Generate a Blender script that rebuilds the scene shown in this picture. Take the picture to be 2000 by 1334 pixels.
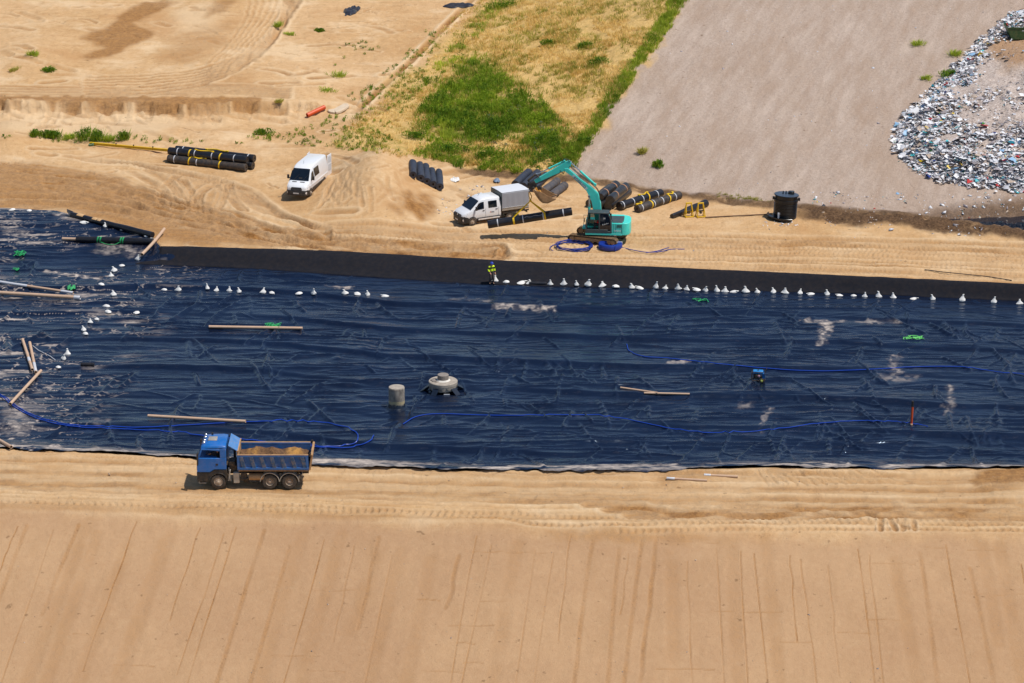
import bpy, bmesh, math, random
import numpy as np
from mathutils import Vector, Matrix, Quaternion
random.seed(7); RNG = np.random.default_rng(11)
for o in list(bpy.data.objects): bpy.data.objects.remove(o)
SC = bpy.context.scene; COL = SC.collection
RES = 1.0
R = math.radians
# ------------------------------------------------------------------ camera
FPX, TILT, HC = 6000.0, R(19.0), 78.7
cam = bpy.data.cameras.new('camera'); cam.sensor_width = 36; cam.lens = 36*FPX/2000
cam.clip_start = 1; cam.clip_end = 20000
co = bpy.data.objects.new('camera', cam); COL.objects.link(co)
co.location = (0, 0, HC); co.rotation_euler = (math.pi/2-TILT, 0, 0); SC.camera = co
CT, ST = math.cos(TILT), math.sin(TILT)
def rays(px, py):
    dx = (np.asarray(px, float)-1000)/FPX; dy = (667-np.asarray(py, float))/FPX
    return dx, CT+dy*ST, -ST+dy*CT
def P(px, py, z=0.0):
    dx, dy, dz = rays(px, py); t = (z-HC)/dz
    return dx*t, dy*t
# ------------------------------------------------------------------ noise
_T = [np.random.default_rng(100+k).random((256, 256)).astype(np.float32) for k in range(8)]
def vn(x, y, s=0):
    T = _T[s % 8]; x = np.asarray(x, np.float64)+37.3*s; y = np.asarray(y, np.float64)+11.7*s
    xi = np.floor(x); yi = np.floor(y); fx = x-xi; fy = y-yi
    fx = fx*fx*(3-2*fx); fy = fy*fy*(3-2*fy)
    a = xi.astype(np.int64) & 255; b = yi.astype(np.int64) & 255; a1 = (a+1) & 255; b1 = (b+1) & 255
    return (T[a, b]*(1-fx)+T[a1, b]*fx)*(1-fy)+(T[a, b1]*(1-fx)+T[a1, b1]*fx)*fy
def fbm(x, y, o=4, s=0):
    r = 0; a = .5; n = 0
    for k in range(o):
        r = r+a*vn(x*2**k, y*2**k, s+k); n += a; a *= .5
    return r/n
def sst(a, b, x):
    t = np.clip((x-a)/(b-a), 0, 1); return t*t*(3-2*t)
# ------------------------------------------------------------------ control lines
def line(pts, z):
    pts = np.array(pts, float); x, y = P(pts[:, 0], pts[:, 1], z); k = np.argsort(x)
    x, y = x[k], y[k]
    def f(q): return np.interp(q, x, y)
    return f
L1 = line([(-500, 965), (0, 985), (600, 1000), (1000, 1028), (2000, 1042), (2500, 1050)], 0)
L2 = line([(-500, 855), (0, 876), (150, 882), (300, 891), (450, 899), (600, 906), (900, 919), (1200, 919), (1500, 913), (2000, 917), (2500, 922)], 0)
L3 = line([(-500, 520), (0, 523), (265, 517), (480, 525), (700, 541), (950, 557), (1300, 566), (1650, 574), (2000, 590), (2500, 608)], -1)
L4 = line([(-500, 402), (0, 406), (110, 411), (200, 436), (300, 464), (316, 484), (600, 493), (940, 511), (1300, 526), (1700, 544), (2000, 558), (2500, 580)], 0)
LS = line([(-500, 203), (0, 202), (120, 207), (250, 205), (390, 211), (500, 205), (900, 200)], 1.2)
LT = line([(-500, 270), (0, 272), (200, 275), (480, 285), (700, 292), (800, 318), (950, 338), (1130, 348), (1330, 378), (1500, 398), (1580, 405), (1800, 424), (2000, 448), (2500, 500)], 0)
_b0a, _b0b = P(620, 300, 0), P(930, 0, 2.0)
_b1a, _b1b = P(1115, 335, 0), P(1345, 0, 6.0)
def B(a, b, y): return a[0]+(b[0]-a[0])*(y-a[1])/(b[1]-a[1])
def gauss(x, y, cx, cy, sx, sy, rot=0):
    c, s = math.cos(rot), math.sin(rot); u = (x-cx)*c+(y-cy)*s; v = -(x-cx)*s+(y-cy)*c
    return np.exp(-.5*((u/sx)**2+(v/sy)**2))
def inpoly(x, y, poly):
    r = np.zeros(np.shape(x), bool); n = len(poly)
    for i in range(n):
        x0, y0 = poly[i]; x1, y1 = poly[(i+1) % n]
        if y0 == y1: continue
        c = ((y0 > y) != (y1 > y)) & (x < (x1-x0)*(y-y0)/(y1-y0)+x0); r ^= c
    return r
def segdist(x, y, a, b):
    dx, dy = b[0]-a[0], b[1]-a[1]; L = dx*dx+dy*dy+1e-9
    t = np.clip(((x-a[0])*dx+(y-a[1])*dy)/L, 0, 1)
    ex = x-a[0]-t*dx; ey = y-a[1]-t*dy
    return np.sqrt(ex*ex+ey*ey), t*math.sqrt(L), np.sign(dx*ey-dy*ex)
def sdpoly(x, y, poly):
    d = np.full(np.shape(x), 1e9)
    for i in range(len(poly)):
        d = np.minimum(d, segdist(x, y, poly[i], poly[(i+1) % len(poly)])[0])
    return np.where(inpoly(x, y, poly), -d, d)
def gz(x, y):   # height of the gravel side
    return .12*np.maximum(y-LT(x), 0)
_dump = None
def H0(x, y):
    x = np.asarray(x, float); y = np.asarray(y, float)
    z = -.27*np.maximum(L1(x)-y, 0)
    z = np.where(y < L1(x)-90, -.27*90, z)
    l2, l3, l4 = L2(x), L3(x), L4(x)
    t = np.minimum(np.clip((y-l2)/4.5, 0, 1), np.clip((l4-y)/np.maximum(l4-l3, .5), 0, 1))
    z = z-1.0*t*t*(3-2*t)
    lt = LT(x); beyond = y-lt
    # left terrace
    ls = LS(x)+2.4*(fbm(x*.3, y*0+3, 4, 2)-.5)+.7*(fbm(x*1.3, y*.15, 3, 5)-.5)
    fade = 1-sst(-22, -15, x)
    zl = .25*np.exp(-((beyond-2)/2.0)**2)-.25*sst(3, 8, beyond)*(1-sst(-12, 0, y-ls))*fade + fade*1.45*(.7*sst(-.35, 0.1, y-ls)+.3*sst(-3.0, -.3, y-ls))+(1-fade)*.05*np.clip(beyond, 0, 26)
    zl = np.where(beyond > -2, zl, 0)
    zr = gz(x, y)
    x0, x1 = B(_b0a, _b0b, y), B(_b1a, _b1b, y)
    w = np.clip((x-x0)/(x1-x0), 0, 1); w = w*w*(3-2*w)
    zb = zl*(1-w)+zr*w+.5*np.exp(-((x-x1+2)/2.2)**2)*sst(0, 10, beyond)
    far = sst(120, 260, beyond)
    zb = zb*(1-far)+far*6
    z = np.where(beyond > -2, np.where(beyond > 0, zb, zl*.0+np.minimum(zb, .3)*sst(-2, 0, beyond)), z)
    # mounds
    for (px, py, a, sx, sy, rot) in MOUNDS:
        cx, cy = P(px, py, a*.5); z = z+a*gauss(x, y, cx, cy, sx, sy, rot)
    # brown spoil ridge
    rd = np.abs(y-(LT(x)-2.4)); z = z+.4*np.exp(-(rd/1.6)**2)*sst(24, 28, x)
    # dump heap
    d = sdpoly(x, y, DUMP)
    z = z+(1.7+1.2*(fbm(x*.25, y*.2, 3, 4)-.5))*sst(0.4, -2.8, d)+.7*sst(-2, -12, d)
    d = sdpoly(x, y, POND); k = sst(.7, -.5, d); z = z*(1-k)+(-.35)*k
    return z
MOUNDS = [(738, 352, 2.0, 2.6, 6.5, 0.12), (690, 372, 1.0, 3.4, 7.0, 0.), (782, 352, 1.0, 2.0, 5.0, -.25), (755, 330, .5, 1.6, 3, 0), (300, 255, .45, 2.5, 2.5, .2), (110, 262, .5, 3, 2, 0), (430, 268, .4, 2, 2, 0), (470, 150, .5, 5, 8, .4), (180, 60, .6, 6, 14, .3), (60, 130, .7, 3, 6, .2), (420, 40, .5, 4, 10, 0), (872, 332, .5, .9, 1.4, 0), (20, 272, 1.1, 2.4, 2.8, .0), (2010, 938, .75, 2.6, 1.7, .0), (0, 250, .5, 3, 4, 0)]
def _pp(pts, zf):
    out = []
    for q in pts:
        z = 0
        for _ in range(30):
            x, y = P(q[0], q[1], z); z = .5*z+.5*float(zf(np.array(x), np.array(y)))
        out.append((float(x), float(y)))
    return out
DUMP_PX = [(2300, 15), (1975, 28), (1930, 70), (1880, 120), (1830, 175), (1772, 228), (1752, 275), (1768, 312), (1832, 348), (1920, 366), (2000, 374), (2300, 385)]
DUMP = _pp(DUMP_PX, gz)
POND = [(float(P(a, b, .1)[0]), float(P(a, b, .1)[1])) for a, b in [(1845, 424), (1890, 429), (1945, 437), (1985, 442), (2100, 450), (2300, 465), (2300, 412), (2060, 412), (1980, 417), (1900, 421)]]
def hits(px, py, dz=0.0, Hf=None):
    Hf = Hf or H0
    px = np.atleast_1d(np.asarray(px, float)); py = np.atleast_1d(np.asarray(py, float))
    dx, dy, dz_ = rays(px, py); ts = (-HC/dz_)[:, None]+np.arange(-56, 50 if py.max() > 960 else 9, 1.5)[None, :]
    X = dx[:, None]*ts; Y = dy[:, None]*ts; Z = HC+dz_[:, None]*ts
    below = Z < Hf(X, Y)+dz
    k = np.argmax(below, 1); ar = np.arange(len(px)); lo = ts[ar, np.maximum(k-1, 0)]; hi = ts[ar, k]
    for _ in range(12):
        m = (lo+hi)/2; b = HC+dz_*m < Hf(dx*m, dy*m)+dz
        hi = np.where(b, m, hi); lo = np.where(b, lo, m)
    return np.stack([dx*hi, dy*hi, HC+dz_*hi], 1)
def G(px, py, dz=0.0): return Vector(hits(px, py, dz)[0])
def GP(pts, dz=0.0):
    a = np.array(pts, float); return hits(a[:, 0], a[:, 1], dz)
def poly_w(pts): return [(float(a[0]), float(a[1])) for a in GP(pts)]
# ------------------------------------------------------------------ materials
def lin(c): c /= 255.0; return c/12.92 if c <= .04045 else ((c+.055)/1.055)**2.4
def S(r, g, b, k=1.0): return (lin(r)*k, lin(g)*k, lin(b)*k, 1)
SAND = S(222, 180, 130, .75)
def newmat(name):
    m = bpy.data.materials.new(name); m.use_nodes = True; nt = m.node_tree
    return m, nt, nt.nodes['Principled BSDF']
def N(nt, t, **kw):
    n = nt.nodes.new(t)
    for k, v in kw.items():
        if k.startswith('i_'): n.inputs[int(k[2:]) if k[2:].isdigit() else k[2:]].default_value = v
        else: setattr(n, k, v)
    return n
def mixc(nt, fac, a, b, mode='MIX'):
    n = N(nt, 'ShaderNodeMix', data_type='RGBA', blend_type=mode)
    for s, v in ((n.inputs[0], fac), (n.inputs[6], a), (n.inputs[7], b)):
        if hasattr(v, 'is_output'): nt.links.new(v, s)
        else: s.default_value = v
    return n.outputs[2]
def math_(nt, op, a, b=0.0, clamp=False):
    n = N(nt, 'ShaderNodeMath', operation=op, use_clamp=clamp)
    for s, v in ((n.inputs[0], a), (n.inputs[1], b)):
        if hasattr(v, 'is_output'): nt.links.new(v, s)
        else: s.default_value = v
    return n.outputs[0]
def noise(nt, vec, scale, detail=4, rough=.6, stretch=None):
    if stretch:
        mp = N(nt, 'ShaderNodeMapping'); mp.inputs['Scale'].default_value = stretch; nt.links.new(vec, mp.inputs[0]); vec = mp.outputs[0]
    n = N(nt, 'ShaderNodeTexNoise'); n.inputs['Scale'].default_value = scale; n.inputs['Detail'].default_value = detail; n.inputs['Roughness'].default_value = rough
    nt.links.new(vec, n.inputs['Vector']); return n.outputs['Fac']
def ramp(nt, fac, a, b):
    n = N(nt, 'ShaderNodeMapRange'); n.inputs[1].default_value = a; n.inputs[2].default_value = b; nt.links.new(fac, n.inputs[0]); return n.outputs[0]
MATS = {}
def mat(name, col, rough=.55, metal=0.0, var=.18, scale=2.5, bump=0.0, spec=.5, dust=0.0, dustlow=0.0, coat=0.0, dcol=None):
    if name in MATS: return MATS[name]
    m, nt, b = newmat(name)
    tc = N(nt, 'ShaderNodeTexCoord'); v = tc.outputs['Object']
    n1 = noise(nt, v, scale, 5)
    c = mixc(nt, ramp(nt, n1, .3, .7), tuple(x*(1-var) for x in col[:3])+(1,), tuple(min(1, x*(1+var)) for x in col[:3])+(1,))
    if dust or dustlow:
        n2 = noise(nt, v, scale*1.7, 6, .7)
        f = math_(nt, 'MULTIPLY', ramp(nt, n2, .42, .75), dust, True)
        if dustlow:
            sx = N(nt, 'ShaderNodeSeparateXYZ'); nt.links.new(v, sx.inputs[0])
            g = math_(nt, 'MULTIPLY', ramp(nt, sx.outputs[2], dustlow, 0.0), ramp(nt, n2, .25, .6), True)
            f = math_(nt, 'MAXIMUM', f, math_(nt, 'MULTIPLY', g, .75))
        c = mixc(nt, f, c, dcol or SAND)
    nt.links.new(c, b.inputs['Base Color'])
    b.inputs['Roughness'].default_value = rough; b.inputs['Metallic'].default_value = metal
    b.inputs['Specular IOR Level'].default_value = spec; b.inputs['Coat Weight'].default_value = coat
    if bump:
        bp = N(nt, 'ShaderNodeBump'); bp.inputs['Strength'].default_value = bump; bp.inputs['Distance'].default_value = .05
        nt.links.new(noise(nt, v, scale*3, 6), bp.inputs['Height']); nt.links.new(bp.outputs[0], b.inputs['Normal'])
    MATS[name] = m; return m
# ------------------------------------------------------------------ mesh builder
class MB:
    def __init__(s): s.v = []; s.f = []
    def add(s, v, f, M=None):
        k = len(s.v)
        s.v += [tuple(M @ Vector(p)) for p in v] if M is not None else [tuple(p) for p in v]
        s.f += [tuple(i+k for i in q) for q in f]; return s
    def box(s, c, d, M=None, rz=0, ry=0, rx=0, taper=1.0):
        hx, hy, hz = d[0]/2, d[1]/2, d[2]/2
        v = [(x*hx*(taper if z > 0 else 1), y*hy*(taper if z > 0 else 1), z*hz) for z in (-1, 1) for y in (-1, 1) for x in (-1, 1)]
        f = [(0, 2, 3, 1), (4, 5, 7, 6), (0, 1, 5, 4), (2, 6, 7, 3), (0, 4, 6, 2), (1, 3, 7, 5)]
        T = Matrix.Translation(c) @ Matrix.Rotation(rz, 4, 'Z') @ Matrix.Rotation(ry, 4, 'Y') @ Matrix.Rotation(rx, 4, 'X')
        return s.add(v, f, (M @ T) if M is not None else T)
    def prism(s, poly, y0, y1, M=None):      # polygon in x-z, extruded along y
        n = len(poly); v = [(p[0], y0, p[1]) for p in poly]+[(p[0], y1, p[1]) for p in poly]
        a = sum(poly[i][0]*poly[(i+1) % n][1]-poly[(i+1) % n][0]*poly[i][1] for i in range(n))
        f = [tuple(range(n)), tuple(range(2*n-1, n-1, -1))]+[(i, i+n, (i+1) % n+n, (i+1) % n) for i in range(n)]
        if a < 0: f = [tuple(reversed(q)) for q in f]
        if y1 < y0: f = [tuple(reversed(q)) for q in f]
        return s.add(v, f, M)
    def loft(s, rings, closed=True, cap=True, M=None):
        n = len(rings[0]); v = [p for r in rings for p in r]; f = []
        for k in range(len(rings)-1):
            for i in range(n if closed else n-1):
                j = (i+1) % n; f.append((k*n+i, k*n+j, (k+1)*n+j, (k+1)*n+i))
        if cap: f += [tuple(range(n-1, -1, -1)), tuple(range((len(rings)-1)*n, len(rings)*n))]
        return s.add(v, f, M)
    def lathe(s, prof, n=24, M=None, cap=True):   # prof: (r, z)
        return s.loft([[(r*math.cos(2*math.pi*i/n), r*math.sin(2*math.pi*i/n), z) for i in range(n)] for r, z in prof], cap=cap, M=M)
    def cyl(s, a, b, r, r1=None, n=14, M=None, cap=True):
        a, b = Vector(a), Vector(b); d = b-a
        T = Matrix.Translation(a) @ d.to_track_quat('Z', 'Y').to_matrix().to_4x4()
        return s.lathe([(r, 0), (r if r1 is None else r1, d.length)], n, (M @ T) if M is not None else T, cap)
    def tube(s, pts, r, n=6, M=None, cap=True, closed=False):
        pts = [Vector(p) for p in pts]; rings = []; up = Vector((0, 0, 1))
        for i, p in enumerate(pts):
            a = pts[i-1] if (i > 0 or closed) else p; b = pts[(i+1) % len(pts)] if (i < len(pts)-1 or closed) else p
            d = (b-a).normalized(); u = up if abs(d.z) < .95 else Vector((1, 0, 0))
            x = d.cross(u).normalized(); y = x.cross(d)
            rr = r[i] if isinstance(r, (list, tuple)) else r
            rings.append([p+(x*math.cos(2*math.pi*k/n)+y*math.sin(2*math.pi*k/n))*rr for k in range(n)])
        if closed: rings.append(rings[0]); cap = False
        return s.loft(rings, cap=cap, M=M)
    def build(s, name, m, parent=None, bevel=0.0, smooth=40, seg=2):
        me = bpy.data.meshes.new(name); me.from_pydata(s.v, [], s.f); me.update()
        bm = bmesh.new(); bm.from_mesh(me); bmesh.ops.recalc_face_normals(bm, faces=bm.faces); bm.to_mesh(me); bm.free()
        if smooth:
            me.polygons.foreach_set('use_smooth', [True]*len(me.polygons)); me.set_sharp_from_angle(angle=R(smooth))
        me.materials.append(m); o = bpy.data.objects.new(name, me); COL.objects.link(o)
        if parent: o.parent = parent
        if bevel:
            b = o.modifiers.new('bevel', 'BEVEL'); b.width = bevel; b.segments = seg; b.limit_method = 'ANGLE'; b.angle_limit = R(35)
        return o
def tag(o, label, cat, group=None, kind=None):
    if kind: o['kind'] = kind
    if label: o['label'] = label
    if cat: o['category'] = cat
    if group: o['group'] = group
    return o
def thing(name, label, cat, loc=(0, 0, 0), rz=0, group=None, rx=0, ry=0):
    o = bpy.data.objects.new(name, None); COL.objects.link(o); o.empty_display_size = .3
    o.location = loc; o.rotation_euler = (rx, ry, rz); return tag(o, label, cat, group)
def spline(pts, n=8):
    pts = [Vector(p) for p in pts]; out = []
    q = [pts[0]*2-pts[1]]+pts+[pts[-1]*2-pts[-2]]
    for i in range(1, len(q)-2):
        for k in range(n):
            t = k/n; a, b, c, d = q[i-1], q[i], q[i+1], q[i+2]
            out.append(.5*((2*b)+(c-a)*t+(2*a-5*b+4*c-d)*t*t+(3*b-a-3*c+d)*t**3))
    return out+[pts[-1]]
def raw_mesh(name, co_, quads, m, attrs=None, smooth=True):
    me = bpy.data.meshes.new(name); nv = len(co_); nf = len(quads); k = quads.shape[1]
    me.vertices.add(nv); me.vertices.foreach_set('co', np.ascontiguousarray(co_, np.float32).ravel())
    me.loops.add(nf*k); me.loops.foreach_set('vertex_index', np.ascontiguousarray(quads, np.int32).ravel())
    me.polygons.add(nf); me.polygons.foreach_set('loop_start', np.arange(0, nf*k, k, dtype=np.int32))
    if smooth: me.polygons.foreach_set('use_smooth', np.ones(nf, bool))
    for n_, a in (attrs or {}).items():
        at = me.attributes.new(n_, 'FLOAT', 'POINT'); at.data.foreach_set('value', np.ascontiguousarray(a, np.float32).ravel())
    me.update(calc_edges=True); me.validate(); me.materials.append(m)
    o = bpy.data.objects.new(name, me); COL.objects.link(o); return o
def grid_quads(nr, nc):
    i = np.arange(nr*nc).reshape(nr, nc)
    return np.stack([i[:-1, :-1], i[:-1, 1:], i[1:, 1:], i[1:, :-1]], -1).reshape(-1, 4)
# ------------------------------------------------------------------ light
SUN = Vector((.43, -.17, 1.0)).normalized()
w = bpy.data.worlds.new('World'); SC.world = w; w.use_nodes = True; nt = w.node_tree
sky = nt.nodes.new('ShaderNodeTexSky'); sky.sky_type = 'NISHITA'; sky.sun_disc = False
sky.sun_elevation = math.asin(SUN.z); sky.sun_rotation = math.atan2(SUN.x, SUN.y)
sky.altitude = 100; sky.air_density = 1.0; sky.dust_density = .6; sky.ozone_density = 1.5
bg = nt.nodes['Background']; bg.inputs[1].default_value = .1; nt.links.new(sky.outputs[0], bg.inputs[0])
sl = bpy.data.lights.new('sun', 'SUN'); sl.energy = 4.3; sl.angle = R(.53); sl.color = (1, .95, .87)
so = bpy.data.objects.new('sun', sl); COL.objects.link(so); so.rotation_euler = SUN.to_track_quat('Z', 'Y').to_euler()
SC.view_settings.view_transform = 'Standard'; SC.view_settings.look = 'None'; SC.view_settings.exposure = 0; SC.view_settings.gamma = 1
# ------------------------------------------------------------------ ground sheet
rowpx = np.concatenate([np.linspace(1440, 1340, 40), np.arange(1334, -30, -1.45/RES), np.linspace(-30, -160, 50)[1:]])
Yr = rays(0, rowpx)[1]*((0.0-HC)/rays(0, rowpx)[2])
Yr = np.concatenate([[-300, -60, 40, 90, 120, 140], Yr, [440, 480, 540, 640, 800, 1100, 1700, 3000, 6000]])
uc = np.linspace(-1.13, 1.13, int(1130*RES))
uc = np.concatenate([[-40, -12, -6, -3.5, -2.4, -1.8, -1.5, -1.3, -1.2], uc, [1.2, 1.3, 1.5, 1.8, 2.4, 3.5, 6, 12, 40]])
hw = (np.maximum(Yr, 120)*CT+HC*ST)/6.0
X = uc[None, :]*hw[:, None]; Y = np.repeat(Yr[:, None], len(uc), 1)
Z = H0(X, Y)
att = {k: np.zeros(X.shape) for k in ('damp_shade', 'veg', 'gravel', 'dirt', 'trash', 'fore', 'pale', 'straw')}
def wob(a, f=.4, s=1): return a*(fbm(X*f, Y*f*.5, 4, s)-.5)*2
lt = LT(X); l1 = L1(X)
_x0, _x1 = B(_b0a, _b0b, Y), B(_b1a, _b1b, Y)
att['fore'] = sst(1.0, -2.0, Y-l1+wob(1.2, .3, 2))
# gravel
gr = sst(-.6, .8, X-_x1+wob(1.7, .5, 3))*sst(-.6, .6, Y-lt+wob(.8, .6, 4))
att['gravel'] = gr
att['straw'] = sst(-1, 3, X-_x0+wob(3, .25, 5))*sst(-.5, .8, Y-lt+wob(.9, .6, 4))*(1-gr)*.9
# brown spoil strip along the toe
att['dirt'] = np.maximum(sst(2.5, 1.5, np.abs(Y-lt+2.2+wob(.8, .4, 6))-wob(.9, .35, 1))*sst(24, 27, X), .9*sst(1.5, .6, np.abs(Y-lt+.5+wob(.6, .5, 6)))*sst(-7, -3, X))
pond_d = sdpoly(X, Y, POND); att['dirt'] = np.maximum(att['dirt'], .8*sst(3.5, .5, pond_d))
dd = sdpoly(X, Y, DUMP); att['trash'] = sst(.4, -.8, dd+wob(1.5, .5, 2))
def blot(px, amt, edge=1.0, wf=.5, wa=1.4, key='damp_shade', seed=1):
    pg = poly_w(px); xs = [p[0] for p in pg]; ys = [p[1] for p in pg]
    m = (X > min(xs)-4) & (X < max(xs)+4) & (Y > min(ys)-8) & (Y < max(ys)+8)
    if not m.any(): return
    d = sdpoly(X[m], Y[m], pg)+wa*(fbm(X[m]*wf, Y[m]*wf*.5, 4, seed)-.5)*2
    att[key][m] = np.maximum(att[key][m], amt*sst(edge, -edge, d))
blot([(270, 5), (330, -5), (335, 10), (270, 45), (300, 60), (290, 75), (235, 100), (180, 115), (165, 112), (200, 95), (165, 75), (210, 50)], .8, .8)
blot([(430, 0), (460, 0), (440, 20), (400, 35), (410, 20)], .6, 1.0)
blot([(330, 75), (440, 40), (470, 55), (440, 90), (360, 125), (310, 110)], .35, 2.5)
blot([(-100, 310), (60, 318), (150, 330), (250, 355), (330, 380), (420, 400), (500, 440), (560, 480), (480, 484), (330, 474), (210, 434), (110, 405), (-100, 400)], .75, 1.5, .3, 2.2)
blot([(300, 340), (430, 330), (470, 380), (420, 420), (330, 400)], .35, 2.0)
blot([(790, 385), (830, 380), (845, 405), (825, 425), (800, 418), (785, 400)], .95, 1.0, .9, 1.0)  # damp-brown right flank, its tone deepened to paint in the mound's relief shading
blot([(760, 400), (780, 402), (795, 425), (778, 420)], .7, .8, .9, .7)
blot([(715, 348), (735, 352), (800, 385), (790, 392), (740, 372)], .55, .8)
blot([(600, 440), (1000, 455), (1000, 470), (620, 462), (480, 450)], .45, 1.2, .3, 1.2)
blot([(1500, 478), (1560, 465), (1670, 470), (1640, 478), (1560, 482)], .6, .8)
blot([(1380, 470), (1470, 468), (1500, 482), (1400, 480)], .4, .8)
blot([(640, 352), (660, 350), (672, 368), (650, 375)], .5, .7)
blot([(1880, 938), (1930, 920), (2100, 915), (2100, 952), (1900, 950)], .85, .4, .6, .4)
blot([(1290, 920), (1500, 916), (1540, 925), (1400, 938), (1290, 945)], .5, .6)
blot([(1250, 995), (1400, 985), (1600, 985), (1600, 1000), (1400, 1010), (1260, 1008)], .5, .7)
blot([(340, 985), (540, 988), (545, 995), (345, 992)], .5, .5)
blot([(1050, 1030), (1350, 1040), (1400, 1056), (1240, 1058), (1060, 1048)], .45, .8, .6, 1.2)
blot([(725, 1075), (745, 1080), (718, 1180), (690, 1240), (680, 1240), (712, 1130)], .3, .7, .6, .8)
blot([(0, 186), (520, 190), (515, 205), (390, 211), (120, 207), (0, 202)], .8, .5, .9, 1.2)  # shadowed pockets of the scarp face, painted into the sand colour
blot([(1975, 25), (2100, 10), (2100, 130), (1960, 140), (1925, 110), (1950, 70)], .8, 1.5, .4, 2, 'damp_shade', 2)
att['trash'] *= 1-.95*att['damp_shade']*(dd < 0); att['gravel'] *= 1-np.clip(1.2*att['damp_shade'], 0, 1)*(dd < 1)
for pg in ([(340, 20), (420, 10), (430, 60), (340, 70)], [(850, 360), (900, 370), (880, 420), (850, 430)], [(860, 355), (1000, 360), (1000, 385), (870, 380)], [(0, 215), (300, 220), (460, 240), (300, 262), (0, 255)]):
    blot(pg, .6, 2.0, .4, 2.0, 'pale', 3)
# ---- ruts and tread prints: long grooves pressed into the sand
VEG0 = [(905, 122), (940, 118), (990, 165), (1055, 215), (1098, 270), (1110, 330), (1000, 333), (900, 320), (840, 285), (832, 262), (850, 215), (880, 165)]
RUT = np.zeros_like(Z); TR = np.zeros_like(Z)
def rut(pts, gauge=0.0, width=.3, depth=.07, tread=0.0, dark=.35, px=True, n=8, berm=.4, pitch=.42, jit=0.0):
    w_ = [(p[0], p[1], 0) for p in (GP(pts) if px else pts)]
    w_ = [(p.x, p.y) for p in spline(w_, n)]
    xs = [p[0] for p in w_]; ys = [p[1] for p in w_]; mg = gauge/2+width*3
    r = np.where((Yr > min(ys)-mg) & (Yr < max(ys)+mg))[0]
    if len(r) < 2: return
    r0, r1 = r[0], r[-1]+1
    d = np.full((r1-r0, X.shape[1]), 1e3); s_ = np.zeros_like(d); L = 0
    xx, yy = X[r0:r1], Y[r0:r1]
    for a, b in zip(w_[:-1], w_[1:]):
        ln = math.hypot(b[0]-a[0], b[1]-a[1])
        rr = np.where((Yr[r0:r1] > min(a[1], b[1])-mg) & (Yr[r0:r1] < max(a[1], b[1])+mg))[0]
        if len(rr):
            q0, q1 = rr[0], rr[-1]+1
            lo_ = min(a[0], b[0])-mg; hi = max(a[0], b[0])+mg; h0, h1 = hw[r0+q0:r0+q1].min(), hw[r0+q0:r0+q1].max()
            lo_u = lo_/(h1 if lo_ > 0 else h0); hi_u = hi/(h0 if hi > 0 else h1)
            c0, c1 = np.searchsorted(uc, lo_u), np.searchsorted(uc, hi_u)
            if c1 > c0:
                e, t, sg = segdist(xx[q0:q1, c0:c1], yy[q0:q1, c0:c1], a, b); sub = d[q0:q1, c0:c1]
                k = e < np.abs(sub); d[q0:q1, c0:c1] = np.where(k, e*np.where(sg == 0, 1, sg), sub); s_[q0:q1, c0:c1] = np.where(k, t+L, s_[q0:q1, c0:c1])
        L += ln
    mod = .35+1.3*np.clip(fbm(s_*.35, d*.0+gauge+width*7+w_[0][0], 3, 3)-.15, 0, 1)
    for o in ((-gauge/2, gauge/2) if gauge else (0,)):
        e = np.abs(d-o+jit*(fbm(s_*.8, s_*0+o, 2, 4)-.5)*2)/width
        prof = -np.exp(-(e*1.25)**4)+berm*np.exp(-((e-1.35)/.32)**2)
        RUT[r0:r1] += prof*depth*(1.35 if px else .8)*mod
        if px: att['pale'][r0:r1] = np.maximum(att['pale'][r0:r1], np.exp(-((e-1.5)/.5)**2)*min(1, dark*1.6)*mod*.9)
        inside = np.exp(-(e*1.1)**4)
        if tread: RUT[r0:r1] += inside*tread*np.sign(np.sin(2*np.pi*(s_+.5*np.abs(d-o))/pitch))*(.4+.6*mod)
        TR[r0:r1] = np.maximum(TR[r0:r1], inside*min(1, dark*1.35)*mod)
rs = random.Random(5)
# sweeping haul-road ruts on the left of the platform
for k in range(15):
    o = k*7.0; j = lambda a: rs.uniform(-a, a)
    rut([(-60, 322+o*.8+j(4)), (90, 330+o*.75+j(4)), (210, 352+o*.62+j(5)), (320, 380+o*.5+j(5)), (430, 416+o*.32+j(5)), (560, 452+o*.2+j(4)), (760, 470+o*.2+j(3)), (960, 484+o*.15+j(2))], 0 if k % 3 else 2.2, rs.choice([.3, .5, .75]), rs.uniform(.07, .16), 0, rs.uniform(.35, .75), jit=.2)
for k in range(6):
    o = k*9
    rut([(130+o, 305+k*2), (260+o, 322+k), (360+o, 345), (440+o, 372), (520+o*.6, 415), (640, 445+k*3)], 0, .4, .09, .02, .45, jit=.15)
for (a, b, c) in (((250, 335), (300, 362), (335, 395)), ((285, 332), (330, 360), (350, 398)), ((340, 345), (310, 375), (318, 398)), ((395, 350), (365, 375), (372, 405)), ((392, 348), (430, 372), (420, 405)), ((350, 352), (375, 385), (398, 412)), ((440, 358), (448, 385), (470, 412)), ((420, 355), (385, 380), (380, 410))):
    for q in (0, 9): rut([(a[0]+q, a[1]), (b[0]+q, b[1]), (c[0]+q*1.2, c[1])], 0, .3, .08, .02, .5)
for k in range(14):   # along the platform by the cell edge
    y0 = 438+k*5.4; rut([(420+rs.randint(0, 300), y0+6), (900, y0+12+rs.uniform(-3, 3)), (1300, y0+22+rs.uniform(-3, 3)), (1700, y0+32+rs.uniform(-3, 3)), (2080, y0+46)][rs.choice([0, 0, 1]):], rs.choice([0, 0, 2.2]), rs.choice([.3, .45, .7]), rs.uniform(.03, .09), rs.choice([0, .02, .025]), rs.uniform(.2, .55), jit=.12)
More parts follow.
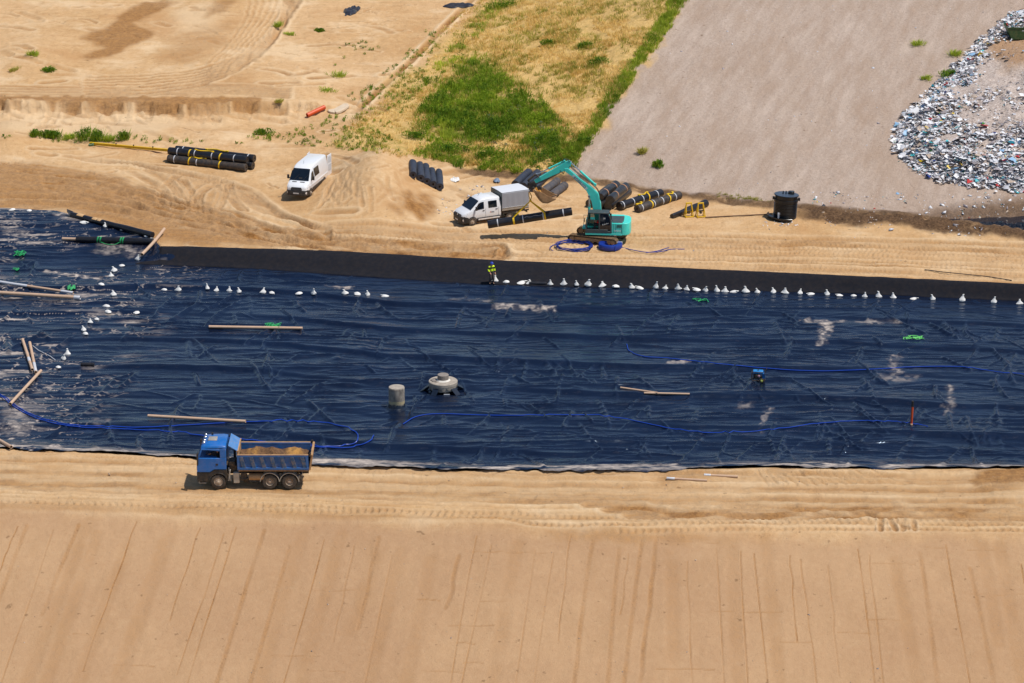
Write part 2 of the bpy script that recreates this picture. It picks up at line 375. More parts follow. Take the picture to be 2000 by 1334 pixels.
for k in range(5):
    rut([(1330, 488+k*5), (1600, 470+k*7), (1800, 476+k*10), (2080, 500+k*12)], 0, .35, .04, .028, .2)
for k in range(12):   # truck road along the near edge
    y0 = 908+k*8.0; rut([(-80, y0-14), (300, y0-4+rs.uniform(-3, 3)), (700, y0+10+rs.uniform(-3, 3)), (1100, y0+18+rs.uniform(-4, 4)), (1600, y0+22+rs.uniform(-3, 3)), (2080, y0+26)], rs.choice([0, 0, 2.0]), rs.choice([.2, .35, .55]), rs.uniform(.02, .07), 0, rs.uniform(.2, .55), jit=.12)
rut([(-80, 975), (300, 986), (620, 990), (950, 1010), (1100, 1025), (1500, 1020), (2080, 1026)], 0, .3, .04, .045, .3, pitch=.5)
rut([(500, 996), (900, 1000), (1250, 1012), (1500, 1014), (2080, 1016)], 0, .28, .035, .04, .25, pitch=.5)
rut([(1200, 1038), (1500, 1032), (2080, 1036)], 0, .3, .03, .04, .25, pitch=.5)
rut([(-80, 868), (200, 893), (500, 912), (760, 925)], 0, .2, .04, .02, .2)
for k in range(3): rut([(1150+k*40, 985+k*9), (1400, 994+k*7), (1700, 990+k*8), (2080, 992+k*9)], 0, .55, .12, 0, .7, jit=.3)
for k in range(16): rut([(1480+k*16, 925+rs.uniform(-3, 3)), (1500+k*19, 945)], 0, .12, .06, 0, .4)
for q in (1720, 1738, 1762, 1783): rut([(q, 1014), (q+rs.uniform(-14, 14), 1036)], 0, .2, .09, 0, .6)
for q in (0, 22): rut([(1745+q*.3, 1016), (1776+q*.3, 1034)], 0, .2, .09, 0, .5)
# upper left sand flat
for k in range(7):
    o = k*5.5; rut([(170, 150+o), (300, 146+o), (420, 126+o*.9), (500, 92+o*.6), (548, 40+o*.5), (560+o*1.2, -20)], 0, .38, .08, 0, .45, jit=.15)
for k in range(8): rut([(380+k*14, 150-k*2), (440+k*10, 90), (480+k*12, 30), (490+k*14, -20)], 0, .2, .03, 0, .2, jit=.2)
for k in range(5): rut([(0, 168+k*5), (200, 172+k*4), (420, 165+k*4), (560, 175+k*4)], 0, .45, .07, 0, .4, jit=.15)
rut([(930, -10), (860, 60), (790, 130), (720, 195), (690, 220)], 0, .45, .16, 0, .75)
for k in range(26):
    a = (rs.uniform(-20, 460), rs.uniform(212, 250)); rut([a, (a[0]+rs.uniform(-40, 40), a[1]+rs.uniform(6, 16))], 0, .25, .08, 0, .3)
for k in range(18):   # mound flank
    a = (rs.uniform(650, 780), rs.uniform(335, 365)); rut([a, (a[0]+(a[0]-735)*.25+rs.uniform(-8, 22), a[1]+25), (a[0]+(a[0]-735)*.5+rs.uniform(0, 30), a[1]+48)], 0, .22, .05, 0, .22)
# grader lines down the near bank
k = 0; xp = -120.0
while xp < 2150:
    xp += rs.uniform(14, 60); top = 1006+.028*xp+rs.uniform(0, 60)
    a = G(xp, top); ln = rs.uniform(5, 22) if rs.random() < .45 else 40
    dirx = -.085-.05*rs.random()+(.10 if xp > 1300 else 0)
    q = [(a.x+dirx*ln*t+rs.uniform(-.06, .06), a.y-ln*t, 0) for t in (0, .12, .3, .45, .6, .8, 1)]
    kind = rs.random()
    if kind < .12: rut(q, 0, .17, .015, .03, .3, px=False, pitch=.36)
    elif kind < .22: rut(q, 0, .17, .03, 0, .4, px=False, jit=.08, n=4)
    elif kind < .5: rut(q, 0, .5, .02, 0, .16, px=False, n=4)
    else: rut(q, 0, .05, .05, 0, rs.uniform(.3, .7), px=False, n=4, berm=.7)
for k in range(22):
    a = (rs.uniform(0, 2000), rs.uniform(1050, 1330)); l = rs.uniform(30, 160); rut([a, (a[0]+l*.5, a[1]+rs.uniform(-1, 3)), (a[0]+l, a[1]+rs.uniform(-1, 4))], 0, .06, .03, 0, .35)
for k in range(230):   # scuffs and odd tyre marks
    if k < 120: a = (rs.uniform(-20, 1250), rs.uniform(285, 480)); 
    else: a = (rs.uniform(-20, 760), rs.uniform(5, 260))
    if a[1] > 400 and a[0] < 320: continue
    an = rs.uniform(-.5, .9); l = rs.uniform(18, 90); c_ = rs.uniform(-10, 10)
    rut([a, (a[0]+l*.5*math.cos(an), a[1]+l*.14*math.sin(an)+c_*.3), (a[0]+l*math.cos(an), a[1]+l*.34*math.sin(an)+c_*.3)], 0, rs.choice([.16, .3, .5]), rs.uniform(.04, .12), 0, rs.uniform(.15, .5), n=4, jit=.15)
Z += RUT
# broken roughness
inner = (np.abs(uc)[None, :] < 1.2)
rough = .14*(fbm(X*.45, Y*.45, 4, 1)-.5)+.13*(fbm(X*1.5, Y*1.0, 3, 4)-.5)+.10*(fbm(X*.35, Y*1.3, 3, 6)-.5)
rough = rough*(1-.55*att['fore'])*(1-.3*gr)
rough += att['dirt']*.75*(fbm(X*1.1, Y*.9, 4, 3)-.45)
rough += att['trash']*.55*(fbm(X*.9, Y*.8, 4, 5)-.5)
rough += sst(6, -3, sdpoly(X, Y, poly_w(VEG0)))*.7*(fbm(X*.5, Y*.4, 3, 1)-.4)
rough += att['straw']*.4*(fbm(X*.8, Y*.8, 4, 6)-.5)
sc_ = np.exp(-((Y-LS(X)+.6)/1.1)**2)*(1-sst(-22, -17, X))
rough += sc_*.9*(fbm(X*1.0, Y*2.2, 4, 2)-.5)
lcell = sst(-.4, .2, Y-L2(X))*sst(.4, -.1, Y-L4(X))
edge = np.exp(-((Y-L2(X)+1.1)/.6)**2)
rough += edge*.28*fbm(X*.5, Y*.9, 4, 7)
rough = rough*(1-lcell)-.25*sst(-.05, .35, Y-L2(X))*sst(.05, -.35, Y-L4(X))
Z += np.where(inner, rough, 0)
att['damp_shade'] = np.maximum(att['damp_shade'], TR*.9)
gm, nt, bs = newmat('sandy_ground')
tc = N(nt, 'ShaderNodeTexCoord'); ov = tc.outputs['Object']
def A(n): return N(nt, 'ShaderNodeAttribute', attribute_name=n).outputs['Fac']
nbig = noise(nt, ov, .06, 5, .6); nmid = noise(nt, ov, .5, 6, .65); nx = noise(nt, ov, .55, 6, .7, (.22, 1.3, 1)); nf = noise(nt, ov, 5.0, 5, .7); ng = noise(nt, ov, 4.0, 8, .9, (1, .6, 1)); nsp = noise(nt, ov, 2.2, 6, .8)
c = mixc(nt, ramp(nt, nbig, .35, .65), S(226, 182, 130, .74), S(231, 190, 142, .78))
c = mixc(nt, math_(nt, 'MULTIPLY', ramp(nt, nx, .5, .72), .38), c, S(190, 140, 86, .72))
c = mixc(nt, math_(nt, 'MULTIPLY', ramp(nt, nsp, .52, .72), .6), c, S(188, 138, 84, .72))
c = mixc(nt, math_(nt, 'MULTIPLY', ramp(nt, nsp, .46, .3), .55), c, S(244, 212, 170, .82))
c = mixc(nt, math_(nt, 'MULTIPLY', ramp(nt, nmid, .55, .8), .4), c, S(240, 208, 166, .8))
np2 = noise(nt, ov, .14, 6, .65)
c = mixc(nt, math_(nt, 'MULTIPLY', ramp(nt, np2, .52, .66), .55), c, S(204, 154, 102, .76))
c = mixc(nt, math_(nt, 'MULTIPLY', ramp(nt, np2, .46, .34), .6), c, S(242, 212, 172, .84))
c = mixc(nt, A('pale'), c, S(238, 208, 168, .82))
cf = mixc(nt, ramp(nt, nbig, .38, .62), S(196, 156, 118, .73), S(206, 167, 127, .75))
nst = noise(nt, ov, .7, 5, .6, (1.0, .06, 1))
cf = mixc(nt, math_(nt, 'MULTIPLY', ramp(nt, nst, .5, .75), .35), cf, S(180, 142, 102, .76))
cf = mixc(nt, math_(nt, 'MULTIPLY', ramp(nt, nmid, .6, .8), .3), cf, S(214, 181, 140, .76))
cf = mixc(nt, math_(nt, 'MULTIPLY', ramp(nt, nsp, .5, .72), .38), cf, S(184, 140, 102, .74))
cf = mixc(nt, math_(nt, 'MULTIPLY', ramp(nt, nsp, .46, .3), .3), cf, S(220, 184, 146, .75))
c = mixc(nt, A('fore'), c, cf)
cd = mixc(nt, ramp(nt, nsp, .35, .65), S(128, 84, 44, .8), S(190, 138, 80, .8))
c = mixc(nt, math_(nt, 'MULTIPLY', A('damp_shade'), math_(nt, 'ADD', ramp(nt, nx, .2, .7), .5, True), True), c, cd)
cg = mixc(nt, ramp(nt, ng, .36, .66), S(178, 157, 141, .78), S(210, 188, 171, .82))
vr = N(nt, 'ShaderNodeVectorRotate', rotation_type='Z_AXIS'); vr.inputs['Angle'].default_value = R(17); nt.links.new(ov, vr.inputs['Vector'])
nds = noise(nt, vr.outputs[0], .8, 5, .65, (1, .06, 1))
cg = mixc(nt, math_(nt, 'MULTIPLY', ramp(nt, nds, .48, .7), .55), cg, S(178, 150, 128, .76))
cg = mixc(nt, math_(nt, 'MULTIPLY', ramp(nt, nds, .47, .32), .35), cg, S(222, 202, 186, .82))
cg = mixc(nt, math_(nt, 'MULTIPLY', ramp(nt, noise(nt, ov, .3, 4, .6, (1.6, .35, 1)), .45, .75), .5), cg, S(184, 156, 132, .74))
c = mixc(nt, A('gravel'), c, cg)
cs = mixc(nt, ramp(nt, nf, .35, .65), S(208, 166, 92, .8), S(238, 202, 136, .84))
cs = mixc(nt, math_(nt, 'MULTIPLY', ramp(nt, nmid, .52, .68), .55), cs, S(150, 140, 62, .78))
c = mixc(nt, A('straw'), c, cs)
c = mixc(nt, math_(nt, 'MULTIPLY', A('veg'), ramp(nt, nmid, .3, .5), True), c, S(112, 116, 44, .75))
cm = mixc(nt, ramp(nt, nf, .3, .7), S(66, 47, 34, .8), S(134, 104, 76, .8))
c = mixc(nt, math_(nt, 'MULTIPLY', A('dirt'), ramp(nt, nmid, .2, .42), True), c, cm)
ct = mixc(nt, ramp(nt, nf, .35, .65), S(170, 150, 138, .82), S(220, 206, 196, .88))
c = mixc(nt, A('trash'), c, ct)
c = mixc(nt, math_(nt, 'MULTIPLY', ramp(nt, noise(nt, ov, 1.6, 3, .5), .69, .75), .55), c, S(120, 92, 64, .8))
nt.links.new(c, bs.inputs['Base Color']); bs.inputs['Roughness'].default_value = .95; bs.inputs['Specular IOR Level'].default_value = .15
bp = N(nt, 'ShaderNodeBump'); bp.inputs['Strength'].default_value = .9; bp.inputs['Distance'].default_value = .2
hsum = math_(nt, 'ADD', math_(nt, 'MULTIPLY', nx, .45), math_(nt, 'ADD', math_(nt, 'MULTIPLY', nf, .3), math_(nt, 'ADD', math_(nt, 'MULTIPLY', nsp, .9), math_(nt, 'MULTIPLY', nmid, .5))))
hsum = math_(nt, 'MULTIPLY', hsum, math_(nt, 'SUBTRACT', 1.0, math_(nt, 'MULTIPLY', A('fore'), .5)))
nt.links.new(hsum, bp.inputs['Height']); nt.links.new(bp.outputs[0], bs.inputs['Normal'])
vegpoly = [(905, 128), (940, 122), (985, 170), (1045, 218), (1085, 268), (1095, 310), (1050, 295), (1000, 268), (930, 275), (865, 275), (840, 255), (855, 215), (882, 170)]
blot(vegpoly, .75, 1.5, .4, 2.5, 'veg', 2)
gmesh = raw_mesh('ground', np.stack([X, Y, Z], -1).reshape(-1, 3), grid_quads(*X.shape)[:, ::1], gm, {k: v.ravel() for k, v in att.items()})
gmesh['kind'] = 'structure'
# pond
mw, nt, b = newmat('pond_water'); b.inputs['Base Color'].default_value = S(20, 34, 52, .6); b.inputs['Roughness'].default_value = .06
bp = N(nt, 'ShaderNodeBump'); bp.inputs['Strength'].default_value = .15; tc = N(nt, 'ShaderNodeTexCoord'); nt.links.new(noise(nt, tc.outputs['Object'], 3, 3), bp.inputs['Height']); nt.links.new(bp.outputs[0], b.inputs['Normal'])
pm = MB(); cx = sum(p[0] for p in POND)/len(POND); cy = sum(p[1] for p in POND)/len(POND)
pm.add([(cx+(p[0]-cx)*1.15, cy+(p[1]-cy)*1.6, 0) for p in POND], [tuple(range(len(POND)))])
pz = float(H0(np.array(POND[6][0]+.0), np.array(P(2000, 428, -.3)[1]+.0)))+.22
wo = pm.build('pond', mw, smooth=0); wo.location.z = -.13; wo['kind'] = 'structure'
# ------------------------------------------------------------------ the liner in the cell
_fs = random.Random(3); FOLDS = []
for k in range(440):
    x = _fs.uniform(-48, 50); y = _fs.uniform(197, 251); l = _fs.uniform(2.0, 8.5); s = _fs.choice([-1, 1, 1])*_fs.uniform(.02, .55)
    FOLDS.append(((x, y), (x+l*s, y+l), _fs.uniform(.13, .25), _fs.uniform(.10, .19)))
    if k % 4 == 0: xx_ = _fs.uniform(-48, 50); yy_ = _fs.uniform(197, 250); FOLDS.append(((xx_, yy_), (xx_+_fs.uniform(2, 6)*_fs.choice([-1, 1]), yy_+_fs.uniform(.8, 3)), _fs.uniform(.16, .26), _fs.uniform(.05, .09)))
    if _fs.random() < .3: FOLDS.append(((x+l*s, y+l), (x+l*s+_fs.uniform(1, 3)*(-1 if s > 0 else 1), y+l-_fs.uniform(1, 4)), _fs.uniform(.1, .18), _fs.uniform(.05, .12)))
def wrinkle(x, y):
    sh = np.shape(x); xf = np.asarray(x, float).ravel(); yf = np.asarray(y, float).ravel()
    yy = yf-.06*xf*0+1.0*(fbm(xf*.09, yf*.12, 3, 1)-.5)+.35*(fbm(xf*.5, yf*.4, 2, 5)-.5)
    def rg(n): return 1-np.abs(2*n-1)
    amp = .6+.9*sst(.3, .7, fbm(xf*.06, yf*.09, 3, 6))
    r1 = rg(fbm(xf*.075, yy*.5, 1, 2))**6; r2 = rg(fbm(xf*.12+9, yy*.85, 2, 3))**4; r3 = rg(fbm(xf*.26+3, yy*1.5, 2, 4))**3
    r4 = rg(fbm(xf*.9+5, yy*1.9+xf*.3, 2, 5))**2
    z = .10*r1*amp+.095*r2*amp+.06*r3*amp+.024*r4
    q = (yf-L3(xf)+.7*(fbm(xf*.12, yf*.0+2, 3, 7)-.5)*2+.25*(fbm(xf*.9, yf*.2, 2, 3)-.5))/6.6
    ds = (q-np.round(q))*6.6
    near = np.round(q) < 0
    sm = near*(.45+.9*sst(.3, .6, fbm(xf*.05, yf*0+np.round(q)*3, 2, 4)))
    z = z*(1-.75*np.exp(-(ds/.7)**2))+sm*.24*sst(-.45, .35, ds)*np.exp(-np.maximum(ds, 0)/1.8)
    xo, yo = xf, yf
    xf = xf+.8*(fbm(xf*.28, yf*.22, 3, 2)-.5); yf = yf+.8*(fbm(xo*.3, yo*.3, 2, 6)-.5)
    o = np.argsort(xf); xs = xf[o]
    for a, b, w_, h in FOLDS:
        x0, x1 = min(a[0], b[0])-.7, max(a[0], b[0])+.7
        k = o[np.searchsorted(xs, x0):np.searchsorted(xs, x1)]
        if not len(k): continue
        m = (yf[k] > min(a[1], b[1])-.7) & (yf[k] < max(a[1], b[1])+.7); k = k[m]
        if not len(k): continue
        L = math.hypot(b[0]-a[0], b[1]-a[1]); d, t, _ = segdist(xf[k], yf[k], a, b)
        z[k] = np.maximum(z[k], z[k]*.55+h*1.25*np.exp(-(d/w_)**2)*sst(0, .25*L, t+.05)*sst(L, .75*L, t-.05))
    return z.reshape(sh)
def HL(x, y): return H0(x, y)+wrinkle(x, y)
xs = np.linspace(-56, 60, int(1450*RES)); vs = np.linspace(0, 1, int(560*RES))
xe = xs+0; lo = L2(xs)-.25+1.0*(fbm(xs*.45, xs*0+1, 5, 1)-.5)*2; hi = L4(xs)-.12+.3*(fbm(xs*.6, xs*0+5, 3, 2)-.5)
vv = vs**1.12
XL = np.repeat(xs[None, :], len(vs), 0); YL = lo[None, :]+(hi-lo)[None, :]*vv[:, None]
flat = np.minimum(1, np.minimum((YL-lo[None, :])/1.2, (hi[None, :]-YL)/.8)*.85+.15)
flat = flat*(1-sst(-.5, .3, YL-L3(XL))*sst(-29.6, -28.4, XL)*.97)
ZL = H0(XL, YL)+wrinkle(XL, YL)*flat+.02+.16*np.exp(-((YL-L2(XL)+.3)/.7)**2)*(.4+1.2*fbm(XL*.8, YL*1.5, 3, 2))
att2 = np.zeros_like(ZL)
leftz = sst(-27.0, -33.5, XL+4*(fbm(XL*.3, YL*.2, 3, 3)-.5)+(YL-L2(XL)-20)*-.10)
lo_fold = 1-sst(.02, .12, wrinkle(XL, YL))
stk = fbm(XL*.35, YL*1.7, 4, 2)
att2 = leftz*np.maximum(sst(.60, .70, stk)*(.35+.65*lo_fold), sst(.022, .004, np.abs(fbm(XL*.55, YL*1.3, 3, 6)-.5))*.9)*sst(.34, .55, fbm(XL*.16, YL*.3, 3, 1))*.9
nearedge = np.exp(-((YL-L2(XL)-.3)/.8)**2)*sst(.40, .58, fbm(XL*.5, YL*1.6, 4, 5)); att2 = np.maximum(att2, nearedge*.95)
def lblot(px, amt, edge=.6, f=1.2, s=1):
    global att2
    pg = [tuple(a[:2]) for a in hits([p[0] for p in px], [p[1] for p in px])]
    d = sdpoly(XL, YL, pg)+.55*(fbm(XL*f*1.6, YL*f*1.2, 4, s)-.5)*2
    att2 = np.maximum(att2, amt*sst(edge*.6, -edge*.6, d)*(.15+.85*sst(.36, .58, fbm(XL*2.2, YL*1.6, 4, 4))))
lblot([(1604, 628), (1626, 628), (1614, 675), (1597, 678)], 1, .5)
lblot([(1560, 626), (1760, 630), (1760, 634), (1560, 631)], .55, .5, .9)
lblot([(1745, 698), (1765, 700), (1752, 715), (1760, 735), (1745, 740), (1740, 715)], .9, .6)
lblot([(1720, 735), (1790, 738), (1770, 748), (1725, 744)], .4, .8)
lblot([(1853, 752), (1860, 755), (1856, 800), (1845, 815), (1850, 780)], .65, .5)
lblot([(1503, 795), (1508, 797), (1490, 840), (1484, 850), (1490, 825)], .6, .3)
lblot([(970, 600), (1080, 604), (1080, 610), (970, 607)], .8, .5)
lblot([(880, 588), (960, 592), (960, 596), (880, 592)], .35, .6)
lblot([(1298, 712), (1340, 711), (1335, 718), (1300, 719)], .85, .4)
lblot([(1450, 788), (1470, 788), (1465, 800), (1445, 800)], .4, .5)
lblot([(110, 418), (160, 412), (170, 432), (120, 428)], .8, .8)
lblot([(200, 470), (290, 490), (270, 505), (190, 495)], .5, 1.0)
lblot([(5, 452), (60, 455), (60, 462), (5, 460)], .7, .7)
lblot([(90, 530), (200, 545), (200, 550), (90, 534)], .9, .3)
lblot([(190, 822), (210, 824), (205, 834), (190, 832)], .4, .6)
lblot([(10, 800), (60, 780), (50, 840), (20, 860)], .6, 1.6)
lblot([(635, 563), (690, 565), (690, 569), (635, 568)], .9, .25)
lm, nt, bs = newmat('black_liner')
tc = N(nt, 'ShaderNodeTexCoord'); ov = tc.outputs['Object']
da = N(nt, 'ShaderNodeAttribute', attribute_name='dust').outputs['Fac']
n1 = noise(nt, ov, .25, 4); n2 = noise(nt, ov, 2.5, 6, .75, (.5, 1.3, 1))
c = mixc(nt, ramp(nt, n1, .35, .65), (.0025, .006, .019, 1), (.0045, .011, .031, 1))
c = mixc(nt, math_(nt, 'MULTIPLY', ramp(nt, n2, .55, .85), .10), c, S(190, 170, 150, .6))
df = math_(nt, 'MULTIPLY', da, math_(nt, 'ADD', ramp(nt, n2, .32, .58), .0, True), True)
c = mixc(nt, df, c, S(220, 204, 190, .74))
nt.links.new(c, bs.inputs['Base Color'])
rr = mixc(nt, df, (.23, .23, .23, 1), (.9, .9, .9, 1)); nt.links.new(rr, bs.inputs['Roughness'])
bs.inputs['Specular IOR Level'].default_value = .5; bs.inputs['Specular Tint'].default_value = (.58, .76, 1, 1)
bp = N(nt, 'ShaderNodeBump'); bp.inputs['Strength'].default_value = .35; bp.inputs['Distance'].default_value = .06
nt.links.new(noise(nt, ov, 2.2, 5, .6, (.35, 1.2, 1)), bp.inputs['Height']); nt.links.new(bp.outputs[0], bs.inputs['Normal'])
liner = raw_mesh('liner_sheet', np.stack([XL, YL, ZL], -1).reshape(-1, 3), grid_quads(*XL.shape), lm, {'dust': att2.ravel()})
tag(liner, 'wrinkled dark navy plastic liner sheet covering the whole cell floor', 'liner sheet')
# matte geotextile strip along the far edge
xa = P(268, 512, -1)[0]; xs2 = np.linspace(xa-.1, 60, 1000); vs2 = np.linspace(0, 1, 46)
lo2 = L3(xs2)+.05+.16*(fbm(xs2*.8, xs2*0, 3, 1)-.5); hi2 = L4(np.maximum(xs2, P(318, 484, 0)[0]))+.22+.14*(fbm(xs2*1.1, xs2*0+2, 3, 2)-.5)
XS = np.repeat(xs2[None, :], 46, 0)+vs2[:, None]*np.linspace(1.9, 0, 1000)[None, :]; YS = lo2[None, :]+(hi2-lo2)[None, :]*vs2[:, None]
ZS = H0(XS, YS)+.10+.05*(fbm(XS*.8, YS*1.2, 3, 4)-.5)
ZS[0] -= .07; ZS[-1] -= .12
gt = mat('black_geotextile', S(34, 35, 42, .75), .95, var=.10, scale=1.6, bump=.25, spec=.12, dust=.02)
st = raw_mesh('geotextile_strip', np.stack([XS, YS, ZS], -1).reshape(-1, 3), grid_quads(*XS.shape), gt)
tag(st, 'matte black felt strip on the far bank between sand and liner', 'geotextile')
# ------------------------------------------------------------------ shared materials
M_TYRE = mat('tyre_rubber', S(78, 74, 70, .75), .85, var=.2, dust=.18, scale=4, spec=.2)
M_RIM = mat('dusty_rim', S(190, 172, 152, .8), .7, 0, dust=.3, scale=5)
M_DARK = mat('dark_plastic', S(34, 35, 38, .8), .55, var=.25, dust=.12)
M_CHASSIS = mat('chassis_steel', S(52, 50, 50, .7), .6, .2, dust=.3)
M_WHITE = mat('white_paint', S(238, 240, 244, .84), .35, var=.03, coat=.3, dust=.10, dustlow=1.1)
M_BLUE = mat('blue_paint', S(0, 106, 190, .8), .42, var=.08, coat=.2, dust=.10, scale=1.6)
M_BLUE2 = mat('worn_blue_paint', S(20, 98, 168, .75), .5, var=.2, dust=.15, scale=2.2)
M_RIB = mat('rib_paint', S(48, 84, 120, .75), .55, var=.2, dust=.35, scale=2.2)
M_TEAL = mat('teal_paint', S(66, 208, 194, 1.0), .4, var=.05, coat=.15, dust=.06, scale=2.0)
M_TEALD = mat('grey_green_paint', S(64, 84, 90, .6), .5, var=.1, dust=.1)
M_GLASS = mat('dark_window_glass', S(22, 34, 48, .5), .06, var=.2, spec=.6)
M_CHROME = mat('chrome', S(225, 228, 232, .85), .2, .9, var=.05)
M_SOILT = mat('dried_mud_steel', S(190, 148, 104, .7), .85, var=.3, scale=3, dust=.3)
M_ALU = mat('dull_aluminium', S(190, 186, 178, .7), .5, .3, dust=.3)
M_YEL = mat('yellow_webbing', S(244, 200, 20, .82), .7, var=.12, scale=5)
M_YPAINT = mat('yellow_paint', S(236, 190, 14, .8), .5, var=.12, dust=.15)
M_RED = mat('red_cloth', S(220, 30, 30, .7), .8)
M_LAMP = mat('lamp_glass', S(190, 198, 206, .7), .15, var=.1)
M_ORANGE = mat('orange_plastic', S(228, 84, 30, .8), .45, var=.08, dust=.1)
def glass():
    m, nt, b = newmat('clear_window_glass'); out = nt.nodes['Material Output']
    t = N(nt, 'ShaderNodeBsdfTransparent'); t.inputs[0].default_value = (.45, .5, .52, 1)
    g = N(nt, 'ShaderNodeBsdfGlossy'); g.inputs['Roughness'].default_value = .05
    f = N(nt, 'ShaderNodeFresnel'); f.inputs[0].default_value = 1.5; x = N(nt, 'ShaderNodeMixShader')
    nt.links.new(f.outputs[0], x.inputs[0]); nt.links.new(t.outputs[0], x.inputs[1]); nt.links.new(g.outputs[0], x.inputs[2]); nt.links.new(x.outputs[0], out.inputs[0]); return m
M_CLEAR = glass()
def wheel(parent, c, r, w, side, rim_r=.58, dual=False, mt=None):
    """tyre with a dished rim; side=+1 faces +y"""
    m = MB(); T = Matrix.Translation(c) @ Matrix.Rotation(R(-90)*side, 4, 'X')
    pr = [(r*rim_r, -w/2), (r*.9, -w/2), (r*.98, -w*.4), (r, -w*.25), (r, w*.25), (r*.98, w*.4), (r*.9, w/2), (r*rim_r, w/2)]
    m.lathe(pr, 28, T, cap=False)
    n = 26
    for i in range(n):
        a = 2*math.pi*i/n; m.box((r*.985*math.cos(a), r*.985*math.sin(a), (w*.17 if i % 2 else -w*.17)), (.05, r*.1, w*.55), T, rz=a)
    o = m.build('wheel', mt or M_TYRE, parent)
    q = MB(); d = -.02 if not dual else -.16
    q.lathe([(r*rim_r, w*.42), (r*rim_r*.92, w*.46), (r*rim_r*.86, w*.36), (r*.36, w/2+d-.02), (r*.34, w/2+d+.03), (r*.2, w/2+d+.03), (r*.17, w/2+d+.12), (0.01, w/2+d+.13)], 24, T, cap=False)
    for i in range(8):
        a = 2*math.pi*i/8; q.cyl((r*.28*math.cos(a), r*.28*math.sin(a), w/2+d), (r*.28*math.cos(a), r*.28*math.sin(a), w/2+d+.06), r*.03, n=6, M=T)
    q.build('rim', M_RIM, o); return o
# ------------------------------------------------------------------ people
def person_mesh(J, hand=True):
    V, E, Rr = [], [], []
    def add(p, r, par=None):
        V.append(p); Rr.append(r)
        if par is not None: E.append((par, len(V)-1))
        return len(V)-1
    pel = add(J['pelvis'], .135); sp = add(J['spine'], .13, pel); ch = add(J['chest'], .15, sp); nk = add(J['neck'], .058, ch)
    hd = add(J['head'], .085, nk); ht = add(J['top'], .075, hd)
    for s in 'LR':
        sh = add(J['sh'+s], .068, ch); el = add(J['el'+s], .048, sh); wr = add(J['wr'+s], .031, el)
        d = (Vector(J['wr'+s])-Vector(J['el'+s])).normalized(); sd = d.cross(Vector((1, .2, .1))).normalized()
        pm = add(tuple(Vector(J['wr'+s])+d*.06), .034, wr)
        for k, ln in enumerate((.075, .085, .08, .06)):
            b = Vector(V[pm])+sd*(k-1.5)*.02+d*.035; i1 = add(tuple(b), .0095, pm)
            i2 = add(tuple(b+d*ln*.5+Vector((.008, 0, 0))), .0088, i1); add(tuple(b+d*ln+Vector((.028, 0, 0))), .0078, i2)
        t = Vector(J['wr'+s])+d*.03+sd*.035; i1 = add(tuple(t), .012, pm); add(tuple(t+sd*.02+d*.045), .0095, i1)
        hp = add(J['hip'+s], .095, pel); kn = add(J['kn'+s], .062, hp); an = add(J['an'+s], .042, kn); fo = add(J['fo'+s], .04, an)
    return V, E, Rr
def skin(name, V, E, Rr, m, parent, grow=0.0, sub=2):
    me = bpy.data.meshes.new(name); me.from_pydata(V, E, []); o = bpy.data.objects.new(name, me); COL.objects.link(o)
    o.modifiers.new('skin', 'SKIN'); sv = me.skin_vertices[0].data
    for i, r in enumerate(Rr): sv[i].radius = (r+grow, r+grow)
    sv[0].use_root = True
    md = o.modifiers.new('sub', 'SUBSURF'); md.levels = sub; md.render_levels = sub
    dg = bpy.context.evaluated_depsgraph_get(); dg.update(); me2 = bpy.data.meshes.new_from_object(o.evaluated_get(dg)); bpy.data.objects.remove(o)
    me2.name = name; me2.materials.clear(); me2.materials.append(m); me2.polygons.foreach_set('use_smooth', [True]*len(me2.polygons))
    q = bpy.data.objects.new(name, me2); COL.objects.link(q)
    if parent: q.parent = parent
    return q
STAND = dict(pelvis=(0, 0, .96), spine=(.01, 0, 1.16), chest=(.02, 0, 1.36), neck=(.03, 0, 1.51), head=(.05, 0, 1.64), top=(.04, 0, 1.74),
 shL=(.01, .2, 1.42), elL=(-.03, .27, 1.16), wrL=(.12, .25, .95), shR=(.01, -.2, 1.42), elR=(-.02, -.28, 1.17), wrR=(.16, -.22, 1.0),
 hipL=(.0, .1, .9), knL=(.12, .12, .5), anL=(.02, .12, .09), foL=(.17, .14, .04), hipR=(0, -.1, .9), knR=(.06, -.11, .49), anR=(-.16, -.11, .1), foR=(-.01, -.13, .04))
SIT = dict(pelvis=(0, 0, .12), spine=(-.03, 0, .32), chest=(-.02, 0, .52), neck=(.0, 0, .68), head=(.03, 0, .81), top=(.02, 0, .91),
 shL=(-.02, .2, .58), elL=(.1, .26, .34), wrL=(.33, .2, .36), shR=(-.02, -.2, .58), elR=(.1, -.26, .34), wrR=(.33, -.2, .36),
 hipL=(.05, .1, .1), knL=(.44, .13, .14), anL=(.5, .13, -.28), foL=(.62, .13, -.32), hipR=(.05, -.1, .1), knR=(.44, -.13, .14), anR=(.5, -.13, -.28), foR=(.62, -.13, -.32))
M_SKIN = mat('skin', S(214, 158, 126, .75), .6, var=.06)
def seg_mat(name, bands, default):      # cloth dyed in bands of height (object z)
    m, nt, b = newmat(name); tc = N(nt, 'ShaderNodeTexCoord'); sx = N(nt, 'ShaderNodeSeparateXYZ'); nt.links.new(tc.outputs['Object'], sx.inputs[0])
    c = default
    for a, z, col in bands:
        f = math_(nt, 'MULTIPLY', math_(nt, 'GREATER_THAN', sx.outputs[2], a), math_(nt, 'LESS_THAN', sx.outputs[2], z)); c = mixc(nt, f, c, col)
    if hasattr(c, 'is_output'): nt.links.new(c, b.inputs['Base Color'])
    b.inputs['Roughness'].default_value = .85; return m
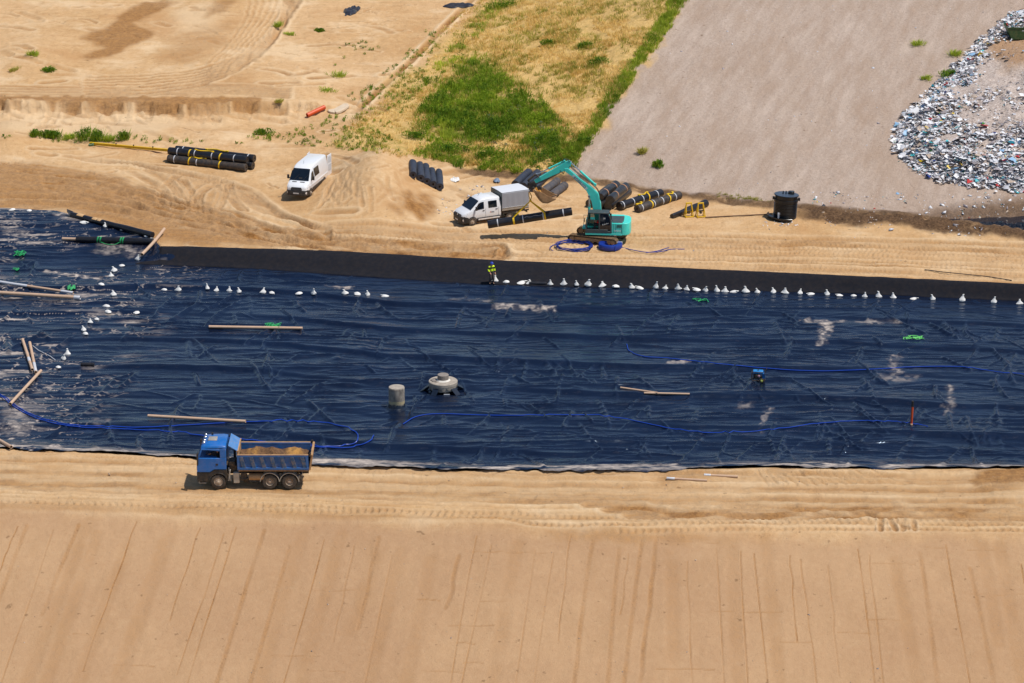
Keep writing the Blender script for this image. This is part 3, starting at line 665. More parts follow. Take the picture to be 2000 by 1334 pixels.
def face(parent, J):
    h = Vector(J['head']); m = MB()
    m.add([(.085, -.012, .0), (.085, .012, 0), (.112, 0, -.025), (.08, 0, .03)], [(0, 1, 2), (0, 2, 3), (1, 3, 2)], Matrix.Translation(h)); m.build('nose', M_SKIN, parent, smooth=0)
    for y in (-.03, .03): e = MB(); e.lathe([(.001, .012), (.009, .006), (.011, 0), (.009, -.006), (.001, -.012)], 8, Matrix.Translation(h+Vector((.08, y, .012)))); e.build('eye', M_DARK, parent)
    e = MB(); e.box(h+Vector((.083, 0, -.055)), (.01, .04, .008)); e.build('mouth', M_DARK, parent)
    for y in (-.085, .085):
        q = MB(); q.lathe([(.001, .01), (.022, .006), (.026, 0), (.02, -.008), (.001, -.01)], 10, Matrix.Translation(h+Vector((0, y, 0))) @ Matrix.Rotation(R(90), 4, 'X')); q.build('ear', M_SKIN, parent)
def person(label, loc, rz, J, mats, helmet=None, parts=('jacket', 'trousers'), group=None):
    t = thing('person', label, 'person', loc, rz, group)
    V, E, Rr = person_mesh(J); skin('body', V, E, Rr, M_SKIN, t)
    def sub(keys, links, rad, nm, m, g):
        vv = [J[k] for k in keys]; skin(nm, vv, links, [r+g for r in rad], m, t)
    sub(['spine', 'chest', 'neck', 'shL', 'elL', 'wrL', 'shR', 'elR', 'wrR', 'pelvis'], [(0, 1), (1, 2), (1, 3), (3, 4), (4, 5), (1, 6), (6, 7), (7, 8), (0, 9)], [.15, .165, .07, .08, .062, .045, .08, .062, .045, .14], 'jacket', mats[0], .014)
    sub(['pelvis', 'hipL', 'knL', 'anL', 'hipR', 'knR', 'anR', 'spine'], [(0, 1), (1, 2), (2, 3), (0, 4), (4, 5), (5, 6), (0, 7)], [.14, .108, .08, .06, .108, .08, .06, .12], 'trousers', mats[1], .014)
    for s in 'LR':
        a, f = Vector(J['an'+s]), Vector(J['fo'+s]); b = MB(); d = (f-a); d.z = 0; d.normalize(); n = Vector((-d.y, d.x, 0)); z0 = f.z-.04
        rg = lambda c, w_, h_: [c+n*w_+Vector((0, 0, z0)), c-n*w_+Vector((0, 0, z0)), c-n*w_*.9+Vector((0, 0, z0+h_)), c+n*w_*.9+Vector((0, 0, z0+h_))]
        a0 = Vector((a.x, a.y, 0)); b.loft([rg(a0-d*.07, .04, .13), rg(a0+d*.03, .047, .14), rg(a0+d*.1, .05, .08), rg(a0+d*.2, .035, .05)]); b.build('boot', M_DARK, t, .01)
    if helmet:
        h = MB(); T = Matrix.Translation(Vector(J['head'])+Vector((0, 0, .035)))
        h.lathe([(.15, 0), (.135, .012), (.128, .03), (.12, .08), (.085, .125), (.02, .142)], 20, T); h.box((.13, 0, .004), (.09, .16, .012), T); h.build('helmet', helmet, t)
    else:
        h = MB(); h.lathe([(.088, .0), (.1, .03), (.098, .07), (.07, .115), (.01, .125)], 16, Matrix.Translation(Vector(J['head'])+Vector((-.012, 0, .0)))); h.build('hair', mat('dark_hair', S(50, 38, 30, .6), .8), t)
    face(t, J); return t
# ------------------------------------------------------------------ the blue tipper truck
gp = G(427, 955.5); TRK = thing('dump_truck', 'blue three-axle tipper truck driving on the sand road with a load of soil', 'truck', (gp.x, gp.y+1.2, gp.z+.01), R(180))
def arch(cx, r, n=9, a0=0, a1=180): return [(cx+r*math.cos(R(a0+(a1-a0)*i/n)), .53+r*math.sin(R(a0+(a1-a0)*i/n))) for i in range(n+1)]
CW = 1.22
low = [(1.36, .62), (1.42, .8), (1.43, 1.5), (1.41, 2.22), (-.55, 2.22), (-.55, 1.42), (-.45, 1.28), (-.2, 1.3), (.6, 1.3), (.75, 1.2), (.8, .62)]
m = MB(); m.prism([(1.42, 1.25), (1.43, 1.5), (1.41, 2.28), (-.58, 2.28), (-.58, 1.45), (.25, 1.45), (.55, 1.25)], -CW, CW)
m.loft([[(-.58, y, z) for y, z in q] for q in [[(-CW, 2.95), (-CW+.05, 3.1), (-.95, 3.22), (.95, 3.22), (CW-.05, 3.1), (CW, 2.95)]]]+[[(x, y*s, z+dz) for y, z in [(-CW, 2.95), (-CW+.05, 3.1), (-.95, 3.22), (.95, 3.22), (CW-.05, 3.1), (CW, 2.95)]] for x, s, dz in ((-.3, 1, .05), (.6, .99, .04), (1.0, .97, -.02), (1.14, .95, -.12))])
m.prism([(-.58, 2.28), (-.58, 2.96), (-.16, 2.96), (-.16, 2.28)], -CW, CW)
for s in (-1, 1): m.prism([(1.41, 2.28), (1.12, 2.96), (1.02, 2.96), (1.27, 2.28)], s*CW, s*(CW-.1)); m.prism([(-.16, 2.78), (-.16, 2.96), (1.1, 2.96), (1.15, 2.86), (.6, 2.86)], s*CW, s*(CW-.08)); m.prism([(.42, 2.28), (.42, 2.9), (.36, 2.9), (.36, 2.28)], -1*CW, -1*(CW-.07))
cab = m.build('cab', M_BLUE, TRK, .03)
m = MB(); m.add([(1.40, -1.1, 2.3), (1.40, 1.1, 2.3), (1.11, 1.05, 2.94), (1.11, -1.05, 2.94)], [(0, 1, 2, 3)]); m.build('windscreen', M_CLEAR, TRK, smooth=0)
m = MB(); m.prism([(1.24, 2.31), (1.06, 2.84), (-.12, 2.84), (-.12, 2.31)], -CW+.03, -CW+.04); m.build('side_window', M_CLEAR, TRK, smooth=0)
m = MB(); m.prism([(1.432, 1.3), (1.436, 1.5), (1.418, 2.26), (-.1, 2.26), (-.1, 1.5), (.3, 1.47), (.6, 1.28)], CW+.002, CW+.02); dr = m.build('door', M_BLUE, TRK, .008)
m = MB(); m.box((.06, CW+.04, 1.87), (.17, .03, .05)); m.box((.06, CW+.025, 1.82), (.16, .01, .12)); m.build('handle', M_DARK, dr, .01)
m = MB(); body_low = [(1.40, .55), (1.46, .7), (1.45, 1.25), (.55, 1.25), (.28, 1.42), (-.6, 1.42), (-.62, 1.2)]+[(p[0], p[1]) for p in arch(0, .66, 10, 165, 15)]+[(.68, .55)]
m.prism(body_low, -CW+.01, CW-.01); sk = m.build('bumper_skirt', M_DARK, TRK, .02)
m = MB(); m.box((1.455, 0, 1.55), (.04, 2.0, .45)); m.box((1.46, 0, 1.0), (.04, 1.3, .3)); m.build('grille', M_DARK, TRK, .01)
for s in (-1, 1):
    m = MB(); m.box((1.43, s*.98, 1.12), (.1, .36, .22)); m.build('headlight', M_LAMP, TRK, .02)
    m = MB(); m.box((1.37, s*(CW+.17), 2.15), (.1, .2, .62)); m.box((1.37, s*(CW+.17), 2.6), (.1, .2, .22)); m.tube([(1.33, s*CW, 2.75), (1.36, s*(CW+.15), 2.72)], .02); m.tube([(1.36, s*CW, 1.95), (1.36, s*(CW+.15), 1.97)], .02); m.build('mirror', M_DARK, TRK, .03)
    m = MB(); m.box((1.1, s*.97, .62), (.5, .34, .1)); m.box((1.1, s*.99, .42), (.5, .28, .06)); m.box((1.33, s*.99, .52), (.05, .28, .2)); m.build('step', M_ALU, TRK, .01)
    m = MB(); pts = arch(0, .69, 12, 172, 8); inner = arch(0, .63, 12, 8, 172); m.prism(pts+inner, s*(CW-.28), s*(CW+.035)); m.build('mudguard', M_DARK, TRK, .01)
m = MB(); m.box((.4, 0, 3.275), (.62, .75, .06)); m.box((.35, 0, 3.31), (.4, .5, .04)); m.build('roof_hatch', M_ALU, TRK, .02)
for y in (-.75, -.3, .3, .75):
    m = MB(); m.lathe([(.1, 0), (.11, .08), (.07, .16), (.01, .18)], 12, Matrix.Translation((1.02, y, 3.26)) @ Matrix.Rotation(R(-90), 4, 'Y')); m.tube([(.95, y, 3.1), (.95, y, 3.26)], .015); m.build('roof_lamp', M_CHROME, TRK)
m = MB(); m.tube([(1.0, -.95, 3.35), (1.0, .95, 3.35)], .02); m.tube([(.72, .5, 3.2), (.7, .5, 3.65)], .012); m.cyl((.5, -.8, 3.25), (.5, -.8, 3.42), .07); m.build('lamp_bar', M_DARK, TRK)
# interior: seat, wheel, driver
m = MB(); m.box((-.05, 0, 2.05), (.3, 2.2, .5)); m.box((.1, .55, 2.25), (.5, .5, .15)); m.box((-.12, .55, 2.55), (.12, .48, .5)); m.build('seat', M_DARK, TRK, .03)
m = MB(); T = Matrix.Translation((.72, .55, 2.45)) @ Matrix.Rotation(R(-55), 4, 'Y'); m.tube([T @ Vector((.23*math.cos(2*math.pi*i/20), .23*math.sin(2*math.pi*i/20), 0)) for i in range(20)], .018, closed=True); m.cyl((.72, .55, 2.45), (.95, .55, 2.2), .03); m.build('steering_wheel', M_DARK, TRK)
JD = {k: (v[0]*.95, v[1], v[2]*.8) for k, v in SIT.items()}; JD['elL'] = (.16, .34, .3); JD['wrL'] = (.38, .28, .2)
drv = person('truck driver in a dark top seated at the wheel of the blue tipper truck', TRK.matrix_basis @ Vector((.12, .55, 2.28)), R(180), JD, (mat('navy_cloth', S(38, 42, 56, .7), .9), mat('dark_trousers', S(52, 50, 54, .7), .9)))
# chassis
m = MB()
for y in (-.42, .42): m.box((-2.6, y, 1.0), (7.2, .1, .26))
for x in (-.9, -2.2, -3.0, -4.2, -5.4): m.box((x, 0, 1.0), (.12, .84, .2))
m.cyl((0, -1.0, .53), (0, 1.0, .53), .09); m.cyl((-3.55, -.8, .53), (-3.55, .8, .53), .13); m.cyl((-4.9, -.8, .53), (-4.9, .8, .53), .13)
m.box((-1.0, 0, 1.35), (.5, 1.6, .5)); m.box((-.95, .55, 1.75), (.42, .8, .35)); m.cyl((-1.0, -.8, 1.3), (-1.0, -.8, 2.5), .09)
m.build('chassis', M_CHASSIS, TRK, .01)
m = MB(); m.tube([(-.72, .9, 1.5), (-.78, 1.0, 1.0), (-.86, 1.05, .55)], .06); m.box((-.78, 1.1, 1.0), (.07, .26, .8), ry=R(-8)); m.build('mud_flap', M_ALU, TRK, .01)
m = MB(); m.box((-1.25, 1.0, .82), (.42, .4, .78)); m.build('battery_box', M_ALU, TRK, .04)
m = MB(); m.box((-1.75, .95, 1.0), (.42, .4, .42)); m.cyl((-1.5, 1.02, .72), (-2.05, 1.02, .72), .14); m.cyl((-1.7, .8, .5), (-2.05, .8, .5), .12); m.build('air_tank', M_CHASSIS, TRK, .03)
m = MB(); m.lathe([(.02, 0), (.3, .01), (.31, .05), (.31, 1.05), (.3, 1.09), (.02, 1.1)], 20, Matrix.Translation((-2.1, .9, .82)) @ Matrix.Rotation(R(-90), 4, 'Y') @ Matrix.Scale(.8, 4, (1, 0, 0))); m.build('fuel_tank', M_SOILT, TRK)
for s in (-1, 1):
    wheel(TRK, (0, s*1.06, .53), .53, .32, s, .6)
    for x in (-3.55, -4.9):
        wheel(TRK, (x, s*.95, .53), .53, .56, s, .55, True)
        m = MB(); m.prism(arch(x, .69, 12, 178, 2)+arch(x, .635, 12, 2, 178), s*.68, s*1.25); m.build('mudguard', M_ALU, TRK, .01)
    m = MB(); m.box((-5.72, s*.98, .75), (.05, .52, .75), ry=R(8)); m.build('mud_flap', M_DARK, TRK)
m = MB(); m.box((-5.75, 0, 1.0), (.1, 2.2, .14)); 
for s in (-1, 1): m.box((-5.62, s*.95, .86), (.2, .3, .2))
m.build('rear_bar', M_ALU, TRK, .01)
# tipper body: floor, ribbed sides, headboard, tailgate, front flap
XB0, XB1, ZB0, ZB1, YB = -1.36, -6.25, 1.42, 2.52, 1.24
m = MB(); m.box(((XB0+XB1)/2, 0, ZB0-.02), (XB0-XB1, 2.3, .14)); bed = m.build('tipper_body', M_CHASSIS, TRK, .01)
for s in (-1, 1):
    m = MB(); m.box(((XB0+XB1)/2, s*(YB-.05), (ZB0+ZB1)/2+.05), (XB0-XB1, .06, ZB1-ZB0-.06))
    m.box(((XB0+XB1)/2, s*(YB-.01), ZB1-.06), (XB0-XB1, .16, .13)); m.box(((XB0+XB1)/2, s*(YB+.01), ZB0+.12), (XB0-XB1, .17, .15))
    for x in (XB0-.06, XB1+.12): m.box((x, s*YB, (ZB0+ZB1)/2), (.16, .15, ZB1-ZB0-.02))
    sw = m.build('side_wall', M_BLUE2, TRK, .012)
    for i in range(7):
        x = XB0-.32-i*.70; m = MB(); m.prism([(x, ZB0+.19), (x-.26, ZB0+.19), (x-.06, ZB1-.12), (x+.2, ZB1-.12)], s*(YB-.03), s*(YB+.075)); m.build('rib', M_RIB, sw, .015)
    m = MB(); m.box(((XB0+XB1)/2, s*(YB-.0), ZB1+.025), (XB0-XB1, .14, .04)); m.build('top_rail', M_SOILT, TRK, .01)
    m = MB(); m.box(((XB0+XB1)/2, s*(YB+.0), ZB0-.03), (XB0-XB1-.1, .12, .07)); m.build('bottom_rail', M_SOILT, TRK, .01)
m = MB(); m.box((XB0-.02, 0, 2.12), (.08, 2.35, 1.35)); m.box((XB0-.02, 0, 2.8), (.14, 2.45, .08)); m.build('headboard', M_SOILT, TRK, .01)
m = MB(); T = Matrix.Translation((XB0, 0, 2.82)) @ Matrix.Rotation(R(-32), 4, 'Y'); m.box((.35, 0, 0), (.75, 2.4, .05), T); m.build('front_flap', mat('faded_blue_paint', S(74, 140, 206, .75), .45, var=.1, dust=.25), TRK, .01)
m = MB(); T = Matrix.Translation((XB1-.05, 0, ZB0)) @ Matrix.Rotation(R(-9), 4, 'Y'); m.box((0, 0, .55), (.08, 2.42, 1.15), T)
for y in (-1.12, -.6, 0, .6, 1.12): m.box((-.05, y, .55), (.07, .12, 1.1), T)
m.box((0, 0, 1.12), (.14, 2.5, .1), T); m.build('tailgate', M_SOILT, TRK, .01)
for s in (-1, 1):
    m = MB(); m.box((XB1-.1, s*1.26, ZB1+.05), (.12, .08, .24)); m.cyl((XB1-.14, s*1.2, ZB1+.13), (XB1-.14, s*1.32, ZB1+.13), .06); m.build('hinge', M_CHASSIS, TRK, .01)
# the load
xs_ = np.linspace(XB0-.12, XB1+.12, 60); ys_ = np.linspace(-1.13, 1.13, 30); Xq, Yq = np.meshgrid(xs_, ys_)
zq = 2.10+.38*np.exp(-((Xq+2.5)/.55)**2-(Yq/.9)**2)+.40*np.exp(-((Xq+3.6)/.7)**2-(Yq/.85)**2)+.42*np.exp(-((Xq+5.2)/.6)**2-(Yq/.9)**2)+.55*(fbm(Xq*1.8, Yq*1.8, 4, 3)-.5)
lo_m, nt, b = newmat('load_of_soil'); tc = N(nt, 'ShaderNodeTexCoord'); n_ = noise(nt, tc.outputs['Object'], 1.1, 3); n2_ = noise(nt, tc.outputs['Object'], 6, 6, .8)
c = mixc(nt, ramp(nt, n2_, .3, .7), S(58, 38, 26, .8), S(150, 110, 72, .8)); sx = N(nt, 'ShaderNodeSeparateXYZ'); nt.links.new(tc.outputs['Object'], sx.inputs[0])
f1 = math_(nt, 'ADD', ramp(nt, math_(nt, 'ABSOLUTE', math_(nt, 'ADD', sx.outputs[0], 2.35)), .5, .2), ramp(nt, math_(nt, 'ABSOLUTE', math_(nt, 'ADD', sx.outputs[0], 5.2)), .7, .3), True)
c = mixc(nt, math_(nt, 'MULTIPLY', f1, ramp(nt, n_, .38, .6)), c, S(196, 144, 74, .78)); nt.links.new(c, b.inputs['Base Color']); b.inputs['Roughness'].default_value = .95
bp = N(nt, 'ShaderNodeBump'); bp.inputs['Distance'].default_value = .08; nt.links.new(n2_, bp.inputs['Height']); nt.links.new(bp.outputs[0], b.inputs['Normal'])
ld = raw_mesh('soil_load', np.stack([Xq, Yq, zq], -1).reshape(-1, 3), grid_quads(30, 60), lo_m); ld.location = TRK.location; ld.rotation_euler = TRK.rotation_euler
tag(ld, 'lumpy brown soil and yellow sand heaped in the bed of the blue tipper truck', 'soil')
for (x, y, r) in ((-4.4, .3, .24), (-4.75, .55, .14), (-3.1, .5, .17), (-3.9, .75, .15)):
    pass
# ------------------------------------------------------------------ vans
def vring(x, wb, wm, wt, zb, zm, zt, rr=.14):
    h = [(wb, zb), (wb+.02, zb+.12), (wm, (zb+zm)/2), (wm, zm), (wt+(wm-wt)*.35, zm+(zt-zm)*.55), (wt, zt-rr), (wt-rr*.45, zt-rr*.3), (wt-rr*1.2, zt)]
    return [(x, -y, z) for y, z in h]+[(x, y, z) for y, z in reversed(h)]
def plate(pts, off, m, name, parent, th=.012):
    """thin panel standing just proud of the bodywork"""
    p = [Vector(q) for q in pts]; n = (p[1]-p[0]).cross(p[-1]-p[0]).normalized()
    if n.dot(off) < 0: n = -n
    a = [q+n*.006 for q in p]; b = [q+n*(.006+th) for q in p]; k = len(p); mb = MB()
    mb.add(a+b, [tuple(range(k)), tuple(range(k, 2*k))]+[(i, (i+1) % k, (i+1) % k+k, i+k) for i in range(k)]); return mb.build(name, m, parent, smooth=0)
gv = G(604.3, 383); ang = math.atan2(-.964, -.267)
# local front-left wheel contact is at (2.0, .95)
fw = Vector((math.cos(ang), math.sin(ang), 0)); lf = Vector((-fw.y, fw.x, 0)); o0 = gv-fw*1.9-lf*.88
VAN = thing('cargo_van', 'white high-roof panel van parked on sand with its rear door swung open', 'van', (o0.x, o0.y, gv.z+.01), ang)
W = 1.03
rings = [vring(-3.0, W-.08, W-.03, W-.2, .5, 1.5, 2.56), vring(-2.9, W-.04, W, W-.16, .42, 1.5, 2.6), vring(.3, W-.03, W, W-.16, .4, 1.5, 2.6), vring(.85, W-.03, W, W-.17, .4, 1.45, 2.53), vring(1.2, W-.03, W, W-.2, .4, 1.42, 2.36), vring(1.75, W-.03, W, W-.12, .4, 1.3, 1.82), vring(2.1, W-.03, W-.01, W-.09, .4, 1.2, 1.42, .1), vring(2.55, W-.05, W-.05, W-.12, .4, 1.05, 1.24, .1), vring(2.8, W-.1, W-.12, W-.2, .4, .95, 1.08, .1), vring(2.9, W-.2, W-.22, W-.3, .42, .85, .95, .08)]
m = MB(); m.loft(rings); m.build('body', M_WHITE, VAN, smooth=50)
plate([(1.24, -.79, 2.33), (1.24, .79, 2.33), (2.07, .9, 1.43), (2.07, -.9, 1.43)], Vector((1, 0, 1)), M_GLASS, 'windscreen', VAN, .03)
m = MB(); m.tube([(2.1, -.5, 1.47), (1.7, -.1, 1.93)], .012); m.tube([(2.1, .35, 1.47), (1.7, .75, 1.93)], .012); m.box((1.95, .1, 1.63), (.12, .3, .02), ry=R(47)); m.build('wiper', M_DARK, VAN)
for s in (-1, 1):
    plate([(.92, s*1.025, 1.47), (1.78, s*1.03, 1.36), (1.3, s*.94, 2.05), (.92, s*.925, 2.12)], Vector((0, s, 0)), M_GLASS, 'side_window', VAN)
    for za, zb, ya, yb in ((1.52, 2.08, 1.026, .932), (2.08, 2.26, .932, .905)): plate([(-.55, s*ya, za), (.72, s*ya, za), (.72, s*yb, zb), (-.55, s*yb, zb)], Vector((0, s, 0)), M_GLASS, 'side_window', VAN)
    plate([(2.56, s*.98, .9), (2.78, s*.86, .86), (2.62, s*.8, 1.14), (2.35, s*.95, 1.2)], Vector((.6, s, .4)), M_LAMP, 'headlight', VAN, .02)
    plate([(-2.9, s*1.02, .95), (2.2, s*1.03, .95), (2.2, s*1.03, 1.03), (-2.9, s*1.02, 1.03)], Vector((0, s, 0)), M_WHITE, 'side_moulding', VAN, .03)
    plate([(-1.4, s*1.02, .42), (1.45, s*1.02, .42), (1.45, s*1.03, .7), (-1.4, s*1.03, .7)], Vector((0, s, 0)), M_DARK, 'sill', VAN, .03)
    m = MB(); m.box((1.62, s*1.2, 1.62), (.14, .2, .36)); m.box((1.62, s*1.07, 1.5), (.08, .2, .08)); m.build('mirror', M_DARK, VAN, .03)
    m = MB(); m.box((2.28, s*.38, 1.365), (.09, .42, .02), ry=R(22)); m.build('bonnet_vent', M_DARK, VAN)
    m = MB(); m.tube([(-2.0, s*.7, 2.61), (.2, s*.7, 2.61)], .012); m.build('roof_gutter', M_WHITE, VAN)
    wheel(VAN, (1.9, s*.93, .34), .35, .24, s); wheel(VAN, (-1.85, s*.93, .34), .35, .24, s)
    for x in (1.9, -1.85):
        m = MB(); pa = [(x+.44*math.cos(R(a)), .34+.44*math.sin(R(a))) for a in range(0, 181, 15)]; pb = [(x+.38*math.cos(R(a)), .34+.38*math.sin(R(a))) for a in range(180, -1, -15)]
        m.prism(pa+pb, s*.9, s*1.045); m.build('wheel_arch', M_DARK, VAN)
    plate([(x, s*1.035, .12) for x in (1.55, 2.25)]+[(2.25, s*1.035, .6), (2.1, s*1.035, .72), (1.7, s*1.035, .72), (1.55, s*1.035, .6)], Vector((0, s, 0)), M_DARK, 'wheel_well', VAN, .002).location.y = -s*.03
plate([(2.93, -.45, .68), (2.93, .45, .68), (2.88, .55, .8), (2.84, .45, 1.0), (2.84, -.45, 1.0), (2.88, -.55, .8)], Vector((1, 0, 0)), M_DARK, 'grille', VAN, .05)
m = MB(); m.loft([[(x, -w_, z0), (x, w_, z0), (x, w_, z1), (x, -w_, z1)] for x, w_, z0, z1 in ((2.25, W+.015, .26, .66), (2.7, W-.04, .24, .76), (2.95, W-.22, .26, .74), (3.0, W-.5, .28, .66))]); m.build('bumper', M_DARK, VAN, .03)
plate([(3.02, -.26, .44), (3.02, .26, .44), (3.02, .26, .55), (3.02, -.26, .55)], Vector((1, 0, 0)), mat('plate_white', S(230, 230, 228, .8), .4), 'licence_plate', VAN, .012)
m = MB(); m.lathe([(.001, 0), (.12, 0), (.12, .012), (.001, .014)], 20, Matrix.Translation((2.905, 0, .86)) @ Matrix.Rotation(R(80), 4, 'Y') @ Matrix.Scale(.5, 4, (1, 0, 0))); m.build('badge', M_CHROME, VAN)
m = MB(); T = Matrix.Translation((-3.0, .98, 0)) @ Matrix.Rotation(R(-5), 4, 'Z'); m.box((-.42, 0, 1.5), (.85, .07, 2.0), T); rd = m.build('rear_door', M_WHITE, VAN, .03)
m = MB(); m.box((-.42, .045, 2.05), (.6, .02, .6), T); m.box((-.42, .045, 1.3), (.6, .02, .6), T); m.build('inner_panel', mat('white_trim', S(205, 210, 216, .8), .5), rd, .01)
m = MB(); T2 = Matrix.Translation((-3.0, -.98, 0)) @ Matrix.Rotation(R(4), 4, 'Z'); m.box((-.42, 0, 1.5), (.85, .07, 2.0), T2); m.build('rear_door', M_WHITE, VAN, .03)
m = MB(); m.box((-3.05, 0, 1.5), (.06, 1.75, 1.9)); m.build('load_opening', M_DARK, VAN); m = MB(); m.box((-3.1, 0, .45), (.25, 1.9, .2)); m.build('rear_bumper', M_DARK, VAN, .02)
m = MB(); m.tube([(.5, -.1, 2.6), (.42, -.1, 2.85)], .012); m.build('aerial', M_DARK, VAN)
# double-cab pickup with a grey tarpaulin box
gc = G(922, 440.5); ang = math.atan2(-.446, -.895); fw = Vector((math.cos(ang), math.sin(ang), 0)); lf = Vector((-fw.y, fw.x, 0)); o0 = gc-fw*1.85-lf*.9
PUP = thing('crew_cab_truck', 'white double-cab light truck with grey tarpaulin box beside the excavator', 'truck', (o0.x, o0.y, gc.z+.01), ang)
W = 1.02
rings = [vring(-.95, W-.03, W, W-.2, .45, 1.42, 2.2), vring(-.85, W-.03, W, W-.16, .42, 1.42, 2.3), vring(.35, W-.03, W, W-.16, .42, 1.42, 2.34), vring(.8, W-.03, W, W-.17, .42, 1.4, 2.3), vring(1.12, W-.03, W, W-.2, .42, 1.38, 2.16), vring(1.7, W-.03, W, W-.12, .42, 1.28, 1.66), vring(2.02, W-.03, W-.01, W-.09, .42, 1.2, 1.4, .1), vring(2.5, W-.05, W-.04, W-.1, .42, 1.05, 1.2, .1), vring(2.72, W-.1, W-.1, W-.18, .42, .95, 1.08, .1), vring(2.82, W-.2, W-.2, W-.28, .44, .85, .95, .08)]
m = MB(); m.loft(rings); m.build('cab', M_WHITE, PUP, smooth=50)
plate([(1.15, -.79, 2.13), (1.15, .79, 2.13), (1.99, .9, 1.41), (1.99, -.9, 1.41)], Vector((1, 0, 1)), M_GLASS, 'windscreen', PUP, .03)
for s in (-1, 1):
    f = plate([(.72, s*1.016, 1.43), (1.68, s*1.024, 1.36), (1.24, s*.945, 1.94), (.98, s*.925, 2.02), (.72, s*.918, 2.04)], Vector((0, s, 0)), M_GLASS, 'side_window', PUP)
    plate([(-.55, s*1.016, 1.44), (.28, s*1.016, 1.44), (.28, s*.918, 2.04), (-.55, s*.918, 2.04)], Vector((0, s, 0)), M_GLASS, 'side_window', PUP)
    for x in (.56, -.7): plate([(x, s*1.032, .62), (x+.012, s*1.032, .62), (x+.012, s*1.02, 1.42), (x, s*1.02, 1.42)], Vector((0, s, 0)), M_DARK, 'door_gap', PUP, .004)
    for x in (.72, -.55): m = MB(); m.box((x+.04, s*1.045, 1.28), (.2, .04, .05)); m.build('door_handle', M_DARK, PUP, .01)
    plate([(2.42, s*.98, .9), (2.72, s*.84, .86), (2.58, s*.82, 1.1), (2.3, s*.97, 1.15)], Vector((.6, s, .4)), M_LAMP, 'headlight', PUP, .02)
    plate([(-.9, s*1.02, .42), (1.4, s*1.02, .42), (1.4, s*1.03, .66), (-.9, s*1.03, .66)], Vector((0, s, 0)), M_DARK, 'sill', PUP, .03)
    plate([(-.8, s*1.06, .46), (1.3, s*1.06, .46), (1.3, s*1.06, .58), (-.8, s*1.06, .58)], Vector((0, s, 0)), M_WHITE, 'sill_trim', PUP, .02)
    m = MB(); m.box((1.55, s*1.19, 1.56), (.14, .2, .34)); m.box((1.55, s*1.06, 1.46), (.08, .2, .07)); m.build('mirror', M_DARK, PUP, .03)
    wheel(PUP, (1.85, s*.92, .36), .37, .25, s); wheel(PUP, (-1.8, s*.92, .36), .37, .25, s)
    m = MB(); pa = [(1.85+.46*math.cos(R(a)), .36+.46*math.sin(R(a))) for a in range(0, 181, 15)]; pb = [(1.85+.40*math.cos(R(a)), .36+.40*math.sin(R(a))) for a in range(180, -1, -15)]
    m.prism(pa+pb, s*.9, s*1.05); m.build('wheel_arch', M_DARK, PUP)
    m = MB(); m.box((-.95-1.45, s*1.03, .78), (2.6, .05, .12)); m.build('side_guard', M_DARK, PUP)
plate([(-.28, 1.035, 1.02), (.02, 1.035, 1.02), (.02, 1.03, 1.09), (-.28, 1.03, 1.09)], Vector((0, 1, 0)), mat('grey_sign', S(130, 134, 140, .8), .5), 'door_lettering', PUP, .004)
plate([(.05, 1.036, 1.03), (.13, 1.036, 1.03), (.13, 1.036, 1.1), (.05, 1.036, 1.1)], Vector((0, 1, 0)), M_RED, 'door_emblem', PUP, .004)
plate([(2.84, -.68, .66), (2.84, .68, .66), (2.8, .72, .82), (2.74, .68, 1.02), (2.74, -.68, 1.02), (2.8, -.72, .82)], Vector((1, 0, 0)), M_DARK, 'grille', PUP, .05)
m = MB(); m.loft([[(x, -w_, z0), (x, w_, z0), (x, w_, z1), (x, -w_, z1)] for x, w_, z0, z1 in ((2.2, W+.015, .3, .74), (2.62, W-.03, .26, .9), (2.86, W-.2, .28, .9), (2.93, W-.5, .3, .8))]); m.build('bumper', M_DARK, PUP, .03)
plate([(2.93, -.26, .46), (2.93, .26, .46), (2.93, .26, .57), (2.93, -.26, .57)], Vector((1, 0, 0)), MATS['plate_white'], 'licence_plate', PUP, .012)
m = MB(); m.cyl((2.83, 0, .92), (2.86, 0, .92), .06, n=18); m.build('badge', M_CHROME, PUP)
m = MB(); m.tube([(.75, -.2, 2.32), (.6, -.2, 2.5)], .012); m.build('aerial', M_DARK, PUP)
m = MB(); m.box((-2.0, 0, .72), (3.2, .9, .16)); m.box((-3.55, 0, .6), (.1, 1.9, .14)); m.cyl((-1.8, -.8, .37), (-1.8, .8, .37), .09); m.build('chassis', M_CHASSIS, PUP)
M_TARP = mat('grey_tarpaulin', S(164, 166, 175, .78), .6, var=.05, scale=1.0, bump=.15)
m = MB(); m.box((-2.35, 0, .98), (2.65, 2.16, .1)); fl = m.build('load_bed', M_CHASSIS, PUP, .01)
for s in (-1, 1): m = MB(); m.box((-2.35, s*1.07, 1.16), (2.65, .04, .32)); m.build('drop_side', M_ALU, PUP, .01)
m = MB(); NX = 16
def trp(i): x = -1.02-2.66*i/NX; b = .018*math.sin(i*1.9)+.012*math.sin(i*3.7); return [(x, -1.1-b*.6, 1.22), (x, -1.115-b, 1.8), (x, -1.10, 2.56), (x, -1.04, 2.63), (x, -.4, 2.66+b), (x, .4, 2.66-b), (x, 1.04, 2.63), (x, 1.10, 2.56), (x, 1.115+b, 1.8), (x, 1.1+b*.6, 1.22)]
m.loft([trp(i) for i in range(NX+1)]); m.build('tarpaulin_side_cover', M_TARP, PUP, smooth=30)
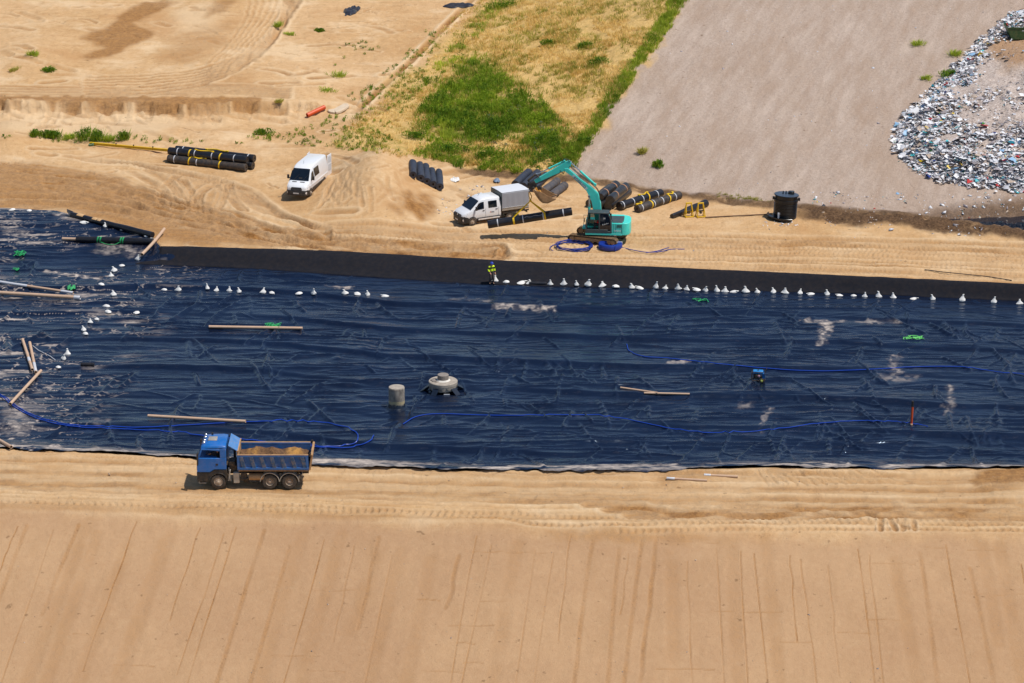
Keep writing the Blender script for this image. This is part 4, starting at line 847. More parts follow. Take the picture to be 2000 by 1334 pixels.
m = MB(); m.loft([[(x, -1.09, 2.645), (x, -.4, 2.68), (x, .4, 2.68), (x, 1.09, 2.645), (x, 1.09, 2.655), (x, .4, 2.695), (x, -.4, 2.695), (x, -1.09, 2.655)] for x in np.linspace(-1.0, -3.7, 9)]); m.build('roof_cover', mat('white_tarpaulin', S(228, 230, 236, .8), .5, var=.03), PUP)
m = MB(); m.box((-1.01, 0, 1.9), (.03, 2.2, 1.5)); m.build('front_frame', M_TEALD, PUP)
for i in range(14): pass
m = MB(); m.tube([(-1.05-2.6*i/26, 1.125, 1.27+(.02 if i % 2 else -.02)) for i in range(27)], .012); m.build('lacing_rope', MATS['plate_white'], PUP)
# ------------------------------------------------------------------ excavator
ge = G(1167, 468.5); HD = R(175)
EXC = thing('excavator', 'teal crawler excavator lifting a black roll on yellow slings', 'excavator', (ge.x, ge.y, ge.z), HD)
M_TRACK = mat('track_steel', S(120, 96, 72, .7), .75, .3, var=.3, scale=4, dust=.5)
TR_ = Matrix.Rotation(R(-15), 4, 'Z')
TL, TH = 4.45, .68
def loop(i, n, off=0.0):   # position round the track belt
    r = TH/2-.02+off; L = TL-TH; per = 2*L+2*math.pi*(TH/2-.02); s = per*i/n
    if s < L: return (-L/2+s, TH/2+r, 0.0)
    s -= L
    if s < math.pi*(TH/2-.02): a = s/(TH/2-.02); return (L/2+r*math.sin(a), TH/2+r*math.cos(a), a)
    s -= math.pi*(TH/2-.02)
    if s < L: return (L/2-s, TH/2-r, math.pi)
    s -= L; a = s/(TH/2-.02); return (-L/2-r*math.sin(a), TH/2-r*math.cos(a), math.pi+a)
for s in (-1, 1):
    y = s*1.2; NS = 50; m = MB()
    for i in range(NS):
        x, z, a = loop(i, NS); T = TR_ @ Matrix.Translation((x, y, z)) @ Matrix.Rotation(a, 4, 'Y')
        m.box((0, 0, 0), (.2, .6, .035), T); m.box((.05, 0, .03), (.025, .6, .04), T); m.box((-.05, 0, .025), (.02, .6, .03), T)
    tk = m.build('track', M_TRACK, EXC, smooth=0)
    m = MB(); m.box((0, y, .36), (3.3, .28, .3), TR_)
    for i in range(7): x = -1.5+i*.5; m.cyl(TR_ @ Vector((x, y-.16, .2)), TR_ @ Vector((x, y+.16, .2)), .12)
    m.build('track_frame', M_SOILT, tk, .02)
    for x in (-(TL-TH)/2, (TL-TH)/2): m = MB(); m.lathe([(.02, -.2), (.24, -.2), (.27, -.1), (.27, .1), (.24, .2), (.2, .21), (.18, .26), (.02, .27)], 20, TR_ @ Matrix.Translation((x, y, TH/2)) @ Matrix.Rotation(R(-90)*s, 4, 'X')); m.build('idler_wheel', M_SOILT, tk)
m = MB(); m.box((0, 0, .62), (1.6, 1.9, .32), TR_); m.cyl((0, 0, .7), (0, 0, 1.0), .62, n=24); m.build('undercarriage', M_CHASSIS, EXC, .03)
# house
def prz(poly, z0, z1, m): # plan polygon extruded in z
    n = len(poly); m.add([(x, y, z0) for x, y in poly]+[(x, y, z1) for x, y in poly], [tuple(range(n-1, -1, -1)), tuple(range(n, 2*n))]+[(i, (i+1) % n, (i+1) % n+n, i+n) for i in range(n)]); return m
m = MB(); prz([(1.35, -1.28), (1.35, -.4), (.9, -.3), (.9, .3), (1.0, 1.28), (-2.2, 1.3), (-2.2, -1.3)], .98, 1.16, m); m.build('deck', M_TEAL, EXC, .03)
m = MB(); m.box((-1.75, .72, 1.63), (.98, 1.12, .92)); m.box((-1.55, -.72, 1.66), (1.5, 1.1, .98)); m.box((.2, -.8, 1.5), (1.7, .9, .7)); m.build('engine_housing', M_TEAL, EXC, .05)
m = MB(); m.box((-1.5, 0, 2.12), (1.6, 1.5, .1)); m.box((-1.78, .72, 2.115), (.9, .9, .06)); m.build('bonnet', M_TEALD, EXC, .03)
m = MB(); ar = [(-2.15, 1.3), (-2.5, 1.27), (-2.78, 1.05), (-2.9, .6), (-2.92, 0), (-2.9, -.6), (-2.78, -1.05), (-2.5, -1.27), (-2.15, -1.3)]; prz(ar, 1.0, 2.1, m); m.build('counterweight', M_TEAL, EXC, .07, seg=3)
m = MB()
for k in range(4): m.box((-1.92, 1.29, 1.72+k*.07), (.4, .02, .035))
m.build('air_grille', M_DARK, EXC)
m = MB(); 
for x in (-1.45, -1.62, -2.15): m.box((x, 1.285, 1.6), (.015, .01, .85))
m.build('panel_gap', M_DARK, EXC)
for x, y in ((-1.0, .95), (-1.2, .55)): m = MB(); m.tube([(x, y, 2.1), (x, y, 2.65)], .02); m.box((x, y, 2.68), (.08, .08, .12)); m.build('aerial', M_DARK, EXC)
m = MB(); m.tube([(1.3, -1.25, 1.1), (1.3, -1.25, 2.0), (-.6, -1.25, 2.1), (-.6, -1.25, 1.9)], .025); m.build('handrail', M_DARK, EXC)
# cab, hollow with dark frame
CX0, CX1, CY0, CY1, CZ0, CZ1 = -1.3, .98, .32, 1.3, 1.16, 3.0
m = MB()
m.box((-.13, (CY0+CY1)/2, CZ1-.05), (1.86, CY1-CY0, .12)); m.box(((CX0+CX1)/2, (CY0+CY1)/2, CZ0+.1), (CX1-CX0, CY1-CY0, .2)); m.box((CX0+.03, (CY0+CY1)/2, 1.75), (.06, CY1-CY0, 1.1))
for yy in (CY0+.04, CY1-.04):
    m.prism([(.98, 1.3), (.98, 1.9), (.78, 2.95), (.68, 2.95), (.86, 1.9), (.86, 1.3)], yy-.04, yy+.04)
    m.prism([(-.16, 1.3), (-.16, 2.95), (-.28, 2.95), (-.28, 1.3)], yy-.04, yy+.04); m.prism([(-1.3, 1.3), (-1.24, 2.5), (-1.02, 2.95), (-.88, 2.95), (-1.12, 2.45), (-1.18, 1.3)], yy-.04, yy+.04)
m.prism([(.9, 1.3), (.9, 1.5), (-.95, 1.5), (-.95, 1.3)], CY1-.06, CY1)
cb = m.build('cab', M_TEALD, EXC, .03)
m = MB(); m.prism([(-.3, 1.5), (-.3, 2.9), (-.92, 2.9), (-1.14, 2.45), (-1.18, 1.5)], CY1-.03, CY1-.02); m.build('rear_side_window', M_GLASS, EXC, smooth=0)
m = MB(); m.add([(.965, CY0+.08, 1.35), (.965, CY1-.08, 1.35), (.965, CY1-.08, 1.9), (.965, CY0+.08, 1.9), (.77, CY1-.08, 2.92), (.77, CY0+.08, 2.92)], [(0, 1, 2, 3), (3, 2, 4, 5)]); m.build('windscreen', M_CLEAR, EXC, smooth=0)
m = MB(); m.prism([(.84, 1.52), (.84, 1.95), (.66, 2.88), (-.14, 2.88), (-.14, 1.52)], CY0+.03, CY0+.04); m.build('side_window', M_CLEAR, EXC, smooth=0)
m = MB(); m.box((-.35, .82, 1.6), (.5, .5, .3)); m.box((-.58, .82, 2.0), (.14, .48, .7)); m.build('seat', M_DARK, EXC, .04)
m = MB(); m.tube([(.2, .6, 1.4), (.25, .6, 1.95)], .03); m.tube([(.15, 1.0, 1.4), (.2, 1.0, 1.95)], .03); m.build('control_lever', M_DARK, EXC)
opr = person('excavator operator in a red shirt seated in the teal excavator cab', EXC.matrix_basis @ Vector((-.28, .82, 1.72)), HD, SIT, (M_RED, mat('dark_trousers', S(52, 50, 54, .7), .9)))
m = MB(); m.box((-.1, .8, 3.0), (1.2, .7, .05)); m.build('cab_roof_panel', M_TEALD, EXC, .02)
m = MB(); m.box((1.05, 1.4, 2.35), (.07, .18, .32)); m.tube([(.95, 1.28, 1.6), (1.05, 1.38, 2.3)], .015); m.build('mirror', M_DARK, EXC, .02)
# boom, stick, rams
def limb(poly, w_, name, m_, parent=EXC, y0=0, bev=.03):
    mb = MB(); mb.prism(poly, y0-w_/2, y0+w_/2); return mb.build(name, m_, parent, bev)
BY = -.12
boom = limb([(-.28, 1.55), (.18, 1.5), (.36, 2.6), (.56, 3.5), (1.0, 4.42), (2.32, 5.74), (2.94, 6.16), (2.92, 6.38), (2.6, 6.40), (1.6, 5.52), (.5, 4.72), (-.02, 4.2), (-.26, 3.3), (-.32, 2.4)], .38, 'boom', M_TEAL, y0=BY)
m = MB(); m.prism([(.86, 4.66), (1.02, 4.52), (2.26, 5.74), (2.12, 5.86)], BY+.192, BY+.2); m.build('boom_label_band', mat('pale_sign', S(196, 214, 220, .8), .5, var=.05), boom, smooth=0)
def text(s, size, M, m_, parent, name='lettering'):
    cu = bpy.data.curves.new('text', 'FONT'); cu.body = s; cu.size = size; cu.extrude = .004; cu.align_x = 'CENTER'; cu.align_y = 'CENTER'
    t = bpy.data.objects.new('text', cu); COL.objects.link(t); dg = bpy.context.evaluated_depsgraph_get(); me = bpy.data.meshes.new_from_object(t.evaluated_get(dg)); bpy.data.objects.remove(t)
    me.transform(M); me.name = name; me.materials.clear(); me.materials.append(m_); o = bpy.data.objects.new(name, me); COL.objects.link(o); o.parent = parent; return o
def face_left(x, z, y, ang=0.0):   # text plane on the +y side, reading towards -x
    return Matrix.Translation((x, y, z)) @ Matrix(((-1, 0, 0, 0), (0, 0, 1, 0), (0, 1, 0, 0), (0, 0, 0, 1))) @ Matrix.Rotation(ang, 4, 'Z')
M_LET = mat('white_lettering', S(236, 240, 240, .85), .5, var=.02)
text('KOBELCO', .3, face_left(1.57, 5.19, BY+.206, R(-43)), mat('dark_lettering', S(40, 84, 96, .7), .5), boom)
text('SK210', .22, face_left(-1.8, 1.4, 1.285), M_LET, EXC); text('Kobelco', .17, face_left(-.74, 2.0, CY1-.012, R(18)), M_LET, EXC); text('SK', .2, face_left(-.66, 2.5, CY1-.012, R(10)), M_LET, EXC)
stick = limb([(2.42, 6.5), (2.3, 6.9), (2.55, 7.06), (3.0, 6.88), (3.9, 6.28), (5.55, 5.26), (5.6, 5.04), (5.3, 5.02), (3.9, 5.72), (3.1, 6.08), (2.75, 6.16)], .3, 'stick', M_TEAL, y0=BY)
def ram(a, b, r, split, name, parent=EXC, y=BY):
    a = Vector((a[0], y, a[1])); b = Vector((b[0], y, b[1])); c = a+(b-a)*split
    mb = MB(); mb.cyl(a, c, r); mb.cyl(c-(b-a)*.02, c, r*1.2); mb.cyl((a.x, y-r*1.3, a.z), (a.x, y+r*1.3, a.z), r*1.1); o = mb.build(name, M_TEAL, parent)
    q = MB(); q.cyl(c, b, r*.55); q.cyl((b.x, y-r*1.3, b.z), (b.x, y+r*1.3, b.z), r*1.0); q.build('ram_rod', M_CHROME, o); return o
ram((.25, 4.95), (2.38, 6.88), .1, .62, 'stick_ram')
ram((2.95, 7.0), (5.35, 5.75), .085, .55, 'bucket_ram')
for y in (BY-.34, BY+.34): ram((.75, 1.6), (.75, 4.0), .1, .6, 'boom_ram', y=y)
m = MB()
for k, (a, b, c) in enumerate((((-.2, 2.0), (-.1, 4.2), (.6, 5.1)), ((.4, 5.0), (1.5, 5.75), (2.5, 6.6)), ((2.4, 7.0), (2.9, 7.2), (3.2, 6.9)), ((2.9, 6.3), (3.0, 5.9), (3.3, 6.2)), ((3.2, 6.05), (4.3, 5.4), (5.4, 4.9)))):
    for y in (-.15, .15): m.tube(spline([(a[0], BY+y, a[1]), (b[0], BY+y, b[1]), (c[0], BY+y, c[1])], 6), .028)
m.build('hydraulic_hose', M_DARK, EXC)
# tilting quick coupler, linkage, grading bucket
m = MB(); m.prism([(5.35, 5.75), (5.5, 5.78), (6.15, 5.25), (6.05, 5.12)], BY-.2, BY+.2); m.prism([(4.95, 5.35), (5.05, 5.45), (5.5, 5.75), (5.35, 5.8)], BY-.2, BY+.2); m.build('bucket_link', M_CHASSIS, EXC, .02)
m = MB(); m.box((5.72, BY, 4.82), (.75, .5, .5), ry=R(28)); m.cyl((5.6, BY-.45, 4.6), (5.6, BY+.45, 4.6), .13); m.box((5.2, BY, 4.5), (.6, .45, .35), ry=R(25)); m.cyl((6.02, BY-.3, 5.0), (6.02, BY+.3, 5.0), .09); m.build('quick_coupler', M_DARK, EXC, .03)
m = MB(); m.box((5.45, BY+.05, 4.42), (.42, .6, .34), ry=R(20)); m.cyl((5.25, BY-.32, 4.28), (5.25, BY+.34, 4.28), .14); m.cyl((5.1, BY+.2, 4.4), (4.9, BY+.32, 4.1), .09); m.build('tilt_rotator', mat('amber_steel', S(206, 140, 30, .75), .5, dust=.2), EXC, .04)
m = MB(); pr = [(5.6, 4.5), (5.35, 4.05), (5.05, 3.62), (4.75, 3.38), (4.3, 3.36), (3.6, 3.72), (3.64, 3.82), (4.3, 3.52), (4.7, 3.54), (4.92, 3.78), (5.15, 4.2), (5.45, 4.6)]
m.prism(pr, BY-.75, BY+.75)
for y in (BY-.75, BY+.72): m.prism([(5.5, 4.5), (5.33, 4.05), (5.03, 3.64), (4.74, 3.4), (4.3, 3.38), (3.62, 3.74), (4.2, 4.0), (4.9, 4.4)], y, y+.03)
bk = m.build('bucket', M_SOILT, EXC, .015)
m = MB(); m.box((5.95, BY, 4.5), (.16, .1, .3)); m.tube([(5.95, BY, 4.4), (5.98, BY, 4.25), (6.05, BY, 4.18), (6.02, BY, 4.08), (5.93, BY, 4.12)], .03); m.build('lifting_hook', M_CHROME, EXC)
for o_ in list(EXC.children):
    if o_.name.split('.')[0] in ('deck', 'engine_housing', 'bonnet', 'counterweight', 'air_grille', 'panel_gap', 'aerial', 'handrail', 'cab', 'rear_side_window', 'windscreen', 'side_window', 'seat', 'control_lever', 'cab_roof_panel', 'mirror', 'lettering'): o_.location.z -= .16
opr.location.z -= .16
HOOK = EXC.matrix_basis @ Vector((5.98, BY, 4.14))
# ------------------------------------------------------------------ rolls of liner
M_ROLL = mat('black_roll_sheet', S(26, 29, 38, .75), .36, var=.25, scale=1.3, dust=.03)
M_ROLLD = mat('dusty_roll_sheet', S(48, 46, 48, .75), .6, var=.3, scale=1.6, dust=.16)
M_FELT = mat('felt_roll_sheet', S(44, 54, 72, .75), .6, var=.25, scale=1.6, dust=.06)
M_FELTD = mat('dusty_felt_roll_sheet', S(76, 76, 82, .75), .8, var=.3, scale=1.6, dust=.16, bump=.4)
M_WRAP = mat('black_plastic_wrap', S(40, 43, 48, .75), .3, var=.3, scale=2, dust=.08, bump=.5)
M_BAND = mat('pale_tape', S(214, 216, 222, .8), .5, var=.05)
M_CARD = mat('cardboard_tube', S(212, 178, 150, .76), .8, var=.07, dust=.1)
M_CARDIN = mat('tube_inside', S(90, 74, 62, .7), .9)
M_PEACH = mat('faded_orange_webbing', S(204, 150, 112, .8), .8)
M_GREENS = mat('green_strap_webbing', S(40, 176, 100, .7), .6, var=.15)
def frame(a, b):
    a, b = Vector(a), Vector(b); d = b-a; return a, d.length, math.atan2(d.y, d.x), -math.atan2(d.z, math.hypot(d.x, d.y))
def roll(label, a, b, r, m_, bands=(), straps=(), group=None, cat='roll', lumpy=.02, open_end=True, name='liner_roll', core=True, knots=(), strap_m=None, sag=0.0, rb=None, seed=0):
    a, L, rz, ry = frame(a, b); t = thing(name, label, cat, a, rz, group, ry=ry)
    n, K = 26, 22; rings = []; rr_ = random.Random(seed*13+int(L*100))
    ph = [rr_.uniform(0, 6.28) for _ in range(6)]
    def rad(x, k):
        q = 2*math.pi*k/n; f = 1+lumpy*(math.sin(q*2+ph[0]+x*.8)+.6*math.sin(q*3+ph[1]-x*1.7)+.7*math.sin(x*2.3+ph[2])); return (r+((rb or r)-r)*x/L)*f
    def ring(x, s=1.0, inset=0): return [(x+inset, rad(x, k)*s*math.cos(2*math.pi*k/n), rad(x, k)*s*math.sin(2*math.pi*k/n)-sag*math.sin(math.pi*x/L)) for k in range(n)]
    m = MB(); xs_ = [L*i/K for i in range(K+1)]
    for i in range(1, K): xs_[i] += rr_.uniform(-.05, .05)
    cr = .34 if core else .02
    R_ = [ring(0, cr, .35), ring(0, cr, .01), ring(0, .97), ring(0, 1.0, .03)]+[ring(x) for x in xs_[1:-1]]+[ring(L, 1.0, -.03), ring(L, .97), ring(L, cr, -.01), ring(L, cr, -.35)]
    m.loft(R_); m.build('sheet', m_, t, smooth=45)
    if core:
        for x0, s in ((.0, 1), (L, -1)): q = MB(); q.lathe([(r*.33, .3*s), (r*.335, .005*s), (r*.27, .005*s), (r*.27, .3*s)], 16, Matrix.Translation((x0, 0, 0)) @ Matrix.Rotation(R(90), 4, 'Y')); q.build('core', M_CARDIN, t)
    for f in bands:
        q = MB(); x = L*f; q.loft([[(x+dx, rad(x, k)*s*math.cos(2*math.pi*k/n), rad(x, k)*s*math.sin(2*math.pi*k/n)-sag*math.sin(math.pi*f)) for k in range(n)] for dx, s in ((-.045, 1.0), (-.045, 1.015), (.045, 1.015), (.045, 1.0))], cap=False); q.build('band', M_BAND, t)
    for f in straps:
        q = MB(); x = L*f; q.loft([[(x+dx+.05*math.sin(2*math.pi*k/n), rad(x, k)*s*math.cos(2*math.pi*k/n), rad(x, k)*s*math.sin(2*math.pi*k/n)-sag*math.sin(math.pi*f)) for k in range(n)] for dx, s in ((-.065, 1.0), (-.065, 1.035), (.065, 1.035), (.065, 1.0))], cap=False); q.build('strap', strap_m or M_YEL, t)
    for f0, f1 in knots:   # loose strap lying along the top
        q = MB(); p = []
        for i in range(10): u = i/9; x = L*(f0+(f1-f0)*u); p.append((x, r*.35*math.sin(u*7+ph[3]), r*(1.06+.10*abs(math.sin(u*5)))))
        q.tube(p, .055, n=5); q.box(p[0], (.24, .16, .12)); q.box(p[-1], (.2, .2, .1)); q.build('loose_strap', strap_m or M_YEL, t)
    return t
def C(px, py, h): return G(px, py, h)
gl = 'liner rolls stacked on the sand at the left'
r_ = .37
a, b = C(329, 309.5, r_), C(481, 327.5, r_)
roll('dusty black liner roll at the front of the stack beside the yellow beam', a, b, r_, M_ROLLD, (.09, .38), (.28, .67), gl, knots=((.30, .48),), seed=1)
d = Vector(b)-Vector(a); d.z = 0; nrm = Vector((-d.y, d.x, 0)).normalized()
if nrm.y < 0: nrm = -nrm
roll('black liner roll on the ground just behind the dusty roll of the left stack', a+nrm*.76+Vector((.25, 0, 0)), b+nrm*.76+Vector((.3, 0, 0)), r_, M_ROLL, (.9,), (), gl, seed=2)
up = Vector((0, 0, .64))
roll('black liner roll on top of the left stack with yellow straps and four pale bands', a+nrm*.38+up-d.normalized()*.1, b+nrm*.38+up-d.normalized()*.02, r_, M_ROLL, (.12, .34, .56, .84), (.27, .66), gl, knots=((.34, .56),), seed=3)
roll('black liner roll at the back on top of the left stack', a+nrm*1.14+up+d.normalized()*.25, b+nrm*1.14+up+d.normalized()*.3, r_, M_ROLL, (.1, .93), (), gl, knots=((.4, .66),), seed=4)
# yellow spreader beam
a, b = C(175, 279.5, .22), C(338, 295, .22); a_, L, rz, ry = frame(a, b)
t = thing('spreader_beam', 'long yellow steel lifting beam lying on sand against the left roll stack', 'lifting beam', a_, rz)
m = MB(); m.box((L/2, 0, .08), (L, .2, .05)); m.box((L/2, 0, -.12), (L, .2, .05)); m.box((L/2, 0, -.02), (L, .06, .2))
for f in (.02, .3, .52, .75, .98): m.box((L*f, 0, -.02), (.06, .2, .2))
m.build('beam', M_YPAINT, t, .008)
for f in (.32, .53, .76): m = MB(); m.box((L*f, 0, .15), (.12, .05, .1)); m.cyl((L*f, -.04, .18), (L*f, .04, .18), .06); m.build('lifting_lug', M_CHASSIS, t)
m = MB(); m.box((.2, -.05, -.12), (.5, .42, .14), rz=.3); m.tube(spline([(.1, -.3, -.15), (.3, -.35, -.05), (.5, 0, .05), (.6, .2, -.15)], 5), .05); m.build('green_sling_bundle', mat('dull_green_cloth', S(120, 150, 110, .7), .8), t, .02)
# roll hanging from the excavator
pa = Vector(P(952, 437.5, 1.25)+(1.25,)); pb = Vector(P(1117, 412, 2.68)+(2.68,))
yv = HOOK.y+.1
def atY(px, py, y): dx, dy, dz = rays(px, py); t_ = y/dy; return Vector((float(dx*t_), y, float(HC+dz*t_)))
pa, pb = atY(953, 438.5, yv+.12), atY(1117, 412.5, yv-.10)
HR = roll('shiny black liner roll hanging in yellow slings from the excavator', pa, pb, .36, M_ROLL, (.12, .42, .66, .9), (), None, lumpy=.018, seed=5)
m = MB(); q = []
for i in range(9): u = i/8; q.append((HR.name and (pb-pa).length*(.44+.22*u), -.30+.03*math.sin(i*2.1), .20+.05*math.sin(i*1.7)))
m.tube(q, .035, n=5); m.build('torn_film', mat('silver_film', S(150, 152, 160, .7), .25, var=.3), HR)
apex = atY(1036, 392.5, yv)
t = thing('lifting_sling', 'yellow web sling from the excavator hook around the hanging roll', 'sling', apex)
ax = (pb-pa).normalized()
for f, px in ((.31, 1003), (.68, 1064)):
    c = pa+(pb-pa)*f; side = Vector((ax.y, -ax.x, 0)).normalized()
    if side.y > 0: side = -side
    upv = side.cross(ax); upv = upv if upv.z > 0 else -upv
    for sg in (1, -1):
        pts = [Vector((0, 0, 0))]+[c+(side*sg*math.sin(R(q))+upv*math.cos(R(q)))*.385-apex for q in (38, 60, 85, 110, 140, 180)]
        m = MB(); rg = []
        for i, p in enumerate(pts):
            e = ax*.075; dd_ = (pts[min(i+1, len(pts)-1)]-pts[max(i-1, 0)]).normalized(); nn = ax.cross(dd_).normalized()*.012; rg.append([p-e-nn, p+e-nn, p+e+nn, p-e+nn])
        m.loft(rg); m.build('web_leg', M_YEL, t, smooth=0)
m = MB(); hk = HOOK-apex; m.tube([Vector((0, 0, 0)), Vector((-.12, 0, hk.z*.5)), hk+Vector((-.04, 0, 0))], .045); m.tube([Vector((0, 0, 0)), Vector((.10, 0, hk.z*.5)), hk+Vector((.04, 0, 0))], .045); m.build('top_loop', mat('tan_webbing', S(222, 186, 90, .8), .7), t)
m = MB(); m.lathe([(.02, -.08), (.1, -.05), (.12, .02), (.06, .1), (.01, .11)], 12); m.build('sling_knot', M_YEL, t)
# five felt rolls on the mound
g5 = 'dark felt rolls lying side by side on the sand mound'
ord5 = ['leftmost and highest', 'second from the left', 'middle', 'second from the right', 'rightmost, bottom']
for i, (x0, y0, x1, y1) in enumerate(((807, 343, 806, 317), (822, 349, 819, 321.5), (834, 355, 831, 325), (846, 361, 843, 333), (859, 366, 857, 336))):
    roll('dark felt roll, %s of the five lying on the sand mound' % ord5[i], C(x0, y0-1, .32), C(x1, y1, .32), .35, M_FELT, (), (), g5, lumpy=.035, name='felt_roll', seed=20+i)
# heap behind the excavator stick
g6 = 'felt rolls lying behind the excavator bucket'
for i, (x0, y0, x1, y1, mm, lb) in enumerate(((1006, 360, 1033, 336, M_FELT, 'dark felt roll farthest left behind the excavator bucket'), (1023, 364, 1050, 338, M_FELT, 'dark felt roll second from the left behind the excavator bucket'), (1041, 369, 1067, 343, M_FELT, 'dark felt roll directly behind the excavator coupler'), (1060, 375, 1088, 354, M_FELTD, 'dusty grey felt roll with earth on it behind the bucket'), (1077, 382, 1103, 362, M_FELTD, 'dusty grey felt roll farthest right beyond the excavator bucket'))):
    roll(lb, C(x0, y0, .34), C(x1, y1, .34), .37, mm, (), (), g6, lumpy=.035, name='felt_roll', seed=30+i)
# wrapped rolls with faded straps
g7 = 'plastic wrapped rolls heaped behind the excavator cab'
for i, (x0, y0, x1, y1, h, lb) in enumerate(((1151, 399, 1191, 367, .4, 'wrapped black roll farthest left in the heap behind the cab'), (1169, 402, 1208, 370, .4, 'wrapped black roll in the middle of the bottom row behind the cab'), (1187, 402.5, 1227, 374, .4, 'wrapped black roll at the right of the bottom row behind the cab'), (1171, 386, 1204, 361, 1.08, 'wrapped black roll lying on top of the heap, left one, with orange strap'), (1191, 391, 1223, 364, 1.08, 'wrapped black roll lying on top of the heap, right one, with orange strap'))):
    roll(lb, C(x0, y0, h), C(x1, y1, h), .41, M_WRAP, (), (.3, .8) if h > 1 else (), g7, lumpy=.05, name='wrapped_roll', strap_m=M_PEACH, core=False, seed=40+i)
# two long rolls with yellow slings, right of the cab
roll('long black liner roll on sand nearest the heap of wrapped rolls', C(1209, 402.5, .36), C(1291, 376.5, .36), .37, M_ROLL, (.06, .3, .52, .87), (.66,), 'long liner rolls right of the excavator', knots=((.5, .68),), seed=50)
roll('long dusty black liner roll with a crumpled yellow sling on its near end', C(1244, 408, .36), C(1327, 381, .36), .37, M_ROLLD, (.08, .36, .56, .86), (.3, .72), 'long liner rolls right of the excavator', knots=((.02, .12), (.74, .86)), seed=51)
roll('thin black roll with flared far end held by two yellow stands', C(1312, 422, .22), C(1379, 396.5, .3), .2, M_ROLL, (), (), None, cat='roll', rb=.34, lumpy=.05, core=False, strap_m=M_GREENS, seed=52)
for lb, px in (('yellow steel roller stand nearer the excavator around the thin roll', 1345), ('yellow steel roller stand at the right around the thin roll', 1368)):
    g = C(px, 423, 0); t = thing('roll_stand', lb, 'stand', g, R(14), 'yellow roller stands')
    for s in (-1, 1):
        m = MB(); m.tube([(s*.36, -.28, .05), (s*.22, 0, 1.28)], .05); m.tube([(s*.36, .28, .05), (s*.22, 0, 1.28)], .05); m.tube([(s*.36, -.4, .05), (s*.36, .4, .05)], .05); m.build('leg_frame', M_YPAINT, t)
    m = MB(); m.box((0, 0, 1.25), (.56, .14, .12)); m.build('crossbar', M_YPAINT, t, .01)
    m = MB(); m.box((0, 0, .52), (.66, .12, .1)); m.box((0, -.3, .06), (.74, .1, .1)); m.build('base_bar', M_YPAINT, t, .01)
    m = MB(); m.cyl((-.26, -.06, .58), (.26, -.06, .58), .06); m.cyl((0, -.1, .4), (0, .02, .4), .12); m.build('roller', M_CHASSIS, t)
# rolls at the left corner of the cell
def CL(px, py, h): return Vector(hits(px, py, h, HL)[0])
a, b = CL(140, 419, .2), CL(298, 459, .2)
t = roll('black liner roll along the sand edge with sand lying on its left part', a, b, .24, M_ROLL, (), (), None, lumpy=.03, core=False, rb=.27, seed=60)
m = MB(); m.add([(-.9, .28, -.05), (-.6, .0, .42), (-.3, -.2, .22), (0, -.3, -.1), (.2, .1, .1), (-.1, .3, .2)], [(0, 1, 5), (1, 2, 5), (2, 3, 4), (2, 4, 5)]); m.build('curled_sheet_end', M_ROLL, t)
for f, w_ in ((.12, .8), (.3, .6), (.36, .5)):
    m = MB(); L = (b-a).length; m.loft([[(L*f+w_*dx, .25*math.cos(R(q))*s, .25*math.sin(R(q))*s+.015) for q in (35, 65, 95, 125, 150)] for dx, s in ((-.5, .95), (-.25, 1.06), (.2, 1.08), (.5, .95))], closed=False, cap=False); m.build('sand_patch', mat('clinging_sand', SAND, .95, var=.1), t)
a, b = CL(150, 467, .2), CL(299, 471, .2)
t = roll('black roll tied with green straps beside the cell corner', a, b, .27, M_ROLL, (), (.285, .32, .585, .615), None, lumpy=.015, strap_m=M_GREENS, core=False, seed=61)
m = MB(); m.cyl((-1.35, 0, 0), (.3, 0, 0), .13, n=16); m.build('core', M_CARD, t)
m = MB(); L = (b-a).length; m.tube(spline([(L*.33, -.3, -.12), (L*.42, -.5, -.24), (L*.52, -.48, -.24), (L*.575, -.3, -.1)], 5), .03); m.build('loose_strap', M_GREENS, t)
a, b = CL(1034, 553, .13), CL(1067, 554, .13); roll('short black roll lying at the foot of the felt strip right of the worker', a, b, .15, M_ROLL, (), (), None, seed=62)
a, b = CL(158, 711.5, .13), CL(184, 712, .13); roll('short black roll end alone on the liner near the two leaning tubes', a, b, .16, M_ROLL, (), (), None, seed=63)
